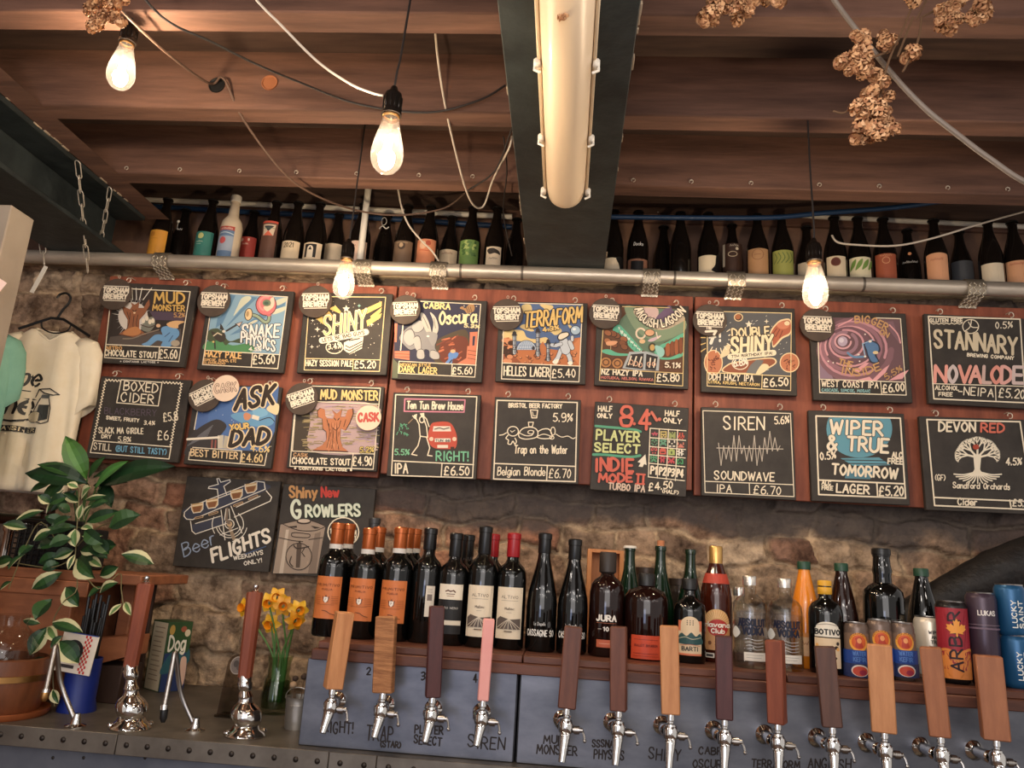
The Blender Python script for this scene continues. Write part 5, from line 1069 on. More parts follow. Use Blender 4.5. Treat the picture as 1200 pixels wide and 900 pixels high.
def orange_wine(px, Y, top, lab, front=True, cap=COPPERF):
    py = 640 if not front else 660
    t = wine(px, py, Y, top, lab, cap=('foil', cap, .064), group=G1, R=.0398, label=(.044, .148, 74, ORG) if front else None, deco=(lambda P: orange_deco(scaled(P, 1.45, 1.42))) if front else None)
    H = at(px, top, Y).z-ZS; mb = MB(); rr = .0398*.452; mb.lathe([(rr, H-.066), (rr, H-.054), (rr*.97, H-.054)], 18); mb.build('white_foil_band', whitef, t)
orange_wine(392, 2.02, 613, 'red wine with orange label and copper capsule, leftmost on the shelf')
orange_wine(430, 2.02, 619, 'red wine with orange label and copper capsule, second from the left')
orange_wine(467, 2.02, 618, 'red wine with orange label and copper capsule, third from the left')
orange_wine(406.5, 2.11, 614, 'copper capped bottle standing behind the leftmost orange labelled wine', False)
orange_wine(443, 2.11, 618, 'copper capped bottle standing behind the second orange labelled wine', False)
orange_wine(477, 2.11, 619, 'copper capped bottle right behind the third orange labelled wine', False)
orange_wine(485.5, 2.20, 620, 'copper capped bottle farthest behind the third orange labelled wine', False)
wine(436, 640, 2.22, 607, 'wine with grey and black capsule hidden behind the orange labelled wines', cap=('foil', GREYF, .05))
def scrap(P):
    P.rect(5, 2, 23, 60, (214, 202, 184)); P.rect(8, 18, 18, 30, (120, 108, 100)); [P.line([(8, 8+k*3), (18, 8+k*3)], .6, (130, 118, 108)) for k in range(3)]
wine(502, 660, 2.03, 619, 'dark wine with a cream back label turned aside, right of the orange labelled wines', cap=('foil', BLACKF, .055), label=None, R=.0385, deco=lambda P: scrap(scaled(P, 1.3, 1.3)))
def nero(P):
    P.rect(-22, 0, 22, 30, (226, 214, 192)); P.line([(-8, 14), (-4, 12), (0, 14), (5, 12), (8, 15)], 2.4, (96, 60, 40)); P.line([(-6, 19), (7, 19)], 1.5, (96, 60, 40)); P.line([(-5, 23), (6, 23)], 1.2, (150, 110, 80))
    P.text('TERO NERO', (-15, 48), (14, 48), 3.6, .8, (160, 156, 150)); P.rect(-21, 70, 21, 79, (220, 210, 190))
wine(533, 660, 2.02, 625, 'wine with split white and black label, fifth in the front row', cap=('foil', BLACKF, .06), R=.0385, label=(.028, .148, 68, (26, 25, 26)), deco=lambda P: nero(scaled(P, 1.5, 1.25)), group=None)
for px, Y, w_ in ((541, 2.105, 'right behind'), (549, 2.19, 'farthest behind')): wine(px, 640, Y, 627, 'black capped wine %s the split white and black label' % w_, cap=('foil', BLACKF, .06))
def alt(P):
    K = (96, 82, 70); P.text('ALTIVO', (-14, 20), (14, 20), 5, .7, K); P.line([(-14, 24), (14, 24)], .4, K); P.text('Malbec', (-7, 40), (8, 40), 4, .6, K); P.line([(-4, 45), (4, 45)], .4, K)
    P.poly([(-20, 58), (-14, 52), (2, 57), (20, 55), (20, 74), (-20, 74)], (92, 80, 72)); 
    for k in range(-3, 4): P.line([(0, 56), (k*7, 74)], .9, (206, 192, 170))
    P.rect(-6, 77, 6, 79, K)
G2 = 'wines with tall cream vineyard labels'
wine(567, 660, 2.02, 617, 'wine with tall cream vineyard label and black capsule, left of its red capped twin', cap=('foil', BLACKF, .07), R=.0385, label=(.026, .15, 72, (222, 206, 180)), deco=lambda P: alt(scaled(P, 1.5, 1.36)), group=G2)
wine(601, 660, 2.02, 625, 'wine with tall cream vineyard label and red capsule in the front row', cap=('foil', REDF, .06), R=.0385, label=(.026, .15, 72, (222, 206, 180)), deco=lambda P: alt(scaled(P, 1.5, 1.36)), group=G2)
wine(578, 640, 2.11, 626, 'red capped wine mostly hidden behind the cream vineyard labels', cap=('foil', REDF, .06))
def cas(P):
    P.text('La Chapelle', (-14, 2), (10, 2), 6, .7, (190, 186, 180)); P.ell((18, 0), 4, 6, (70, 70, 70)); P.text('CASSAGNE SO', (-30, 22), (30, 22), 11, 1.7, (222, 216, 206))
for px, tp, lab in ((636, 625, 'slender dark wine with white printed capitals, left one of the pair'), (672, 632, 'slender dark wine with white printed capitals, right one of the pair')):
    wine(px, 690, 2.02, tp, lab, kind='burgundy', R=.0385, cap=('foil', BLACKF, .05), label=None, deco=lambda P: (setattr(P, 'fm', cyl_paint(.0385, .066).fm), cas(scaled(P, 1.2, 1.25))), group='slender dark wines with white capitals')
# whiskies, rum and the bottles around them
def jura(P):
    P.text('JURA', (-15, 10), (15, 10), 10, 2.6, (226, 218, 206), jit=0); P.line([(-15, 14), (15, 14)], .7, (170, 100, 70)); P.text('10', (-4, 28), (4, 28), 7, 1.7, (216, 208, 196)); P.line([(-12, 25), (-7, 25)], .9, (190, 180, 170)); P.line([(7, 25), (12, 25)], .9, (190, 180, 170))
    P.rect(-14, 44, 26, 58, (186, 92, 60)); P.line([(-10, 51), (20, 51)], .8, (220, 170, 140))
H = at(713, 647, 2.02).z-ZS
bottle(X_at(711, 705, 2.02), 2.02, ZS, H, .044, 'squat', DEEPR, 'dark whisky with white printed name, black stopper and narrow orange strip', cap=('stopper', matc('dark_wood_stopper', (44, 34, 28), .5), .055), deco=lambda P: (setattr(P, 'fm', cyl_paint(.044, .098).fm), jura(scaled(P, 1.6, 1.3))), name='whisky_bottle')
def bul(P):
    P.rect(-38, 0, 38, 55, (196, 70, 38)); P.line([(-30, 10), (30, 10)], 1, (120, 34, 20)); P.text('BULLEIT BOURBON', (-28, 26), (28, 26), 5, 1, (110, 30, 18)); P.line([(-30, 42), (30, 42)], 1, (120, 34, 20)); P.line([(-30, 48), (30, 48)], .7, (120, 34, 20))
H = at(757, 640, 2.02).z-ZS+.006
bottle(X_at(757, 720, 2.02), 2.02, ZS, .205, .055, 'flask', DEEPR, 'broad flat shouldered bourbon flask with orange lower label', cap=('screw', BLACK, .03, .4), deco=lambda P: (setattr(P, 'fm', cyl_paint(.055, .058).fm), bul(P)), name='whiskey_bottle')
def barti(P):
    P.rect(-22, 8, 22, 80, (214, 120, 84)); P.ell((0, 16), 17, 17, (222, 196, 160)); P.rect(-17, 16, 17, 30, (222, 196, 160)); P.rect(-22, 30, 22, 76, (222, 196, 160))
    for k in range(9): P.ell((-5+(k % 3)*5, 8+(k//3)*4), 1.2, 1.2, (70, 60, 54), n=8)
    P.poly([(-22, 44), (-15, 34), (-6, 40), (2, 32), (10, 40), (18, 34), (22, 42), (22, 56), (-22, 56)], (44, 78, 78), True); P.line([(-20, 46), (-8, 42), (4, 46), (20, 42)], 1.4, (180, 176, 150), smooth=True); P.text('BARTI', (-14, 70), (14, 70), 8, 1.5, (40, 42, 44)); P.line([(-18, 60), (0, 57), (18, 60)], 1, (190, 96, 70), smooth=True)
bottle(X_at(808, 730, 2.01), 2.01, ZS, .20, .0395, 'squat', DGLASS, 'short dark rum bottle with arched sea wave label', cap=('stopper', BLACK, .03), deco=lambda P: (setattr(P, 'fm', cyl_paint(.0395, .108).fm), barti(scaled(P, 1.35, 1.12))), name='rum_bottle')
def hav(P):
    P.ell((0, 30), 26, 27, (214, 164, 104), n=26); 
    for k in range(17): a = pi+k*pi/16; P.line([(0+12*cos(a), 34+14*sin(a)), (25*cos(a), 32+27*sin(a))], 1, (236, 204, 150))
    P.rect(-26, 34, 26, 84, (196, 142, 90)); P.ell((2, 40), 19, 17, (178, 44, 36), n=26); P.text('Havana', (-22, 38), (24, 38), 9, 2, (240, 230, 210), jit=0); P.text('Club', (-9, 50), (13, 50), 8, 2, (240, 230, 210), jit=0)
    P.ell((-12, 70), 3, 4, (120, 70, 40)); P.text('3', (-3, 74), (3, 74), 8, 1.3, (96, 46, 30)); P.rect(-20, 90, -4, 99, (222, 210, 190)); P.rect(-18, 92, -6, 97, (60, 56, 52))
H = at(838, 640, 2.08).z-ZS
t = bottle(X_at(839, 715, 2.08), 2.08, ZS, H, .040, 'rum', AMBER, 'amber rum with gold cap and round red badge on a sunburst label', cap=('screw', matc('gold_cap', (206, 162, 96), .3, .8), .045, .43), deco=lambda P: (setattr(P, 'fm', cyl_paint(.040, .132).fm), hav(scaled(P, 1.3, 1.22))), name='rum_bottle')
mb = MB(); mb.lathe([(.0272, H*.755), (.0299, H*.725), (.0318, H*.705), (.0345, H*.668)], 22); mb.build('neck_label', matc('red_neck_label', (176, 62, 44), .5), t)
def vod(P):
    BLU = (8, 13, 40); P.text('ABSOLUT', (-22, 12), (26, 12), 13, 3.2, BLU, jit=0); P.text('VODKA', (-14, 28), (22, 28), 13, 3.2, BLU, jit=0)
    for k in range(4): P.line([(-12+k*2, 38+k*6), (-4+k, 36+k*6), (8, 39+k*6), (20, 37+k*6)], .7, (206, 204, 200), smooth=True)
    P.rect(-12, 62, 26, 78, (222, 214, 200)); P.line([(-8, 67), (20, 67)], .6, (120, 116, 110)); P.line([(-8, 72), (16, 72)], .6, (120, 116, 110)); P.poly([(-34, 22), (-26, 14), (-18, 26), (-26, 36), (-33, 32)], (206, 204, 196), True)
SILV = matc('silver_cap', (205, 198, 190), .25, .8); VODG = glassy('vodka_glass', (240, 242, 242), .95)
for px, tp, lab in ((879, 675, 'clear spirit bottle with blue capitals, next to the amber rum'), (920, 678, 'clear spirit bottle with blue capitals, next to the orange juice')):
    H = at(px, tp, 1.99).z-ZS; X = X_at(px, 730, 1.99)
    t = bottle(X, 1.99, ZS, H, .041, 'vodka', VODG, lab, 'clear spirit bottles with blue capitals', cap=('screw', SILV, .022, .42), deco=lambda P: (setattr(P, 'fm', cyl_paint(.041, .112).fm), vod(scaled(P, 1.35, 1.2))), name='spirit_bottle')
    mb = MB(); mb.lathe([(1e-5, .006), (.037, .006), (.0385, .012), (.0385, H*.60), (1e-5, H*.60)], 22); mb.build('spirit', glassy('clear_spirit', (250, 250, 252), .3), t)
H = at(866, 688, 2.13).z-ZS
bottle(X_at(866, 700, 2.13), 2.13, ZS, H, .036, 'vodka', VODG, 'clear silver capped bottle standing behind the amber rum', cap=('screw', SILV, .022, .42), name='spirit_bottle')
# green bottles, box and jars behind
for px, tp, cp, lab, g in ((738, 640, ('crown', matc('white_crown', (216, 208, 196), .4), .01), 'green bottle with white crown cap behind the whiskies', GGLASS), (774, 640, ('cork', matc('cork', (186, 118, 78), .8), .015), 'green bottle with a cork pushed in its neck', GGLASS), (809, 644, None, 'open green bottle behind the wave label rum', GGLASS)):
    H = at(px, tp, 2.16).z-ZS
    bottle(X_at(px, 660, 2.16), 2.16, ZS, H, .037, 'burgundy', g, lab, 'green bottles at the back of the shelf', cap=cp, name='green_bottle')
a, b = at(689, 643, 2.3), at(731, 643, 2.3); t = thing('wooden_box', 'upright pale wooden box behind the white printed whisky', 'box', ((a.x+b.x)/2, 2.32, ZS)); PALEW = mat('pale_box_wood', (176, 112, 66), .6, c2=(206, 140, 86), scale=6, stretch=(5, 5, .7))
w = b.x-a.x; h = a.z-ZS
for nm, c, s in (('back', (0, .03, h/2), (w, .006, h)), ('side', (-w/2+.006, 0, h/2), (.012, .07, h)), ('side', (w/2-.006, 0, h/2), (.012, .07, h)), ('lid', (0, 0, h-.005), (w-.024, .07, .01)), ('base', (0, 0, .005), (w-.024, .07, .01))):
    mb = MB(); mb.box(c, s, .001); mb.build(nm, PALEW, t)
for px, tp, lab in ((757, 665, 'ribbed dark jar behind the bourbon flask'), (797, 678, 'ribbed dark jar behind the wave label rum')):
    H = at(px, tp, 2.28).z-ZS; R = .038; mb = MB(); mb.lathe([(1e-5, 0), (R*.9, 0), (R, .01)]+[(R*(1+.02*(k % 2)), .02+(H-.05)*k/16) for k in range(17)]+[(R*.85, H-.02), (R*.85, H), (R*.78, H), (R*.78, H-.02), (1e-5, H-.02)], 22)
    t = thing('jar', lab, 'jar', (X_at(px, 690, 2.28), 2.28, ZS), group='ribbed jars at the back of the shelf'); mb.build('glass_body', matc('dark_jar', (52, 44, 38), .15), t)
    mb = MB(); mb.lathe([(R*.9, H-.018), (R*.9, H-.001), (R*.86, H), (1e-5, H)], 22); mb.build('lid', matc('jar_lid', (64, 52, 44), .4, .5), t)
# juice and mixers
GREENC = matc('green_cap', (26, 64, 44), .4)
H = at(941, 658, 2.08).z-ZS
t = bottle(X_at(943, 700, 2.08), 2.08, ZS, H, .036, 'juice', JUICE, 'orange juice bottle with dark green cap', cap=('screw', GREENC, .02, .46), label=(.03, .085, 60, (222, 176, 130)), deco=lambda P: (P.rect(-30, 0, 30, 10, (222, 140, 60)), squig(P, -12, 12, 28, 8, (150, 80, 40))), name='juice_bottle')
H = at(986, 660, 2.08).z-ZS
bottle(X_at(987, 700, 2.08), 2.08, ZS, H, .037, 'juice', BGLASS, 'dark cordial bottle with green cap, right of the orange juice', cap=('screw', GREENC, .02, .46), name='cordial_bottle')
H = at(1078, 666, 2.11).z-ZS
bottle(X_at(1081, 700, 2.11), 2.11, ZS, H, .040, 'juice', DGLASS, 'dark bottle with green cap behind the white can', cap=('screw', GREENC, .02, .46), name='cordial_bottle')
def botivo(P):
    P.ell((0, 12), 21, 13, (230, 220, 200)); P.rect(-23, 12, 23, 28, (230, 220, 200)); P.text('BOTIVO', (-22, 23), (22, 23), 9, 2.4, (24, 24, 26), jit=0); P.rect(-23, 30, 23, 86, (222, 196, 160)); rnd = random.Random(5)
    for k in range(20): P.ell((rnd.uniform(-19, 19), rnd.uniform(36, 76)), rnd.uniform(2, 4.5), rnd.uniform(2, 4.5), rnd.choice([(206, 120, 60), (50, 40, 36), (186, 90, 60), (230, 170, 90)]), n=9)
    P.line([(-18, 6), (0, 3), (18, 6)], .8, (90, 80, 70), smooth=True)
H = at(965, 680, 1.97).z-ZS; YEL = matc('yellow_wax', (214, 158, 40), .45)
t = bottle(X_at(968, 740, 1.985), 1.985, ZS, H, .040, 'vodka', DGLASS, 'dark bottle with yellow wax top and cream spotted label', cap=('screw', YEL, .013, .41), deco=lambda P: (setattr(P, 'fm', cyl_paint(.040, .118).fm), botivo(scaled(P, 1.3, 1.2))), name='aperitif_bottle')
mb = MB(); mb.lathe([(.0155, H-.033), (.0168, H-.031), (.0168, H-.018), (.0155, H-.016)], 18); mb.build('wax_band', YEL, t)
H = at(1031, 643, 2.06).z-ZS
bottle(X_at(1035, 700, 2.06), 2.06, ZS, H, .048, 'port', DGLASS, 'broad shouldered black port bottle with silver capitals', cap=('foil', BLACKF, .02), deco=lambda P: (setattr(P, 'fm', cyl_paint(.048, .125).fm), P.line([(-34, -7), (34, -7)], .6, (110, 106, 100)), P.text('COCKBURN', (-30, 6), (36, 6), 9, 2, (200, 194, 186), jit=0)), name='port_bottle')
def kefir(P):
    P.rect(-42, 10, 42, 48, (120, 96, 80)); P.ell((0, 30), 21, 21, (232, 160, 60)); P.ell((0, 30), 16, 16, (206, 92, 40)); P.poly([(-7, 42), (-6, 28), (-8, 22), (0, 18), (7, 22), (6, 30), (9, 42)], (176, 56, 36), True); P.ell((1, 27), 5, 6, (226, 150, 90)); P.arc_text('AGUAMADRE', [(-17, 26), (-12, 17), (0, 13), (12, 17), (17, 26)], 4, .8, (140, 60, 20))
    P.rect(-45, 48, 45, 78, (32, 66, 140)); P.text('WATER', (-13, 60), (13, 60), 9, 1.8, (80, 120, 186), jit=0); P.text('KEFIR', (-12, 73), (12, 73), 9, 1.8, (80, 120, 186), jit=0); P.rect(-45, 78, 45, 108, (40, 50, 90))
    P.ell((0, 93), 17, 13, (226, 214, 200)); P.ell((0, 94), 14.5, 11, (196, 70, 46)); P.ell((5, 97), 7, 6, (150, 36, 60))
for px, Y, tp, lab in ((1004, 1.955, 729, 'slim can with blue band and orange portrait badge, leftmost of three'), (1031, 1.955, 726, 'slim can with blue band and orange portrait badge, middle of three'), (1058, 1.955, 729, 'slim can with blue band and orange portrait badge, rightmost of three')):
    can(X_at(px, 760, Y), Y, ZS, at(px, tp, Y).z-ZS, .0272, (110, 92, 82), lab, 'slim cans with blue bands', kefir)
H = at(1085, 722, 2.025).z-ZS
can(X_at(1089, 750, 2.025), 2.025, ZS, H, .0335, (214, 202, 184), 'white can with small black serif lettering', None, lambda P: (P.text('WIPER', (-8, 26), (20, 26), 7, 1.6, (40, 38, 38)), P.text('AND', (-2, 37), (14, 37), 7, 1.6, (40, 38, 38)), P.text('TRUE', (-4, 48), (18, 48), 7, 1.6, (40, 38, 38)), P.line([(-8, 54), (22, 54)], .8, (120, 110, 104)), P.poly([(-40, 62), (40, 58), (40, 120), (-40, 120)], (150, 150, 146))))
def arbor(P):
    P.rect(-52, 2, 52, 140, (150, 34, 46)); P.rect(-52, 100, 52, 160, (214, 130, 60)); P.line([(-50, 104), (-25, 96), (0, 102), (30, 94), (50, 100)], 6, (214, 130, 60), smooth=True)
    for ch, y in (('A', 138), ('R', 62), ('B', 112), ('R', 35)): pass
    P.text('ARBOR', (9, 142), (9, 10), 24, 4.2, (40, 12, 18), up=(-1, 0), jit=0)
    P.poly([(x*1.15, y) for x, y in ((-1, 66), (-1, 58), (-12, 60), (-10, 56), (-18, 48), (-15, 46), (-17, 39), (-11, 40), (-9, 37), (-4, 43), (-5, 30), (-2, 32), (1, 25), (4, 32), (7, 30), (5, 43), (10, 37), (12, 40), (18, 39), (16, 46), (19, 48), (11, 56), (13, 60), (2, 58), (2, 66))], (226, 150, 60))
H = at(1112, 704, 1.965).z-ZS
t = can(X_at(1117, 755, 1.965), 1.965, ZS, H, .034, (30, 26, 26), 'tall crimson can with an orange maple leaf and sideways capitals', None, arbor)
H = at(1148, 694, 1.96).z-ZS
can(X_at(1152, 740, 1.96), 1.96, ZS, H, .033, (66, 52, 64), 'tall purple grey can with white capitals', None, lambda P: (P.text('LUKAS', (-16, 38), (21, 38), 10, 2.2, (222, 214, 206), jit=0), P.line([(-40, 60), (40, 60)], 1, (140, 120, 130)), P.rect(-40, 66, 40, 70, (110, 90, 104))))
BLUEC = (32, 82, 122)
def lucky(P): P.text('LUCKY', (2, 84), (2, 24), 9, 2.2, (222, 222, 214), up=(-1, 0), jit=0); P.text('SAINT', (16, 84), (16, 24), 9, 2.2, (222, 222, 214), up=(-1, 0), jit=0)
p0 = at(1190, 797, 1.96); hc = .118
can(p0.x+.006, 1.96, ZS, hc, .033, BLUEC, 'blue can with sideways white capitals, lower of two stacked', 'blue cans stacked in two', lucky)
can(p0.x+.003, 1.96, ZS+hc-.003, hc, .033, BLUEC, 'blue can with sideways white capitals, upper of two stacked', 'blue cans stacked in two', lucky)
# dark arched timber at the right end
a, b = at(1060, 715, 2.42), at(1230, 636, 2.42); d = Vector((b.x-a.x, 0, b.z-a.z)); L = d.length
mb = MB(); pts = crom([tuple(a+d*f+Vector((0, 0, .02*sin(pi*f)-.03))) for f in (-.1, .2, .5, .8, 1.1)], 5); mb.tube(pts, [.045+.03*i/len(pts) for i in range(len(pts))], 14)
for v in mb.v: v += Vector((0, 0, .008*noise.noise(v*30)))
o = mb.build('dark_log', mat('charred_timber', (20, 17, 16), .55, c2=(38, 32, 29), scale=20, bump=.8), None, org=tuple(a)); o.location = a
tag(o, 'dark rough timber slanting up behind the cans at the right end', 'timber')
# ---------------------------------------------------------------- top shelf bottles
ZT = 2.5625; G3 = 'bottles along the top ledge'
def shelfb(px, Y, lab, ytop, w, col, deco=None, kind='beer', H=.305, R=.0405, glass=None, cap=None, ybot=None, name='beer_bottle'):
    p = at(px, 290 if px < 640 else 305, Y); z1 = at(px, ytop, Y).z-ZT if ytop else .15; z0 = .03
    bottle(p.x, Y, ZT, H, R, kind, glass or BEERG, lab, G3, cap=cap or ('crown', BLACKM, .01), label=(z0, z1, w, col) if col else None, deco=(lambda P: (setattr(P, 'fm', cyl_paint(R, z1).fm), deco(P))) if deco else None, name=name, seg=18)
D = lambda c, *a: (lambda P: [f(P) for f in a])
F1, F2 = 2.67, 2.76
shelfb(187, F1, 'top ledge bottle with plain gold label, leftmost of the row', 274, 84, (206, 142, 52), lambda P: (P.ell((-14, 18), 10, 10, (180, 116, 44)), P.line([(-24, 36), (10, 36)], 1.5, (170, 106, 40))))
shelfb(211, F2, 'top ledge bottle printed with a small white figure, right of the gold label', 262, 0, None, lambda P: (P.ell((-2, 10), 6, 6, (206, 200, 190)), P.line([(-2, 18), (-2, 40)], 2, (200, 194, 184)), squig(P, -4, 18, 46, 8, (214, 206, 196))))
shelfb(241, F1, 'top ledge bottle with teal label and pale round moon', 276, 84, (58, 120, 108), lambda P: (P.ell((-6, 18), 12, 12, (190, 190, 126)), squig(P, -24, 6, 44, 6, (206, 206, 180)), P.line([(-20, 52), (0, 52)], 1.5, (180, 196, 180))))
shelfb(268, 2.64, 'white stoneware bottle with stopper, red and blue label', 270, 62, (96, 120, 150), lambda P: (P.rect(-31, 0, 31, 16, (170, 66, 56)), squig(P, -24, 24, 13, 9, (226, 206, 190)), P.rect(-31, 40, 31, 100, (150, 160, 176)), P.ell((-8, 58), 12, 14, (190, 84, 84)), P.line([(-28, 30), (0, 26), (28, 32)], 4, (176, 190, 200), smooth=True)), kind='stone', H=.31, R=.041, glass=STONEW, cap=('stopper', WHITEP, .03), name='stoneware_bottle')
shelfb(292, F2, 'top ledge bottle with low red label, behind the stoneware bottle', 282, 84, (170, 66, 56), lambda P: (P.ell((-14, 14), 5, 7, (220, 190, 176)), P.ell((12, 12), 4, 6, (220, 190, 176)), squig(P, -12, 12, 34, 8, (226, 206, 190))))
shelfb(317, F1, 'top ledge bottle with red capped patterned label', 264, 66, (96, 66, 54), lambda P: (P.rect(-33, 0, 33, 8, (196, 80, 62)), P.poly([(-26, 14), (26, 14), (20, 60), (-20, 60)], (206, 186, 160)), P.poly([(-20, 20), (20, 20), (0, 44)], (60, 60, 66)), P.poly([(-18, 60), (0, 40), (18, 60)], (206, 100, 76)), P.line([(-24, 30), (24, 30)], 2, (90, 120, 96))))
shelfb(343, F1, 'top ledge bottle with cream label dated 2021', 287, 84, (214, 192, 160), lambda P: P.text('2021', (-20, 26), (18, 26), 18, 2.6, (50, 40, 36)))
shelfb(369, F1, 'top ledge bottle with a white arch on black inside a cream label', 289, 84, (220, 198, 168), lambda P: (P.rect(-26, 6, 20, 60, (30, 26, 26)), P.ell((-3, 26), 12, 14, (226, 210, 186)), P.rect(-15, 26, 9, 60, (226, 210, 186)), P.poly([(-3, 16), (4, 30), (-10, 30)], (40, 34, 32))))
shelfb(393, F2, 'top ledge bottle with plain cream label behind the small hanging bulb', 290, 84, (216, 194, 164))
shelfb(421, F1, 'top ledge bottle with pale pink label behind the upright conduit', 287, 84, (206, 176, 156), lambda P: squig(P, -24, 0, 24, 10, (140, 100, 86)))
shelfb(450, F2, 'clear necked bottle with white line drawings, right of the conduit', 262, 0, None, lambda P: (P.ring((0, 10), 10, 16, 2, (214, 206, 196)), P.line([(-16, 40), (-4, 30), (10, 40), (20, 32)], 4, (220, 212, 200), smooth=True)))
shelfb(474, F1, 'top ledge bottle with brown sepia picture label', 287, 84, (112, 90, 72), lambda P: (P.ell((-2, 20), 14, 16, (60, 46, 40)), P.ell((-4, 18), 8, 9, (176, 150, 120)), P.line([(-26, 8), (20, 8)], 2, (170, 146, 116))))
shelfb(501, F1, 'top ledge bottle with orange pink label', 285, 84, (206, 132, 96), lambda P: (P.ell((-10, 24), 14, 16, (220, 176, 146)), P.ell((10, 16), 10, 10, (176, 84, 62)), P.line([(-24, 44), (14, 48)], 3, (176, 84, 62))))
shelfb(527, F2, 'top ledge bottle with low cream label, right of the orange pink label', 297, 84, (220, 196, 162), lambda P: squig(P, -24, 20, 20, 9, (150, 90, 70)))
shelfb(551, F1, 'top ledge bottle with leafy green label left of the beam', 286, 84, (110, 140, 76), lambda P: [P.ell((random.Random(k).uniform(-30, 26), random.Random(k+50).uniform(6, 60)), 5, 8, random.Random(k).choice([(66, 96, 52), (166, 180, 110), (90, 120, 70)]), k, 8) for k in range(26)])
shelfb(580, F1, 'top ledge bottle with white label and black blot, last before the beam', 294, 60, (216, 196, 170), lambda P: (P.poly([(-26, 12), (-4, 6), (20, 16), (26, 30), (6, 26), (-14, 30)], (50, 44, 40), True), squig(P, -16, 16, 50, 8, (80, 70, 64))))
shelfb(604, F2, 'unlabelled dark bottle half behind the steel beam', None, 0, None)
shelfb(718, F1, 'top ledge bottle with curved white label, first right of the beam', 307, 84, (226, 206, 176), lambda P: P.poly([(12, -2), (50, -2), (50, 60), (30, 60), (26, 30)], (20, 16, 14), True))
shelfb(747, F1, 'top ledge bottle with white script and a brown framed label', 308, 84, (140, 96, 74), lambda P: (P.rect(-26, 8, 22, 60, (26, 22, 22)), P.text('Docks', (-16, -52), (18, -52), 13, 1.8, (222, 214, 204), ital=.2)))
shelfb(777, F2, 'unlabelled dark bottle, second of two between script and white crescent', None, 0, None, H=.29)
shelfb(797, F1, 'unlabelled brown bottle beside the white crescent label', None, 0, None)
shelfb(830, F1, 'top ledge bottle with white crescent label cut on a slant', 304, 84, (226, 206, 172), lambda P: P.poly([(30, -2), (50, -2), (50, 60), (10, 60), (24, 36)], (20, 16, 14), True))
shelfb(858, F2, 'top ledge bottle with brown label and cream lettering', 290, 84, (70, 48, 38), lambda P: (P.rect(-42, 0, -30, 90, (206, 190, 166)), squig(P, -10, 22, 12, 9, (222, 206, 180)), P.ell((16, 22), 6, 6, (226, 210, 180)), P.ring((0, 44), 16, 10, 2.5, (206, 186, 156))))
shelfb(888, F1, 'top ledge bottle with tan label and ringed emblem', 296, 84, (176, 132, 92), lambda P: (P.ring((-2, 24), 20, 20, 2, (130, 90, 60)), P.line([(-12, 24), (8, 24)], 2, (130, 90, 60))))
shelfb(917, F1, 'top ledge bottle with yellow green scrollwork label', 298, 84, (150, 150, 78), lambda P: [P.line([(-30+k*14, 10), (-22+k*14, 30), (-34+k*14, 50)], 3, (90, 106, 56), smooth=True) for k in range(5)])
shelfb(946, F2, 'top ledge bottle behind the rightmost hanging bulb', 312, 84, (210, 190, 160))
shelfb(979, F1, 'top ledge bottle with a brown disc on an arched cream label', 305, 72, (214, 194, 162), lambda P: (P.ell((-2, 22), 17, 17, (110, 60, 44)), P.ell((-2, 22), 13, 13, (90, 46, 36))))
shelfb(1007, F1, 'top ledge bottle with green leaf stripes on a white label', 306, 84, (216, 204, 170), lambda P: [P.poly([(-40+k*22, 50), (-30+k*22, 20), (-14+k*22, 8), (-20+k*22, 34)], (110, 140, 66), True) for k in range(4)])
shelfb(1037, F1, 'top ledge bottle with rust red label and pale swirl', 302, 78, (160, 84, 58), lambda P: (P.ring((0, 26), 12, 12, 2.5, (206, 150, 110)), squig(P, -20, 20, 10, 8, (206, 150, 110))))
shelfb(1065, F2, 'black printed bottle with an orange dot, right of the rust red label', 300, 0, None, lambda P: (P.ell((0, 8), 6, 6, (226, 150, 100)), squig(P, -26, 26, 44, 9, (206, 196, 186))))
shelfb(1097, F1, 'top ledge bottle with arched peach label', 303, 78, (216, 156, 116), lambda P: (P.ell((0, 0), 38, 6, (216, 156, 116)), squig(P, -22, 18, 22, 9, (176, 96, 70))))
shelfb(1126, F2, 'top ledge bottle with dark slate label, right of the peach label', 310, 84, (70, 70, 72))
shelfb(1161, F1, 'top ledge bottle with plain cream label, second from the right end', 313, 78, (214, 196, 168))
shelfb(1190, F1, 'top ledge bottle with orange lettered cream label at the right end', 310, 78, (206, 150, 110), lambda P: squig(P, -24, 20, 16, 9, (160, 70, 46)))
# ---------------------------------------------------------------- beer taps
OAK = mat('pale_oak', (176, 116, 72), .55, c2=(202, 142, 94), scale=8, stretch=(6, 6, .8), bump=.1)
ROUGHOAK = mat('sawn_oak', (136, 88, 54), .7, c2=(178, 122, 78), scale=14, stretch=(1.2, 1.2, 9), bump=.4)
PURPLE = mat('purple_brown_wood', (64, 30, 30), .5, c2=(84, 42, 40), scale=8, stretch=(6, 6, .8), bump=.08)
WALNUT = mat('walnut_wood', (86, 48, 36), .5, c2=(112, 66, 48), scale=8, stretch=(6, 6, .8), bump=.1)
REDWOOD = mat('redwood', (112, 54, 36), .5, c2=(138, 72, 48), scale=8, stretch=(6, 6, .8), bump=.08)
DARKW = mat('dark_brown_wood', (74, 46, 36), .5, c2=(96, 62, 48), scale=8, stretch=(6, 6, .8), bump=.1)
MIDW = mat('mid_brown_wood', (140, 86, 56), .55, c2=(166, 106, 70), scale=8, stretch=(6, 6, .8), bump=.1)
PINK = mat('pink_painted_wood', (222, 150, 142), .55, c2=(230, 164, 154), scale=8)
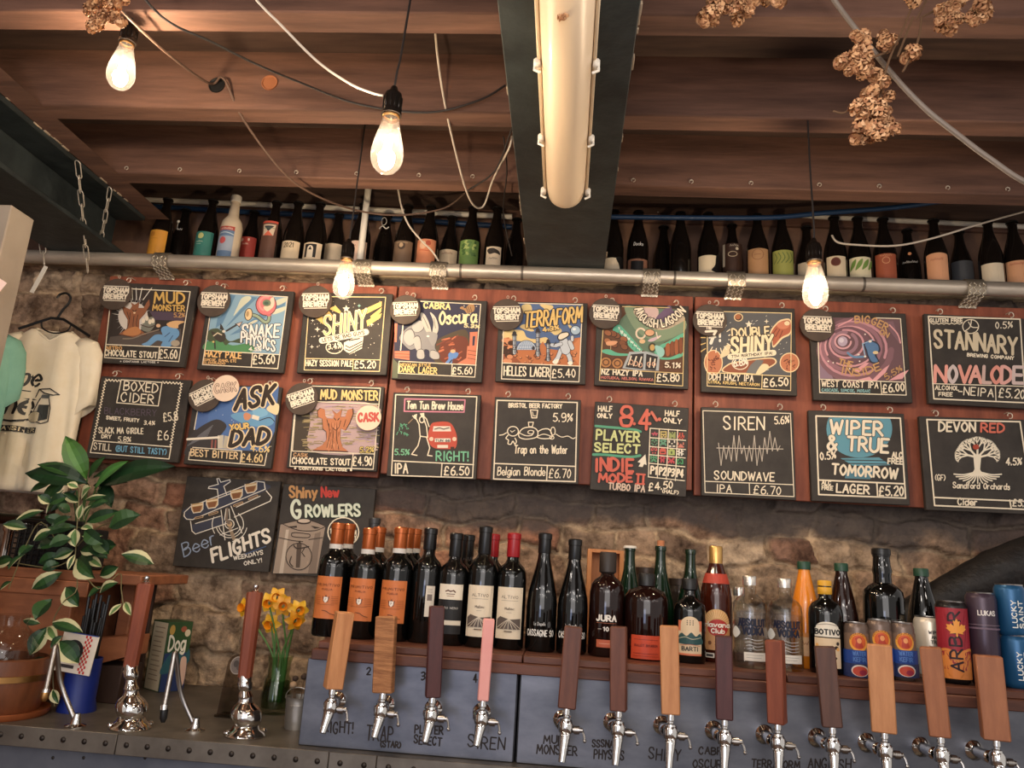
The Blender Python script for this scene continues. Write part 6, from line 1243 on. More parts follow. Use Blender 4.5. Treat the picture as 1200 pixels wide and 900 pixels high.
def tap(pt, pb, w, d, m, lab, twist=0, spout=1.0):
    """pt, pb: photo pixels of the handle's top and bottom middle"""
    Y = 1.82; a, b = at(pt[0], pt[1], Y), at(pb[0], pb[1], Y); X = b.x
    t = thing('beer_tap', lab, 'beer tap', (X, 1.8995, b.z-.05), group='beer taps on the metal towers')
    y0 = Y-1.8995; hz = .05; mb = MB()                       # local: z=hz is the bottom of the handle
    L = a.z-b.z; tilt = math.atan2(a.x-b.x, L)
    mb.box((0, 0, L/2), (w, d, L), .0025, Matrix.Rotation(twist, 3, 'Z')); M = Matrix.Rotation(tilt, 3, 'Y')
    mb.v = [M @ v+Vector((0, y0, hz)) for v in mb.v]; mb.build('handle', m, t)
    mb = MB(); mb.lathe([(.0075, hz+.004), (.0085, hz-.004), (.0085, hz-.012), (.0065, hz-.014), (.0065, hz-.018), (.011, hz-.02), (.012, hz-.026), (.0095, hz-.03)], 16, o=(0, y0, 0)); mb.build('collar', CHROME, t)
    mb = MB(); Mx = Matrix.Rotation(pi/2, 3, 'X')
    mb.lathe([(1e-5, 0), (.021, 0), (.021, .004), (.017, .008), (.012, .012), (.011, .05), (.0135, .052), (.0135, .066), (.010, .07)], 20, o=(-.008, 0, hz-.037), M=Mx); mb.build('shank', CHROME, t)
    mb = MB(); mb.ball((0, y0, hz-.037), .0155, 16, 9); mb.lathe([(.0145, hz-.05), (.0165, hz-.046), (.0165, hz-.03), (.013, hz-.024)], 18, o=(0, y0, 0)); mb.build('body', CHROME, t)
    mb = MB(); q0 = Vector((0, y0-.004, hz-.045)); q1 = Vector((-.006*spout, y0-.022, hz-(.090 if pt[0] < 600 else .106))); mb.tube([q0+(q1-q0)*f for f in (0, .15, .3, .6, .97, 1)], [.010, .0125, .0115, .0095, .0078, .0074], 14); mb.build('spout', CHROME, t)
    mb = MB(); z = hz-.043; mb.tube([(.008, y0, z), (.018, y0, z)], .0062, 12); mb.tube([(.018, y0, z), (.030, y0, z)], .0088, 14); mb.tube([(.030, y0, z), (.037, y0, z)], .005, 10); lv = mb.build('flow_control', BRUSH, t)
    mb = MB(); mb.tube([(.036, y0, z), (.040, y0-.004, z-.008), (.042, y0-.006, z-.018)], .0026, 8); mb.ball((.042, y0-.006, z-.020), .0042, 10, 6); mb.build('lever', BRUSH, lv)
TAPS = [((404, 717), (390, 807), .040, .034, OAK, 'beer tap with pale smooth oak handle, first from the left', .5), ((453, 722), (449, 812), .047, .022, ROUGHOAK, 'beer tap with rough sawn oak handle, second from the left', -.15),
 ((512, 710), (507, 817), .034, .03, PURPLE, 'beer tap with purple brown handle, third from the left', .25), ((573, 725), (566, 821), .026, .022, PINK, 'beer tap with narrow pink handle, fourth from the left', .1),
 ((672, 734), (664, 830), .040, .024, WALNUT, 'beer tap with walnut handle, in front of the slender dark wines', 0), ((725, 734), (725, 833), .036, .03, WALNUT, 'beer tap with walnut handle, between the two whiskies', -.2),
 ((784, 733), (786, 837), .041, .024, OAK, 'beer tap with fine ribbed oak handle, right tower third', -.12), ((848, 745), (849, 843), .036, .03, PURPLE, 'beer tap with dark purple brown handle, below the amber rum', -.15),
 ((908, 750), (911, 848), .036, .034, REDWOOD, 'beer tap with red brown handle, between the clear spirit bottles', -.5), ((966, 757), (975, 852), .042, .024, DARKW, 'beer tap with dark brown handle, below the yellow waxed bottle', -.2),
 ((1030, 755), (1036, 858), .050, .036, OAK, 'beer tap with thick light oak handle, in front of the blue banded cans', -.35), ((1090, 758), (1102, 863), .042, .034, MIDW, 'beer tap with mid brown handle, below the white can', -.45), ((1157, 768), (1167, 867), .052, .034, MIDW, 'beer tap with wide reddish oak handle, rightmost of all', -.3)]
for a in TAPS: tap(*a)
# ---------------------------------------------------------------- hand pumps and swan necks on the counter
def hand_pump(px_t, px_b, base, lab):
    p = atz(base[0], base[1], 1.1); Y = p.y+.03
    t = thing('hand_pump', lab, 'hand pump', (p.x, Y, 1.1), group='hand pumps on the counter')
    a, b = at(*px_t, Y), at(*px_b, Y); zb, zt = b.z-1.1, a.z-1.1; tilt = math.atan2(a.x-b.x, a.z-b.z)
    mb = MB(); L = zt-zb; vs = []
    for z, w in ((0, .030), (L-.004, .036), (L, .033)):
        for k in range(8):
            g = pi/8+k*pi/4; r = w/2*1.08; vs.append(Vector((r*max(-.924, min(.924, cos(g)*1.3)), r*max(-.924, min(.924, sin(g)*1.3)), z)))
    fs = [(j*8+k, j*8+(k+1) % 8, (j+1)*8+(k+1) % 8, (j+1)*8+k) for j in range(2) for k in range(8)]+[tuple(range(7, -1, -1)), tuple(range(16, 24))]
    M = Matrix.Rotation(tilt, 3, 'Y'); mb.add([M @ v+Vector((b.x-p.x, 0, zb)) for v in vs], fs); mb.build('handle', REDWOOD, t)
    tp = M @ Vector((0, 0, L))+Vector((b.x-p.x, 0, zb)); mb = MB(); mb.lathe([(.008, 0), (.009, .004), (.005, .007), (.007, .012), (.0065, .017), (1e-5, .02)], 12, o=tp); mb.build('finial', CHROME, t)
    mb = MB(); s_ = (b.x-p.x)
    prof = [(.046, 0), (.048, .004), (.044, .012), (.034, .018), (.030, .026), (.034, .032), (.037, .044), (.036, .056), (.030, .066), (.020, .074), (.016, .084), (.018, .09), (.0135, .1), (.0125, zb-.03), (.017, zb-.024), (.018, zb-.012), (.0155, zb-.008), (.0165, zb), (.015, zb+.006)]
    mb.lathe(prof, 28); n = 28
    for v in mb.v: v.x += s_*max(0, (v.z-.03)/max(.01, zb-.03))
    mb.build('pump_base', CHROME, t)
    for k in range(4):
        g = k*pi/2+.6; mb = MB(); mb.ball((.043*cos(g), .043*sin(g), .01), .009, 10, 6, (1, 1, .8)); mb.build('base_bolt', CHROME, t)
hand_pump((171, 684), (153, 781), (144, 857), 'chrome hand pump with long reddish handle, left of the dog treat box')
hand_pump((299, 694), (287, 794), (281, 866), 'chrome hand pump with long reddish handle, in front of the daffodils')
def swan(base, up, top, spout, nozzle, lab):
    p = atz(*base, 1.1); b = at(*up, p.y-.01); c = at(*top, p.y-.04); d = at(*spout, p.y-.07); e = at(*nozzle, p.y-.075)
    t = thing('swan_neck', lab, 'beer spout', p, group='bent beer spouts on the counter')
    pts = crom([tuple(q-p) for q in (p+Vector((0, 0, .01)), b, b+(c-b)*.75+Vector((0, 0, .004)), c, d+(c-d)*.75, d)], 6)
    mb = MB(); mb.tube(pts, .0058, 12); mb.build('bent_tube', BRUSH, t)
    mb = MB(); mb.tube([d-p, d-p+(e-d)*.3], .0085, 12); mb.build('spout_collar', CHROME, t)
    mb = MB(); mb.tube([d-p+(e-d)*.28, d-p+(e-d)*.75, e-p], [.0092, .0085, .004], 12); mb.build('sparkler', BLACK if 'black' in lab else BRASS, t)
    mb = MB(); mb.lathe([(.024, 0), (.024, .004), (.012, .008), (.009, .022), (.0075, .03)], 18); mb.build('base_flange', CHROME, t)
swan((88, 852), (71, 800), (65, 757), (54, 808), (51, 822), 'bent metal beer spout under the trailing leaves, brass tip')
swan((228, 857), (212, 812), (205, 765), (193, 826), (191, 847), 'bent metal beer spout with black sparkler beside the dog treat box')
# ---------------------------------------------------------------- things on the counter at the left
c = at(187, 800, 2.40); t = thing('treat_box', 'green and blue cardboard dog treat box with cream side', 'box', (c.x-.017, c.y+.062, 1.1), radians(56))
bw, bd, bh = .08, .095, at(196, 727, c.y+.05).z-1.1
mb = MB(); mb.box((0, 0, bh/2), (bw, bd, bh), .001); mb.build('carton', mat('green_card', (48, 74, 40), .55), t)
P = Paint(lambda x, y, o: Vector((x/1000, -bd/2-.0002-o, bh-y/1000))); h = bh*1000
scaled(P, .59, 1); P.rect(-67, h*.45, 67, h-1, (38, 52, 92)); P.poly([(-67, h*.6), (-20, h*.42), (40, h*.5), (67, h*.4), (67, h*.62), (-67, h*.75)], (44, 84, 92), True); P.ell((-44, 24), 15, 15, (176, 140, 70)); P.ell((20, 22), 16, 9, (150, 84, 60)); P.ell((44, 34), 16, 11, (206, 190, 160))
P.text('Dog', (-52, 84), (40, 84), 42, 8, (220, 214, 196)); P.poly([(30, h*.52), (60, h*.55), (62, h*.9), (34, h*.9), (28, h*.7)], (206, 170, 150), True); P.build('printed_front', t, mat=PRINT)
P = Paint(lambda x, y, o: Vector((-bw/2-.0002-o, -x/1000, bh-y/1000))); scaled(P, 1.2, 1); P.rect(-34, 4, 36, h-3, (206, 190, 160)); [P.line([(-22, 20+k*14), (24-(k*7) % 11, 20+k*14)], 3, (150, 130, 108)) for k in range(12)]; P.build('printed_side', t, mat=PRINT)
# collection tin with straws
c = atz(92, 832, 1.1); t = thing('collection_tin', 'blue tin with a white card wrapped round it and black straws inside', 'tin', (c.x, c.y-.01, 1.1)); zc = at(95, 762, c.y).z-1.1
R = .047; mb = MB(); mb.lathe([(1e-5, 0), (R*1.0, 0), (R*1.0, .008), (R*.88, .03), (R*.9, zc-.015), (R*.86, zc-.015), (R*.82, .02), (1e-5, .02)], 28); mb.build('tin_body', mat('blue_plastic', (24, 42, 116), .4), t)
tz = at(97, 766, c.y-.06).z-1.1; cw, ch = .098, .098
mb = MB(); mb.box((.006, -R-.006, tz), (cw, .004, ch), .001, Matrix.Rotation(.09, 3, 'Y')); crd = mb.build('card', mat('white_card', (222, 210, 194), .6), t)
P = Paint(lambda x, y, o: Vector((.006, -R-.0082-o, tz))+Matrix.Rotation(.09, 3, 'Y') @ Vector((x/1000, 0, -y/1000)))
for j in range(14):
    for i in range(4):
        if (i+j) % 2 == 0: P.rect(14+i*5, -47+j*6.7, 19+i*5, -40.3+j*6.7, (190, 44, 40))
P.ring((-10, -6), 22, 22, 9, (46, 44, 46)); P.ell((-10, -4), 8, 8, (70, 64, 62)); P.rect(-40, 30, 2, 38, (60, 52, 52)); P.line([(-46, -49), (48, -49)], 2.5, (40, 60, 130)); P.build('card_print', crd, mat=PRINT)
rnd = random.Random(8)
for k in range(16):
    a, r = rnd.uniform(0, 6.28), rnd.uniform(0, .03); mb = MB(); x, y = r*cos(a), r*sin(a); mb.tube([(x, y, .03), (x*1.15+rnd.uniform(-.004, .012), y*1.1, zc+rnd.uniform(.07, .15))], .004, 8); mb.build('straw', BLACK, t)
# wooden shelf unit behind, with the plants on it
WOODB = mat('orange_pine', (132, 80, 53), .55, c2=(160, 100, 67), scale=6, stretch=(.8, 5, 5), bump=.1)
t = thing('wooden_stand', 'orange brown wooden stand on the counter carrying the potted plants', 'shelf', (-1.55, 2.3, 1.1))
zs = at(60, 667, 2.15).z-1.1
for nm, a, b in (('top_board', (-.75, -.16, zs-.028), (at(180, 670, 2.2).x+1.55, .12, zs)), ('front_panel', (-.75, -.158, .09), (at(84, 720, 2.15).x+1.55, -.138, zs-.028)), ('front_panel', (-.75, -.165, zs-.07), (at(104, 690, 2.14).x+1.55, -.159, zs-.028)), ('back_panel', (-.75, .10, 0), (.28, .115, zs-.028)), ('leg', (-.74, -.13, 0), (-.70, .10, .09)), ('leg', (.22, .02, 0), (.26, .10, zs-.028)), ('leg', (at(84, 720, 2.15).x+1.50, -.13, 0), (at(84, 720, 2.15).x+1.54, .10, zs-.028))):
    mb = MB(); mb.box2(a, b, .003); mb.build(nm, WOODB if nm != 'back_panel' else mat('dark_pine', (52, 34, 26), .7), t)
a, b = at(118, 745, 2.2), at(149, 778, 2.2); t2 = thing('pine_block', 'short block of orange pine behind the card wrapped tin', 'wood block', ((a.x+b.x)/2, 2.24, 1.1)); mb = MB(); mb.prism([(-.05, b.z-1.1-.01), (.045, b.z-1.1+.02), (.045, a.z-1.1+.005), (-.05, a.z-1.1-.005)], -.06, .06); mb.build('block', WOODB, t2)
mb = MB(); mb.box2((-.045, -.05, 0), (.04, .055, b.z-1.1-.006), .002); mb.build('foot', mat('dark_pine', (52, 34, 26), .7), t2)
# barrel tub and globe jar at the far left
c = atz(8, 838, 1.1); BARW = mat('barrel_wood', (84, 46, 26), .45, c2=(112, 64, 36), scale=7, stretch=(4, 4, .8), bump=.1)
t = thing('wooden_tub', 'brown wooden tub on a round tray at the left end of the counter', 'tub', (c.x-.04, c.y+.005, 1.1))
mb = MB(); mb.lathe([(1e-5, .012), (.098, .012), (.108, .05), (.110, .09), (.106, .135), (.098, .138), (.095, .04), (1e-5, .04)], 32); mb.build('staves', BARW, t)
mb = MB(); mb.lathe([(.1095, .085), (.112, .086), (.112, .1), (.1095, .101)], 32); mb.build('hoop', BRASS, t)
mb = MB(); mb.lathe([(1e-5, 0), (.118, 0), (.124, .008), (.124, .016), (.116, .012), (1e-5, .011)], 36); mb.build('tray', mat('copper_tray', (176, 100, 60), .35, .6), t)
cc = at(8, 740, c.y+.06); t = thing('globe_jar', 'round clear glass jar with cream label at the left edge of the picture', 'jar', (c.x-.04, c.y+.005, 1.1+.0405)); R = .075
mb = MB(); mb.lathe([(1e-5, 0), (.04, .002)]+[(R*sin(a), .006+R+-R*cos(a)) for a in [.55+k*.2 for k in range(11)]]+[(.036, .15), (.04, .17), (.038, .172)], 28)
for v in mb.v: v.z *= 1.15
mb.build('glass_globe', CLEARG, t, smooth=60)
P = cyl_paint(R*1.0, .13); P.rect(-20, 0, 26, 44, (222, 206, 180)); P.line([(-14, 10), (20, 10)], 3, (96, 84, 76)); P.line([(-14, 20), (16, 20)], 2, (96, 84, 76)); P.line([(-14, 30), (18, 30)], 2, (96, 84, 76)); P.build('jar_label', t, mat=PRINT)
# chrome beer font behind the leaves
p = at(22, 640, 2.12); t = thing('beer_font', 'polished metal beer font with dark top bar behind the leaves at left', 'beer font', (p.x-.075, 2.24, 1.1+zs))
for x, h in ((-.05, .115), (.055, .125), (.0, .125)):
    mb = MB(); mb.lathe([(.024, 0), (.024, .01), (.014, .016), (.014, h-.02), (.02, h-.012), (.02, h)], 18, o=(x, 0, 0)); mb.build('column', CHROME, t)
mb = MB(); mb.tube([(-.14, 0, .135), (.085, 0, .135)], .016, 16); mb.build('top_bar', mat('dark_bronze', (58, 40, 32), .3, .8), t)
mb = MB(); mb.lathe([(.016, .14), (.016, .155), (.022, .158), (.022, .172), (1e-5, .174)], 18, o=(.055, 0, 0)); mb.build('cap_knob', mat('dark_bronze', (58, 40, 32), .3, .8), t)
# sign holder, vase of daffodils, pail
c = atz(262, 842, 1.1); t = thing('sign_holder', 'small clear acrylic sign holder leaning behind the right hand pump', 'sign holder', (c.x, c.y+.02, 1.1), radians(-8))
mb = MB(); mb.prism([(-.03, .004)]+[(.03, .004), (.03, .13)]+[(.03*cos(a), .13+.03*sin(a)) for a in [k*pi/10 for k in range(1, 10)]]+[(-.03, .13)], -.002, .002, Matrix.Rotation(-.15, 3, 'X')); mb.build('clear_panel', ACRYL, t)
mb = MB(); mb.box((0, .01, .003), (.06, .05, .006), .001); mb.build('foot', ACRYL, t)
P = Paint(lambda x, y, o: Matrix.Rotation(-.15, 3, 'X') @ Vector((x/1000, -.0022-o, .13-y/1000))); P.ell((0, 0), 20, 22, (110, 100, 94)); P.ring((0, 0), 20, 22, 2, (160, 148, 138)); P.ell((-4, -4), 8, 9, (70, 62, 58)); P.ell((6, 6), 7, 6, (84, 74, 68)); P.build('faded_print', t, mat=PRINT)
c = atz(316, 838, 1.1); vx, vy = c.x, c.y+.03; zv = at(322, 768, vy).z-1.1
t = thing('glass_vase', 'tall clear glass vase holding yellow daffodils', 'vase', (vx, vy, 1.1))
mb = MB(); mb.lathe([(1e-5, .004), (.034, .002), (.040, .012), (.042, .04), (.036, .09), (.030, zv-.05), (.031, zv-.02), (.036, zv), (.034, zv), (.029, zv-.02), (.028, zv-.05), (.034, .09), (.039, .04), (1e-5, .014)], 26); mb.build('glass_body', GREENG, t, smooth=60)
mb = MB(); mb.lathe([(1e-5, .015), (.036, .016), (.038, .04), (.033, .085), (1e-5, .086)], 24); mb.build('water', glassy('vase_water', (190, 206, 182), .3), t)
YELP = [(226, 170, 40), (236, 186, 54), (216, 152, 36)]; STEMG = mat('daffodil_stem', (66, 104, 48), .5, c2=(96, 136, 66), scale=10)
for k, (px, py, ry, nm) in enumerate(((288, 712, -.6, 'daffodil bloom showing left of the hand pump handle'), (316, 706, .1, 'daffodil bloom topmost behind the handle'), (332, 710, .5, 'large daffodil bloom in the middle of the bunch'), (318, 731, -.2, 'lowest daffodil bloom facing front in the vase'), (350, 715, .9, 'daffodil bloom at the upper right of the bunch'), (346, 727, 1.1, 'daffodil bloom drooping at the right of the bunch'), (325, 700, .3, 'daffodil bloom at the very top of the bunch'))):
    q = at(px, py, vy-.01-.012*(k % 3)); t = thing('daffodil', 'yellow '+nm, 'flower', (vx, vy, 1.13), group='daffodils in the vase'); o = q-Vector((vx, vy, 1.13))
    mb = MB(); f = .012*((k % 3)-1); mb.tube(crom([(f, f*.6, 0), (f*1.3, f*.6, zv-.04), tuple(o*.9+Vector((0, 0, .005))), tuple(o)], 5), .0028, 8); mb.build('stem', STEMG, t)
    M = Matrix.Rotation(ry*.6, 3, 'Z') @ Matrix.Rotation(pi/2+.15*(k % 2), 3, 'X'); mb = MB(); mb.col = lin(YELP[k % 3])
    for i in range(6):
        g = i*pi/3; A = []
        for j, (rr, w, zz) in enumerate(((.004, .003, 0), (.012, .010, .002), (.020, .010, .001), (.028, .004, -.003), (.031, .0005, -.005))):
            for s in (-1, 0, 1): A.append(o+M @ Vector((rr*cos(g)-s*w*sin(g), rr*sin(g)+s*w*cos(g), zz+(.002 if s else 0))))
        mb.add(A, [(j*3+s, j*3+s+1, j*3+s+4, j*3+s+3) for j in range(4) for s in (0, 1)])
    mb.build('petals', LEAFM, t, smooth=60)
    mb = MB(); mb.col = lin((232, 146, 24)); mb.lathe([(.005, 0), (.008, .006), (.009, .014), (.0115, .020), (.0125, .022)], 14, o=o, M=M)
    mb.build('trumpet', LEAFM, t, smooth=60)
rnd = random.Random(4); mb = MB(); mb.col = lin((66, 106, 52))
for k in range(11):
    a = rnd.uniform(0, 6.28); r = rnd.uniform(.006, .014); q = Vector((r*cos(a), r*sin(a), .03)); e = Vector((r*2*cos(a), r*1.6*sin(a), zv+rnd.uniform(.0, .05))); w = .004
    mb.add([q+Vector((-w, 0, 0)), q+Vector((w, 0, 0)), q*.4+e*.6+Vector((w, 0, 0)), q*.4+e*.6+Vector((-w, 0, 0)), e], [(0, 1, 2, 3), (3, 2, 4)])
tt = mb.build('daffodil_leaves', LEAFM, None, smooth=60); tt.location = (vx, vy, 1.1); tag(tt, 'green blade leaves of the daffodils filling the vase', 'leaves', kind='stuff')
c = atz(339, 858, 1.1); px_, py_ = c.x, c.y+.05; zp = at(339, 815, py_).z-1.1
t = thing('tin_pail', 'small galvanised pail beside the left metal tap tower', 'pail', (px_, py_, 1.1)); TIN = mat('galvanised_tin', (150, 144, 136), .4, .75, c2=(178, 172, 164), scale=12)
R = .034; mb = MB(); mb.lathe([(1e-5, .004), (R*.84, .004), (R*.86, 0), (R*.88, .004), (R*.97, zp*.75), (R*1.0, zp*.76), (R*.975, zp*.79), (R*1.02, zp-.003), (R*1.05, zp), (R*1.0, zp), (R*.93, .02), (1e-5, .02)], 28); mb.build('pail_body', TIN, t)
mb = MB(); mb.tube([Vector((R*1.05*cos(a), -.004-.012*sin(a), zp-.006+.030*sin(a))) for a in [k*pi/14 for k in range(15)]], .0014, 6); mb.build('handle', TIN, t)
for k, (x, y, z, r) in enumerate(((-.012, -.012, .028, .009), (.014, -.004, .022, .0085), (.002, .008, .046, .009), (.020, .010, .040, .0085), (-.016, .008, .040, .008))):
    s = thing('seed_head', 'round dried seed head standing in the tin pail', 'seed head', (px_+x*.4, py_+y*.4, 1.1+.021), group='dried seed heads in the pail'); mb = MB(); e = Vector((x*.9, y*.9, zp+z-.02)); mb.tube([(0, 0, 0), tuple(e)], .0012, 6); mb.build('stalk', mat('dry_stalk', (96, 72, 50), .8), s)
    mb = MB(); mb.ball(e, r, 12, 8, (1, 1, .9)); 
    for v in mb.v: v += (v-e)*.12*noise.noise(v*400)
    mb.build('pod', mat('pale_pod' if k < 2 else 'dark_pod', (160, 132, 104) if k < 2 else (60, 44, 34), .8), s)
# ---------------------------------------------------------------- plants
def leaf(mb, p0, p1, w, cols, curl=.12, nrm=None):
    d = p1-p0; L = d.length; u = d.normalized(); n = (nrm or Vector((0, -1, .35))); n = (n-u*n.dot(u)).normalized(); s = u.cross(n)
    N = 7; prof = [0, .55, .9, 1, .88, .55, 0]; ring = []
    for i in range(N):
        f = i/(N-1); c = p0+d*f+n*(L*curl*sin(pi*f)); ring.append([c+s*(w/2*prof[i]*q)+n*(abs(q)*w*.10) for q in (-1, -.45, 0, .45, 1)])
    for i in range(N-1):
        for k in range(4):
            mb.col = lin(cols[k]); mb.add([ring[i][k], ring[i][k+1], ring[i+1][k+1], ring[i+1][k]], [(0, 1, 2, 3)])
GR, GD, CRM, GL2 = (46, 78, 38), (26, 52, 28), (196, 190, 146), (92, 122, 70)
rnd = random.Random(21)
LV = [(32, 620, 3, 615, 12, 1), (52, 599, 18, 611, 10, 1), (55, 602, 75, 574, 9, 1), (93, 588, 74, 577, 9, 1), (92, 572, 79, 567, 8, 2), (97, 584, 108, 571, 14, 2), (100, 586, 125, 581, 6, 1), (100, 610, 108, 592, 9, 3), (92, 608, 97, 590, 7, 2), (102, 612, 141, 599, 12, 0), (129, 619, 166, 604, 20, 0), (90, 618, 50, 626, 12, 0), (89, 620, 89, 641, 14, 2), (96, 628, 121, 628, 8, 1), (97, 618, 110, 622, 9, 2), (87, 645, 63, 655, 13, 1), (95, 646, 122, 645, 14, 1), (118, 641, 137, 639, 12, 0), (88, 650, 80, 668, 6, 3), (92, 655, 112, 678, 20, 1), (105, 655, 120, 665, 9, 2), (118, 675, 140, 664, 12, 1), (180, 662, 142, 650, 15, 1), (74, 670, 38, 690, 14, 1), (0, 692, 14, 682, 8, 1), (-4, 662, 17, 655, 12, 1), (78, 688, 93, 711, 18, 1), (118, 695, 140, 683, 11, 1), (62, 703, 42, 727, 21, 0), (48, 731, 27, 727, 7, 1), (56, 735, 36, 768, 18, 1), (57, 735, 68, 753, 11, 2), (62, 730, 98, 742, 13, 1), (70, 752, 93, 778, 19, 1), (58, 772, 34, 786, 13, 0), (62, 808, 69, 825, 9, 3), (143, 708, 128, 722, 7, 2), (147, 706, 154, 722, 7, 2), (50, 812, 43, 824, 5, 2), (40, 640, 22, 652, 12, 0), (70, 632, 44, 644, 14, 0), (110, 632, 128, 650, 13, 0), (70, 660, 50, 668, 11, 0), (60, 590, 44, 580, 10, 1), (82, 600, 66, 592, 10, 0), (106, 595, 128, 588, 10, 0), (120, 688, 104, 700, 10, 0), (30, 650, 10, 668, 10, 1), (84, 606, 60, 618, 13, 0), (100, 622, 122, 638, 14, 0), (76, 612, 52, 606, 11, 0), (104, 640, 126, 656, 13, 0), (84, 632, 58, 640, 14, 0), (80, 582, 58, 590, 12, 0), (98, 648, 108, 666, 12, 0), (72, 650, 46, 660, 12, 0), (64, 622, 40, 634, 12, 1), (74, 745, 60, 760, 9, 1)]
org = at(80, 664, 2.2); org.z = 1.1+zs
t = thing('trailing_plant', 'trailing plant with cream edged green leaves in a black basket', 'plant', org); mb = MB()
PAT = [(GD, GD, GR, GR), (GD, GR, GR, CRM), (CRM, GL2, GL2, CRM), (CRM, GR, GR, CRM)]
for x0, y0, x1, y1, w, k in LV:
    Y = 2.09+rnd.uniform(-.05, .03)-(0 if y0 < 690 else .06); a, b = at(x0, y0, Y), at(x1, y1, Y-rnd.uniform(.0, .035)); pat = PAT[k]; pat = pat if rnd.random() < .6 else pat[::-1]
    leaf(mb, a, b, w*Y/895*1.25, pat, rnd.uniform(.06, .18), Vector((rnd.uniform(-.5, .5), -1, rnd.uniform(0, .8))))
mb.build('foliage', LEAFM, t, smooth=70, org=org)
mb = MB()
for pts in ([(70, 640), (48, 612), (30, 640), (20, 665), (10, 690)], [(88, 655), (90, 620), (92, 590), (94, 570)], [(88, 655), (90, 690), (75, 705), (62, 730), (66, 760), (62, 790), (64, 828)], [(90, 640), (115, 618), (150, 606)], [(90, 660), (115, 690), (140, 672), (142, 690), (145, 712)], [(62, 760), (52, 790), (46, 822)], [(85, 655), (60, 665), (20, 660)]):
    mb.tube(crom([tuple(at(x, y, 2.085-(0 if y < 690 else .05))) for x, y in pts], 5), .0016, 6)
mb.build('vine', mat('vine_stem', (110, 100, 66), .6), t, org=org)
a, b = at(32, 610, 2.2), at(98, 664, 2.2); w, h = (b.x-a.x)/2, a.z-(1.1+zs); cx = (a.x+b.x)/2-org.x
bk = MB(); bk.box2((cx-w*.93, -.04, 0), (cx+w*.93, .11, h*.9), .004); bsk = bk.build('basket', BLACKM, t); 
for i in range(13):
    mb = MB() if i == 0 else mb
    x = cx-w+2*w*i/12; mb.box((x, -.043, h/2), (.004, .004, h), .001); 
for j in range(9): mb.box((cx, -.043, h*(j+.5)/9), (2*w, .003, .004), .001)
mb.box((cx, -.043, h), (2*w+.008, .012, .012), .002); mb.build('mesh_front', BLACK, bsk)
org2 = at(104, 575, 2.26); org2.z = 1.1+zs
t = thing('leafy_plant', 'plain dark green broad leaved plant rising above the black basket', 'plant', org2); mb = MB()
for x0, y0, x1, y1, w, c in ((102, 562, 77, 511, 22, (74, 118, 52)), (104, 568, 30, 556, 25, GD), (112, 574, 152, 541, 17, (70, 118, 54)), (118, 570, 207, 548, 27, GD), (62, 566, 36, 577, 12, GR), (80, 562, 50, 592, 16, GR), (98, 560, 44, 545, 14, GR), (120, 566, 131, 596, 14, GD), (110, 570, 150, 566, 14, GD), (105, 560, 125, 535, 10, GR), (90, 575, 60, 600, 13, GD), (110, 560, 170, 552, 14, GR)):
    Y = 2.20+rnd.uniform(-.03, .04); pat = [tuple(int(v*f) for v in c) for f in (.9, 1.06, 1.0, .88)]; leaf(mb, at(x0, y0, Y), at(x1, y1, Y-.03), w*Y/895*1.2, pat, .1, Vector((rnd.uniform(-.3, .3), -1, .6)))
mb.build('foliage', LEAFM, t, smooth=70, org=org2)
mb = MB()
for x, y in ((102, 562), (104, 568), (112, 574), (118, 570), (80, 562), (90, 575)): e = at(x, y, 2.2)-org2; mb.tube(crom([(0, 0, 0), (e.x*.3, e.y*.4, e.z*.6), tuple(e)], 4), .0026, 7)
mb.build('stem', mat('green_stem', (74, 100, 54), .6), t)
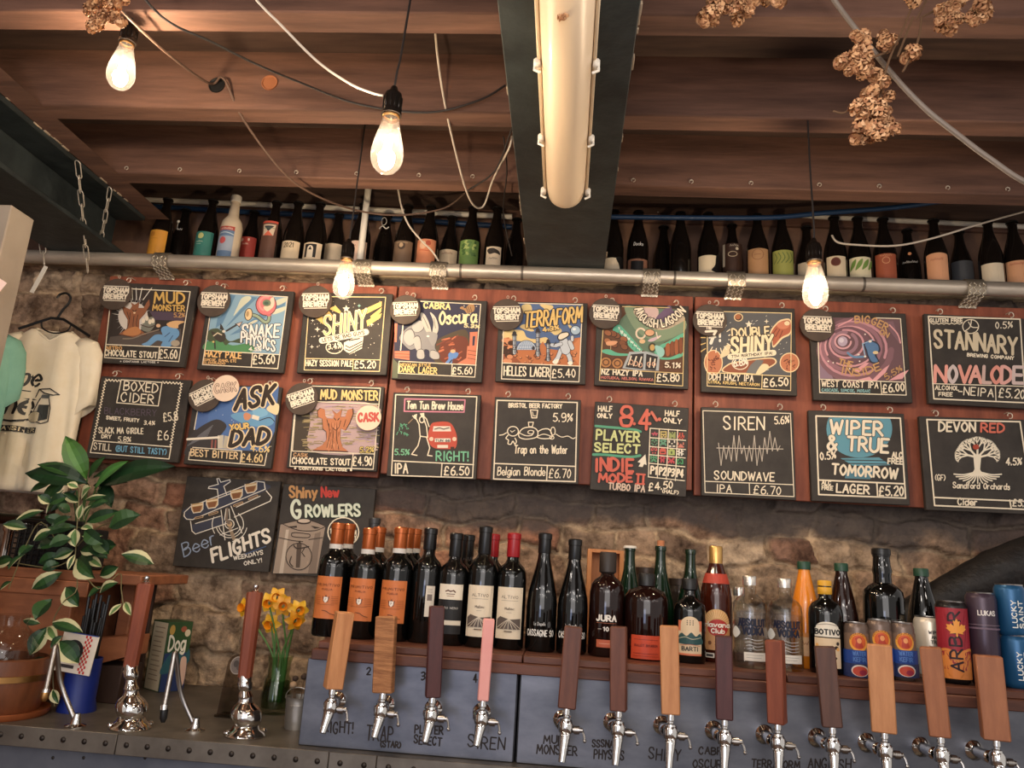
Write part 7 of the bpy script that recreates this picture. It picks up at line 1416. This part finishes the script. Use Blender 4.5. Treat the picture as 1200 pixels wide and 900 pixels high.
# ---------------------------------------------------------------- hanging bulbs
BR_H = mat('bulb_holder_black', (40, 34, 30), .25, .6)
def pendant(X, Y, ztip, r, lab, top, lean=0):
    """r = greatest glass radius"""
    k = r/.032; H = .128*k; t = thing('hanging_bulb', lab, 'light bulb', (X, Y, ztip), group='hanging filament bulbs')
    prof = [(1e-5, 0), (.010, .0015), (.019, .007), (.027, .017), (.0312, .030), (.032, .042), (.030, .058), (.0255, .078), (.020, .100), (.0165, .116), (.0155, .124)]
    mb = MB(); mb.lathe([(a*k, b*k) for a, b in prof], 28); mb.build('glass_bulb', BULBG, t, smooth=80)
    for i in range(4):
        a = i*pi/2+.5; mb = MB(); mb.tube([(.0055*k*cos(a), .0055*k*sin(a), .030*k), (.007*k*cos(a), .007*k*sin(a), .055*k), (.0045*k*cos(a), .0045*k*sin(a), .080*k)], .0017*k, 8); mb.build('filament', FILA, t)
    mb = MB(); mb.lathe([(.004*k, .082*k), (.003*k, .095*k), (.006*k, .112*k), (.012*k, .124*k)], 12); mb.tube([(0, 0, .028*k), (0, 0, .084*k)], .0008, 6); mb.build('glass_stem', BULBG, t)
    mb = MB(); mb.lathe([(.016*k, .119*k), (.0172*k, .121*k), (.0172*k, .127*k), (.016*k, .129*k)], 24); mb.build('holder_ring', BRASS, t)
    z0 = .125*k; mb = MB(); mb.lathe([(.0175*k, z0), (.0200*k, z0+.002), (.0200*k, z0+.008), (.0185*k, z0+.011), (.0185*k, z0+.042*k), (.0165*k, z0+.050*k), (.009*k, z0+.056*k), (.006*k, z0+.066*k), (.003*k, z0+.068*k)], 24)
    for i in range(12): a = i*pi/6; mb.box((.0188*k*cos(a), .0188*k*sin(a), z0+.027*k), (.002, .004, .028*k), .0008, Matrix.Rotation(a, 3, 'Z'))
    mb.build('lamp_holder', BR_H, t)
    mb = MB(); mb.tube(crom([(0, 0, z0+.062*k), (.002, 0, z0+.10*k), (.0+lean*.4, .01, (top-ztip)*.6), (lean, .02, top-ztip)], 5), .0025, 8); mb.build('flex', DARKC, t)
    l = lamp('bulb_light', 'POINT', (0, 0, .055*k), BULB_W, (1, .89, .76), .018); l.parent = t
for px, py, Y, zt, r, lab, ln in ((138, 104, 1.5, 2.559, .031, 'glowing filament bulb highest and leftmost, below the dried hop tuft', .02), (451, 203, 1.35, 2.275, .0325, 'largest glowing filament bulb, hanging left of the steel beam', .01), (401, 350, 2.13, 2.287, .0322, 'glowing filament bulb in front of the golden winged board', .0), (956, 361, 1.86, 2.212, .0315, 'glowing filament bulb right of the steel beam over the pink spiral board', .0)):
    p = at(px, py, Y); pendant(p.x, Y, p.z, r, lab, 2.93 if Y > 1.4 else 2.75, ln)
# ---------------------------------------------------------------- strip light under the steel beam
xa, xb = -.092, .018; xc, w2 = -.037, .055
ye = atz(660, 243, 2.5).y
t = thing('strip_light', 'long unlit cream fluorescent strip light fixed under the steel beam', 'strip light', (xc, ye, 2.55))
mb = MB(); mb.box2((-w2+.006, -1.5, -.03), (w2-.006, -.03, 0), .004); mb.build('housing', mat('cream_metal', (206, 184, 154), .45), t)
mb = MB(); N = 14; ys = [(-1.5, 1), (-.12, 1), (-.06, .97), (-.03, .88), (-.01, .65), (-.001, .3)]; vs = []
for y, s in ys:
    for k in range(N+1): a = pi*k/N; vs.append((-(w2-.004)*s*cos(a) if s == 1 else -(w2-.004)*(.35+.65*s)*cos(a), y, -.022-.052*s*sin(a)))
mb.add(vs, [(j*(N+1)+k, j*(N+1)+k+1, (j+1)*(N+1)+k+1, (j+1)*(N+1)+k) for j in range(len(ys)-1) for k in range(N)]); n = len(ys)-1; mb.f.append([n*(N+1)+k for k in range(N+1)]); mb.m.append(0); mb.c.append(None)
mb.build('diffuser', CREAMP, t, smooth=60)
for s in (-1, 1):
    mb = MB(); mb.box2((s*w2-.004, -1.5, -.034), (s*w2+.004, -.05, -.020), .002); mb.build('side_rail', mat('cream_metal', (206, 184, 154), .45), t)
    for py in (72, 160, 222):
        y = atz(660, py, 2.52).y-ye; mb = MB(); mb.box((s*(w2+.004), y, -.036), (.014, .022, .018), .004); mb.tube([(s*(w2+.008), y, -.03), (s*(w2+.009), y, -.05), (s*(w2-.004), y, -.056)], .003, 6); mb.build('clip', WHITEP, t)
# ---------------------------------------------------------------- dried hops
rnd = random.Random(31)
HC = [(170, 124, 88), (190, 146, 106), (200, 158, 120), (150, 104, 74), (178, 132, 94)]
def hop_cone(mb, c, r, d):
    d = d.normalized(); ref = Vector((0, 0, 1)) if abs(d.z) < .9 else Vector((1, 0, 0)); u = d.cross(ref).normalized(); v = d.cross(u)
    for j in range(5):
        n = (3, 6, 7, 6, 3)[j]
        for i in range(n):
            a = 2*pi*(i+.5*(j % 2))/n+rnd.uniform(-.2, .2); rad = u*cos(a)+v*sin(a); f = j/4
            b = c+d*(r*(1.5*f-.8)); wv = (u*-sin(a)+v*cos(a))*r*.42; o = (.35, .75, .9, .75, .35)[j]
            mb.col = lin(rnd.choice(HC))
            p0 = b+rad*r*o*.25; tip = b+rad*r*o*1.05+d*r*.55; mid = b+rad*r*o*1.0+d*r*.1
            mb.add([p0-wv*.5, p0+wv*.5, mid+wv, tip+wv*.35, tip-wv*.35, mid-wv], [(0, 1, 2, 5), (5, 2, 3, 4)])
def hops(lab, pts, Y, r=.012, stems=(), leafy=False):
    o = at(pts[0][0], pts[0][1], Y); t = thing('dried_hops', lab, 'dried hops', o, group='bunches of dried hops'); mb = MB()
    for x, y, rp, n in pts:
        for k in range(n):
            a = rnd.uniform(0, 6.28); q = rp*sqrt(rnd.random()); p = at(x+q*cos(a), y+q*sin(a), Y+rnd.uniform(-.02, .03))
            hop_cone(mb, p, r*rnd.uniform(.8, 1.2), Vector((rnd.uniform(-.7, .7), rnd.uniform(-.6, .3), rnd.uniform(-1.2, .1))))
    mb.build('hop_cones', HOPM, t, smooth=0, org=o)
    if stems:
        mb = MB()
        for s in stems: mb.tube(crom([tuple(at(x, y, Y+.01)) for x, y in s], 4), .0022, 6)
        mb.build('bine', mat('dry_bine', (92, 66, 44), .85), t, org=o)
hops('tuft of dried hops beside the leftmost bulb at the top', [(118, 2, 10, 5), (112, 18, 10, 6), (116, 32, 12, 9), (130, 14, 12, 8), (140, 2, 9, 4), (108, 8, 8, 4), (136, 26, 8, 4)], 1.32, .010, [[(130, -30), (122, 0), (114, 30)], [(140, -30), (134, 0)]])
hops('dried hops at the top edge, just right of the steel beam', [(830, 22, 9, 5), (838, 6, 12, 6), (855, 6, 12, 7), (875, 2, 13, 8), (895, 2, 10, 5), (910, -4, 8, 3), (868, 14, 8, 3)], 1.27, .012, [[(826, 25), (860, 0), (900, -20)]])
hops('large hanging bunch of dried hops at the upper right', [(1000, 76, 15, 11), (1014, 55, 15, 10), (1040, 45, 12, 7), (1018, 82, 10, 4), (1030, 95, 10, 4), (1068, 62, 9, 5), (1008, 118, 14, 9), (1030, 118, 15, 9), (1024, 140, 16, 12), (1020, 158, 16, 10), (1036, 152, 12, 7), (1006, 36, 9, 3)], 1.30, .0125, [[(1075, -10), (1060, 30), (1042, 70), (1032, 110), (1024, 150)], [(1042, 60), (1010, 72)], [(1005, 118), (990, 132), (976, 130)], [(1080, 20), (1075, 50), (1058, 84)], [(1070, 20), (1052, 66)]])
hops('dried hops at the top right edge beside the grey cable', [(1068, 0, 9, 3), (1102, 24, 14, 8), (1125, 14, 16, 10), (1145, 14, 12, 8), (1110, 8, 10, 4), (1150, 2, 8, 3)], 1.30, .0125, [[(1080, 20), (1120, 0), (1160, -20)], [(1090, -10), (1075, 22)]])
hops('small brown wisp of dried hop lying over the strip light', [(668, 4, 5, 5), (661, 16, 5, 5), (676, 0, 4, 3)], 1.16, .007, [[(682, -20), (668, 5), (658, 24)]])
# ---------------------------------------------------------------- cables
def cable(lab, pts, r, m, name='cable'):
    P = [at(x, y, Y) for x, y, Y in pts]; mb = MB(); mb.tube(crom([tuple(p) for p in P], 6), r, 8); o = mb.build(name, m, None, org=P[0]); o.location = P[0]; tag(o, lab, 'cable', 'cables under the ceiling')
cable('pale cable sagging from the top edge to the largest bulb', [(262, -62, 1.30), (296, -6, 1.30), (330, 30, 1.30), (372, 72, 1.31), (410, 98, 1.33), (436, 109, 1.345), (449, 112, 1.35)], .0026, WHITEC)
cable('thin cable hanging down past the large bulb to the bottle ledge', [(509, -6, 1.6), (512, 60, 1.7), (525, 140, 1.9), (548, 228, 2.2), (565, 243, 2.3), (578, 210, 2.2), (596, 175, 2.0), (600, 160, 2.0)], .003, WHITEC)
cable('thick grey cable crossing the upper right corner behind the hops', [(935, -70, 1.34), (972, -8, 1.34), (1006, 38, 1.38), (1050, 92, 1.38), (1085, 128, 1.38), (1120, 156, 1.38), (1160, 186, 1.38), (1215, 220, 1.38), (1330, 262, 1.45), (1560, 250, 1.6)], .0052, GREYC)
cable('pale cable looping in front of the top ledge bottles at right', [(975, 276, 2.58), (982, 284, 2.56), (1005, 287, 2.56), (1048, 288, 2.56), (1090, 280, 2.56), (1150, 262, 2.58), (1200, 248, 2.6), (1290, 224, 2.66)], .0035, WHITEC)
cable('brown cable running from the left joists down to the bottle ledge', [(128, -8, 1.46), (150, 20, 1.45), (200, 66, 1.62), (246, 98, 1.84), (262, 92, 1.84), (285, 140, 1.9), (330, 200, 2.1), (368, 228, 2.3), (420, 247, 2.5), (470, 252, 2.55), (520, 244, 2.55), (545, 226, 2.5)], .0035, mat('brown_cable', (96, 74, 62), .6))
cable('pale cable dropping between the bottles beside the upright conduit', [(466, 218, 2.52), (470, 240, 2.55), (478, 262, 2.57), (492, 280, 2.57), (506, 294, 2.57), (514, 306, 2.57)], .0035, WHITEC)
cable('dark cable running from the leftmost bulb across the joists', [(140, -40, 1.38), (190, 20, 1.42), (250, 50, 1.5), (300, 75, 1.6), (350, 96, 1.72), (420, 122, 1.84), (500, 132, 1.85), (560, 118, 1.85), (592, 100, 1.85)], .003, DARKC)
cable('pair of dark wires against the left face of the steel beam', [(600, 150, 1.95), (580, 200, 2.1), (550, 222, 2.2), (548, 226, 2.3)], .0026, DARKC)
cable('dark wire dangling beside the steel beam', [(590, 160, 2.0), (594, 200, 2.15), (590, 250, 2.4), (600, 300, 2.52)], .0022, DARKC)
# holes in the second joist
for px, py, m, lab in ((316, 97, mat('bored_wood', (150, 92, 58), .8), 'bored round hole in the joist left of the largest bulb'), (254, 100, mat('black_grommet', (12, 11, 11), .6), 'black round cable hole in the joist, left of the paler one')):
    p = at(px, py, 1.862); mb = MB(); mb.lathe([(.021, -.001), (.0235, -.001), (.0235, .003), (.021, .003), (.0185, -.008 if 0 else .0005), (1e-5, .0005)], 24, M=Matrix.Rotation(pi/2, 3, 'X')); o = mb.build('joist_hole', m); o.location = p; tag(o, lab, 'hole')
# ---------------------------------------------------------------- chains holding the rail
def chain(lab, p0, p1, n, extra=None):
    o = p0; t = thing('chain', lab, 'chain', p1, group='galvanised chains'); d = (p1-p0)/n; L = d.length; u = d.normalized(); ref = Vector((0, 1, 0)); a = u.cross(ref).normalized(); b = u.cross(a)
    for k in range(n):
        c = p0+d*(k+.5); s = a if k % 2 == 0 else (b*.8+a*.6).normalized(); h, w = L*.60, L*.22
        pts = [c+u*(h-w)*(1 if sin(g) >= 0 else -1)+u*w*sin(g)+s*w*cos(g) for g in [2*pi*i/16+.001 for i in range(16)]]
        mb = MB(); mb.tube(pts, .0018, 6, closed=True); mb.build('link', HOOKM, t, org=p1)
    return t
chain('front chain hanging from the left steel beam to the rail', atz(91, 190, 2.722), at(103, 318, 2.44), 8)
chain('rear chain hanging from the left steel beam, slanting behind the front one', atz(129, 221, 2.722), at(116, 296, 2.505), 6)
t = chain('short chain on the rail beside the grey column', at(49, 282, 2.445), at(52, 311, 2.445), 2)
a, b = at(54, 312, 2.44), at(37, 343, 2.44); mb = MB(); d = b-a; mb.box((a+b)/2, (.017, .003, d.length), .001, Matrix.Rotation(math.atan2(d.x, d.z), 3, 'Y')); o = mb.build('white_tag', WHITEP, None, org=a); o.location = a; tag(o, 'narrow white plastic strip hanging from the short chain', 'strip')
# ---------------------------------------------------------------- T-shirts on hangers
def hanger(o, w, lab, M, hook):
    t = thing('coat_hanger', lab, 'coat hanger', o); mb = MB()
    pts = [(-w, 0, -.055), (-w*.6, 0, -.03), (-.02, 0, -.004), (.02, 0, -.004), (w*.6, 0, -.03), (w, 0, -.055)]
    mb.tube([M @ Vector(p) for p in pts], .005, 8); mb.build('shoulder_bar', BLACK, t)
    mb = MB(); mb.tube([M @ Vector(p) for p in crom([(-w*.42, 0, -.02), (-w*.34, 0, -.045), (0, -.002, -.058), (w*.34, 0, -.045), (w*.42, 0, -.02)], 5)], .0028, 6); mb.build('lower_bar', BLACK, t)
    mb = MB(); mb.tube([M @ Vector(p) for p in crom([(0, 0, -.004), (.012, 0, .03), (.026, 0, .055), (.028, 0, .078), (.012, 0, .092), (-.008, 0, .084), (-.014, 0, .07)], 5)], .0042, 8); mb.build('hook', BLACK, t)
def tshirt(o, lab, M, m, H=.66, w=.20, print_fn=None, cols=None):
    """o = middle of the neckline; local axes through M"""
    t = thing('t_shirt', lab, 't-shirt', o+Vector((0, 0, -H))); base = o+Vector((0, 0, -H)); n = 64
    R0 = [(0, 1.0, .055), (.06, 1.0, .052), (.16, 1.0, .05), (.26, 1, .048), (.36, 1, .046), (.44, 1.0, .044), (.50, 1.0, .042), (.55, .99, .040), (.59, .95, .036), (.62, .80, .032), (.64, .64, .030), (.655, .50, .028), (.665, .42, .028)]
    def row(z):
        for p, q in zip(R0, R0[1:]):
            if z <= q[0]: f = (z-p[0])/(q[0]-p[0]); return (z, p[1]+(q[1]-p[1])*f, p[2]+(q[2]-p[2])*f)
        return R0[-1]
    rows = [row(.5*k/24) for k in range(25)]+[r for r in R0 if r[0] > .5]
    mb = MB(); vs = []
    def pt(a, z, ws, d):
        ca, sa = cos(a), sin(a); x = w*ws*(abs(ca)**.8)*(1 if ca >= 0 else -1); y = -d*(abs(sa)**.7)*(1 if sa >= 0 else -1)
        k = max(0, 1-z/.5); y += (.016*sin(x*62+1+z*2)+.009*sin(x*118+z*9))*(.2+.8*k); zz = z
        if sa > 0 and z > .56: zz -= .055*max(0, 1-abs(x)/(.5*w))*((z-.56)/.105)
        return Vector((x, y, zz*H/.66))
    for z, ws, d in rows:
        for i in range(n): vs.append(M @ pt(2*pi*i/n, z, ws, d))
    nr = len(rows); mb.add(vs, [(j*n+i, j*n+(i+1) % n, (j+1)*n+(i+1) % n, (j+1)*n+i) for j in range(nr-1) for i in range(n)])
    bo = mb.build('body', m, t, smooth=80); md = bo.modifiers.new('cloth', 'SOLIDIFY'); md.thickness = .002
    mb = MB(); ring = [M @ (pt(2*pi*i/n, .665, .42, .028)+Vector((0, 0, -.002))) for i in range(n)]; mb.tube(ring, .0045, 6, closed=True); mb.build('neck_rib', m, t, smooth=80)
    for s in (-1, 1):
        mb = MB(); vs = []; N = 20; path = [(.62, .612, .055), (.86, .588, .068), (.99, .54, .074), (1.05, .47, .072), (1.06, .40, .074), (1.05, .33, .078)]
        for j, (fx, z, r) in enumerate(path):
            tx = Vector((.3+.14*j, 0, -.2-.16*j)).normalized(); up = Vector((-tx.z, 0, tx.x))
            for i in range(N):
                a = 2*pi*i/N; rr = r*(1+.10*sin(3*a+j)+.05*sin(5*a)); q = Vector((w*fx*s, 0, z*H/.66))+Vector((up.x*s, 0, up.z))*(rr*cos(a)*.62)+Vector((0, 1, 0))*(rr*.42*sin(a)); vs.append(M @ q)
        mb.add(vs, [(j*N+i, j*N+(i+1) % N, (j+1)*N+(i+1) % N, (j+1)*N+i) for j in range(len(path)-1) for i in range(N)])
        so = mb.build('sleeve', m, t, smooth=80); md = so.modifiers.new('cloth', 'SOLIDIFY'); md.thickness = .002
    if print_fn:
        def fm(x, y, off):
            z = (.50-y); lo = 0
            xx = max(-1, min(1, x/w)); ca = abs(xx)**(1/.8)*(1 if xx >= 0 else -1); a = math.acos(max(-1, min(1, ca)))
            p = pt(a, z, 1, row(z)[2]); return M @ (p+Vector((0, -.003-off, 0)))
        P = Paint(fm, maxlen=.01); print_fn(P); P.build('printed_design', t, mat=PRINT)
    return t
CRT = mat('cream_cotton', (232, 218, 192), .85, c2=(238, 226, 204), scale=20, spec=.2); TEAL = mat('teal_cotton', (128, 178, 160), .85, c2=(138, 188, 168), scale=20, spec=.2)
YT = 2.44; nk = at(64, 388, YT); MT = Matrix.Rotation(radians(14), 3, 'Z')
def design(P):
    K = (40, 40, 42); P.n = 20
    P.text('hope', (-.135, .100), (.005, .085), .075, .009, K, ital=.25, up=(0, -1)); P.line([(-.13, .115), (-.01, .108)], .004, K); P.text('is', (-.09, .150), (-.062, .150), .032, .006, K)
    P.star((-.01, .14), .02, K, 4, .25); P.star((-.045, .055), .009, K); P.star((-.02, .05), .011, K); P.star((-.003, .058), .007, K)
    P.text('the', (-.12, .205), (-.005, .200), .085, .012, K, ital=.25, up=(0, -1)); P.line([(-.14, .215), (-.05, .235), (.005, .215)], .008, K, smooth=True)
    P.line([(.012, .098), (.045, .092), (.075, .112), (.06, .118), (.03, .112), (.012, .098)], .004, K); P.poly([(.025, .118), (.05, .118), (.05, .132), (.022, .132)], (90, 92, 92)); P.line([(.012, .1), (.005, .13)], .004, K); P.line([(.022, .134), (.012, .17), (-.002, .22), (.04, .235), (.062, .225), (.06, .17), (.05, .134)], .0035, K)
    P.poly([(.022, .16), (.055, .158), (.058, .215), (.03, .225), (.02, .19)], (62, 64, 64)); P.ell((.015, .21), .024, .022, (214, 198, 166)); P.ring((.015, .21), .024, .022, .002, K)
    P.rect(-.13, .252, .03, .275, K); P.text('CLEANSNER', (-.125, .27), (.025, .270), .014, .003, (226, 208, 172), jit=0)
tshirt(nk, 'cream T-shirt with black printed design hanging on the stone wall', MT, CRT, H=.56, w=.135, print_fn=design)
hanger(nk+Vector((0, 0, .05)), .115, 'black coat hanger holding the cream T-shirt', MT, None)
nk2 = at(-30, 380, 2.16); tshirt(nk2, 'teal T-shirt hanging at the left edge beside the grey column', Matrix.Rotation(radians(62), 3, 'Z'), TEAL, H=.46, w=.13)
hanger(nk2+Vector((0, 0, .04)), .11, 'black coat hanger holding the teal T-shirt', Matrix.Rotation(radians(62), 3, 'Z'), None)
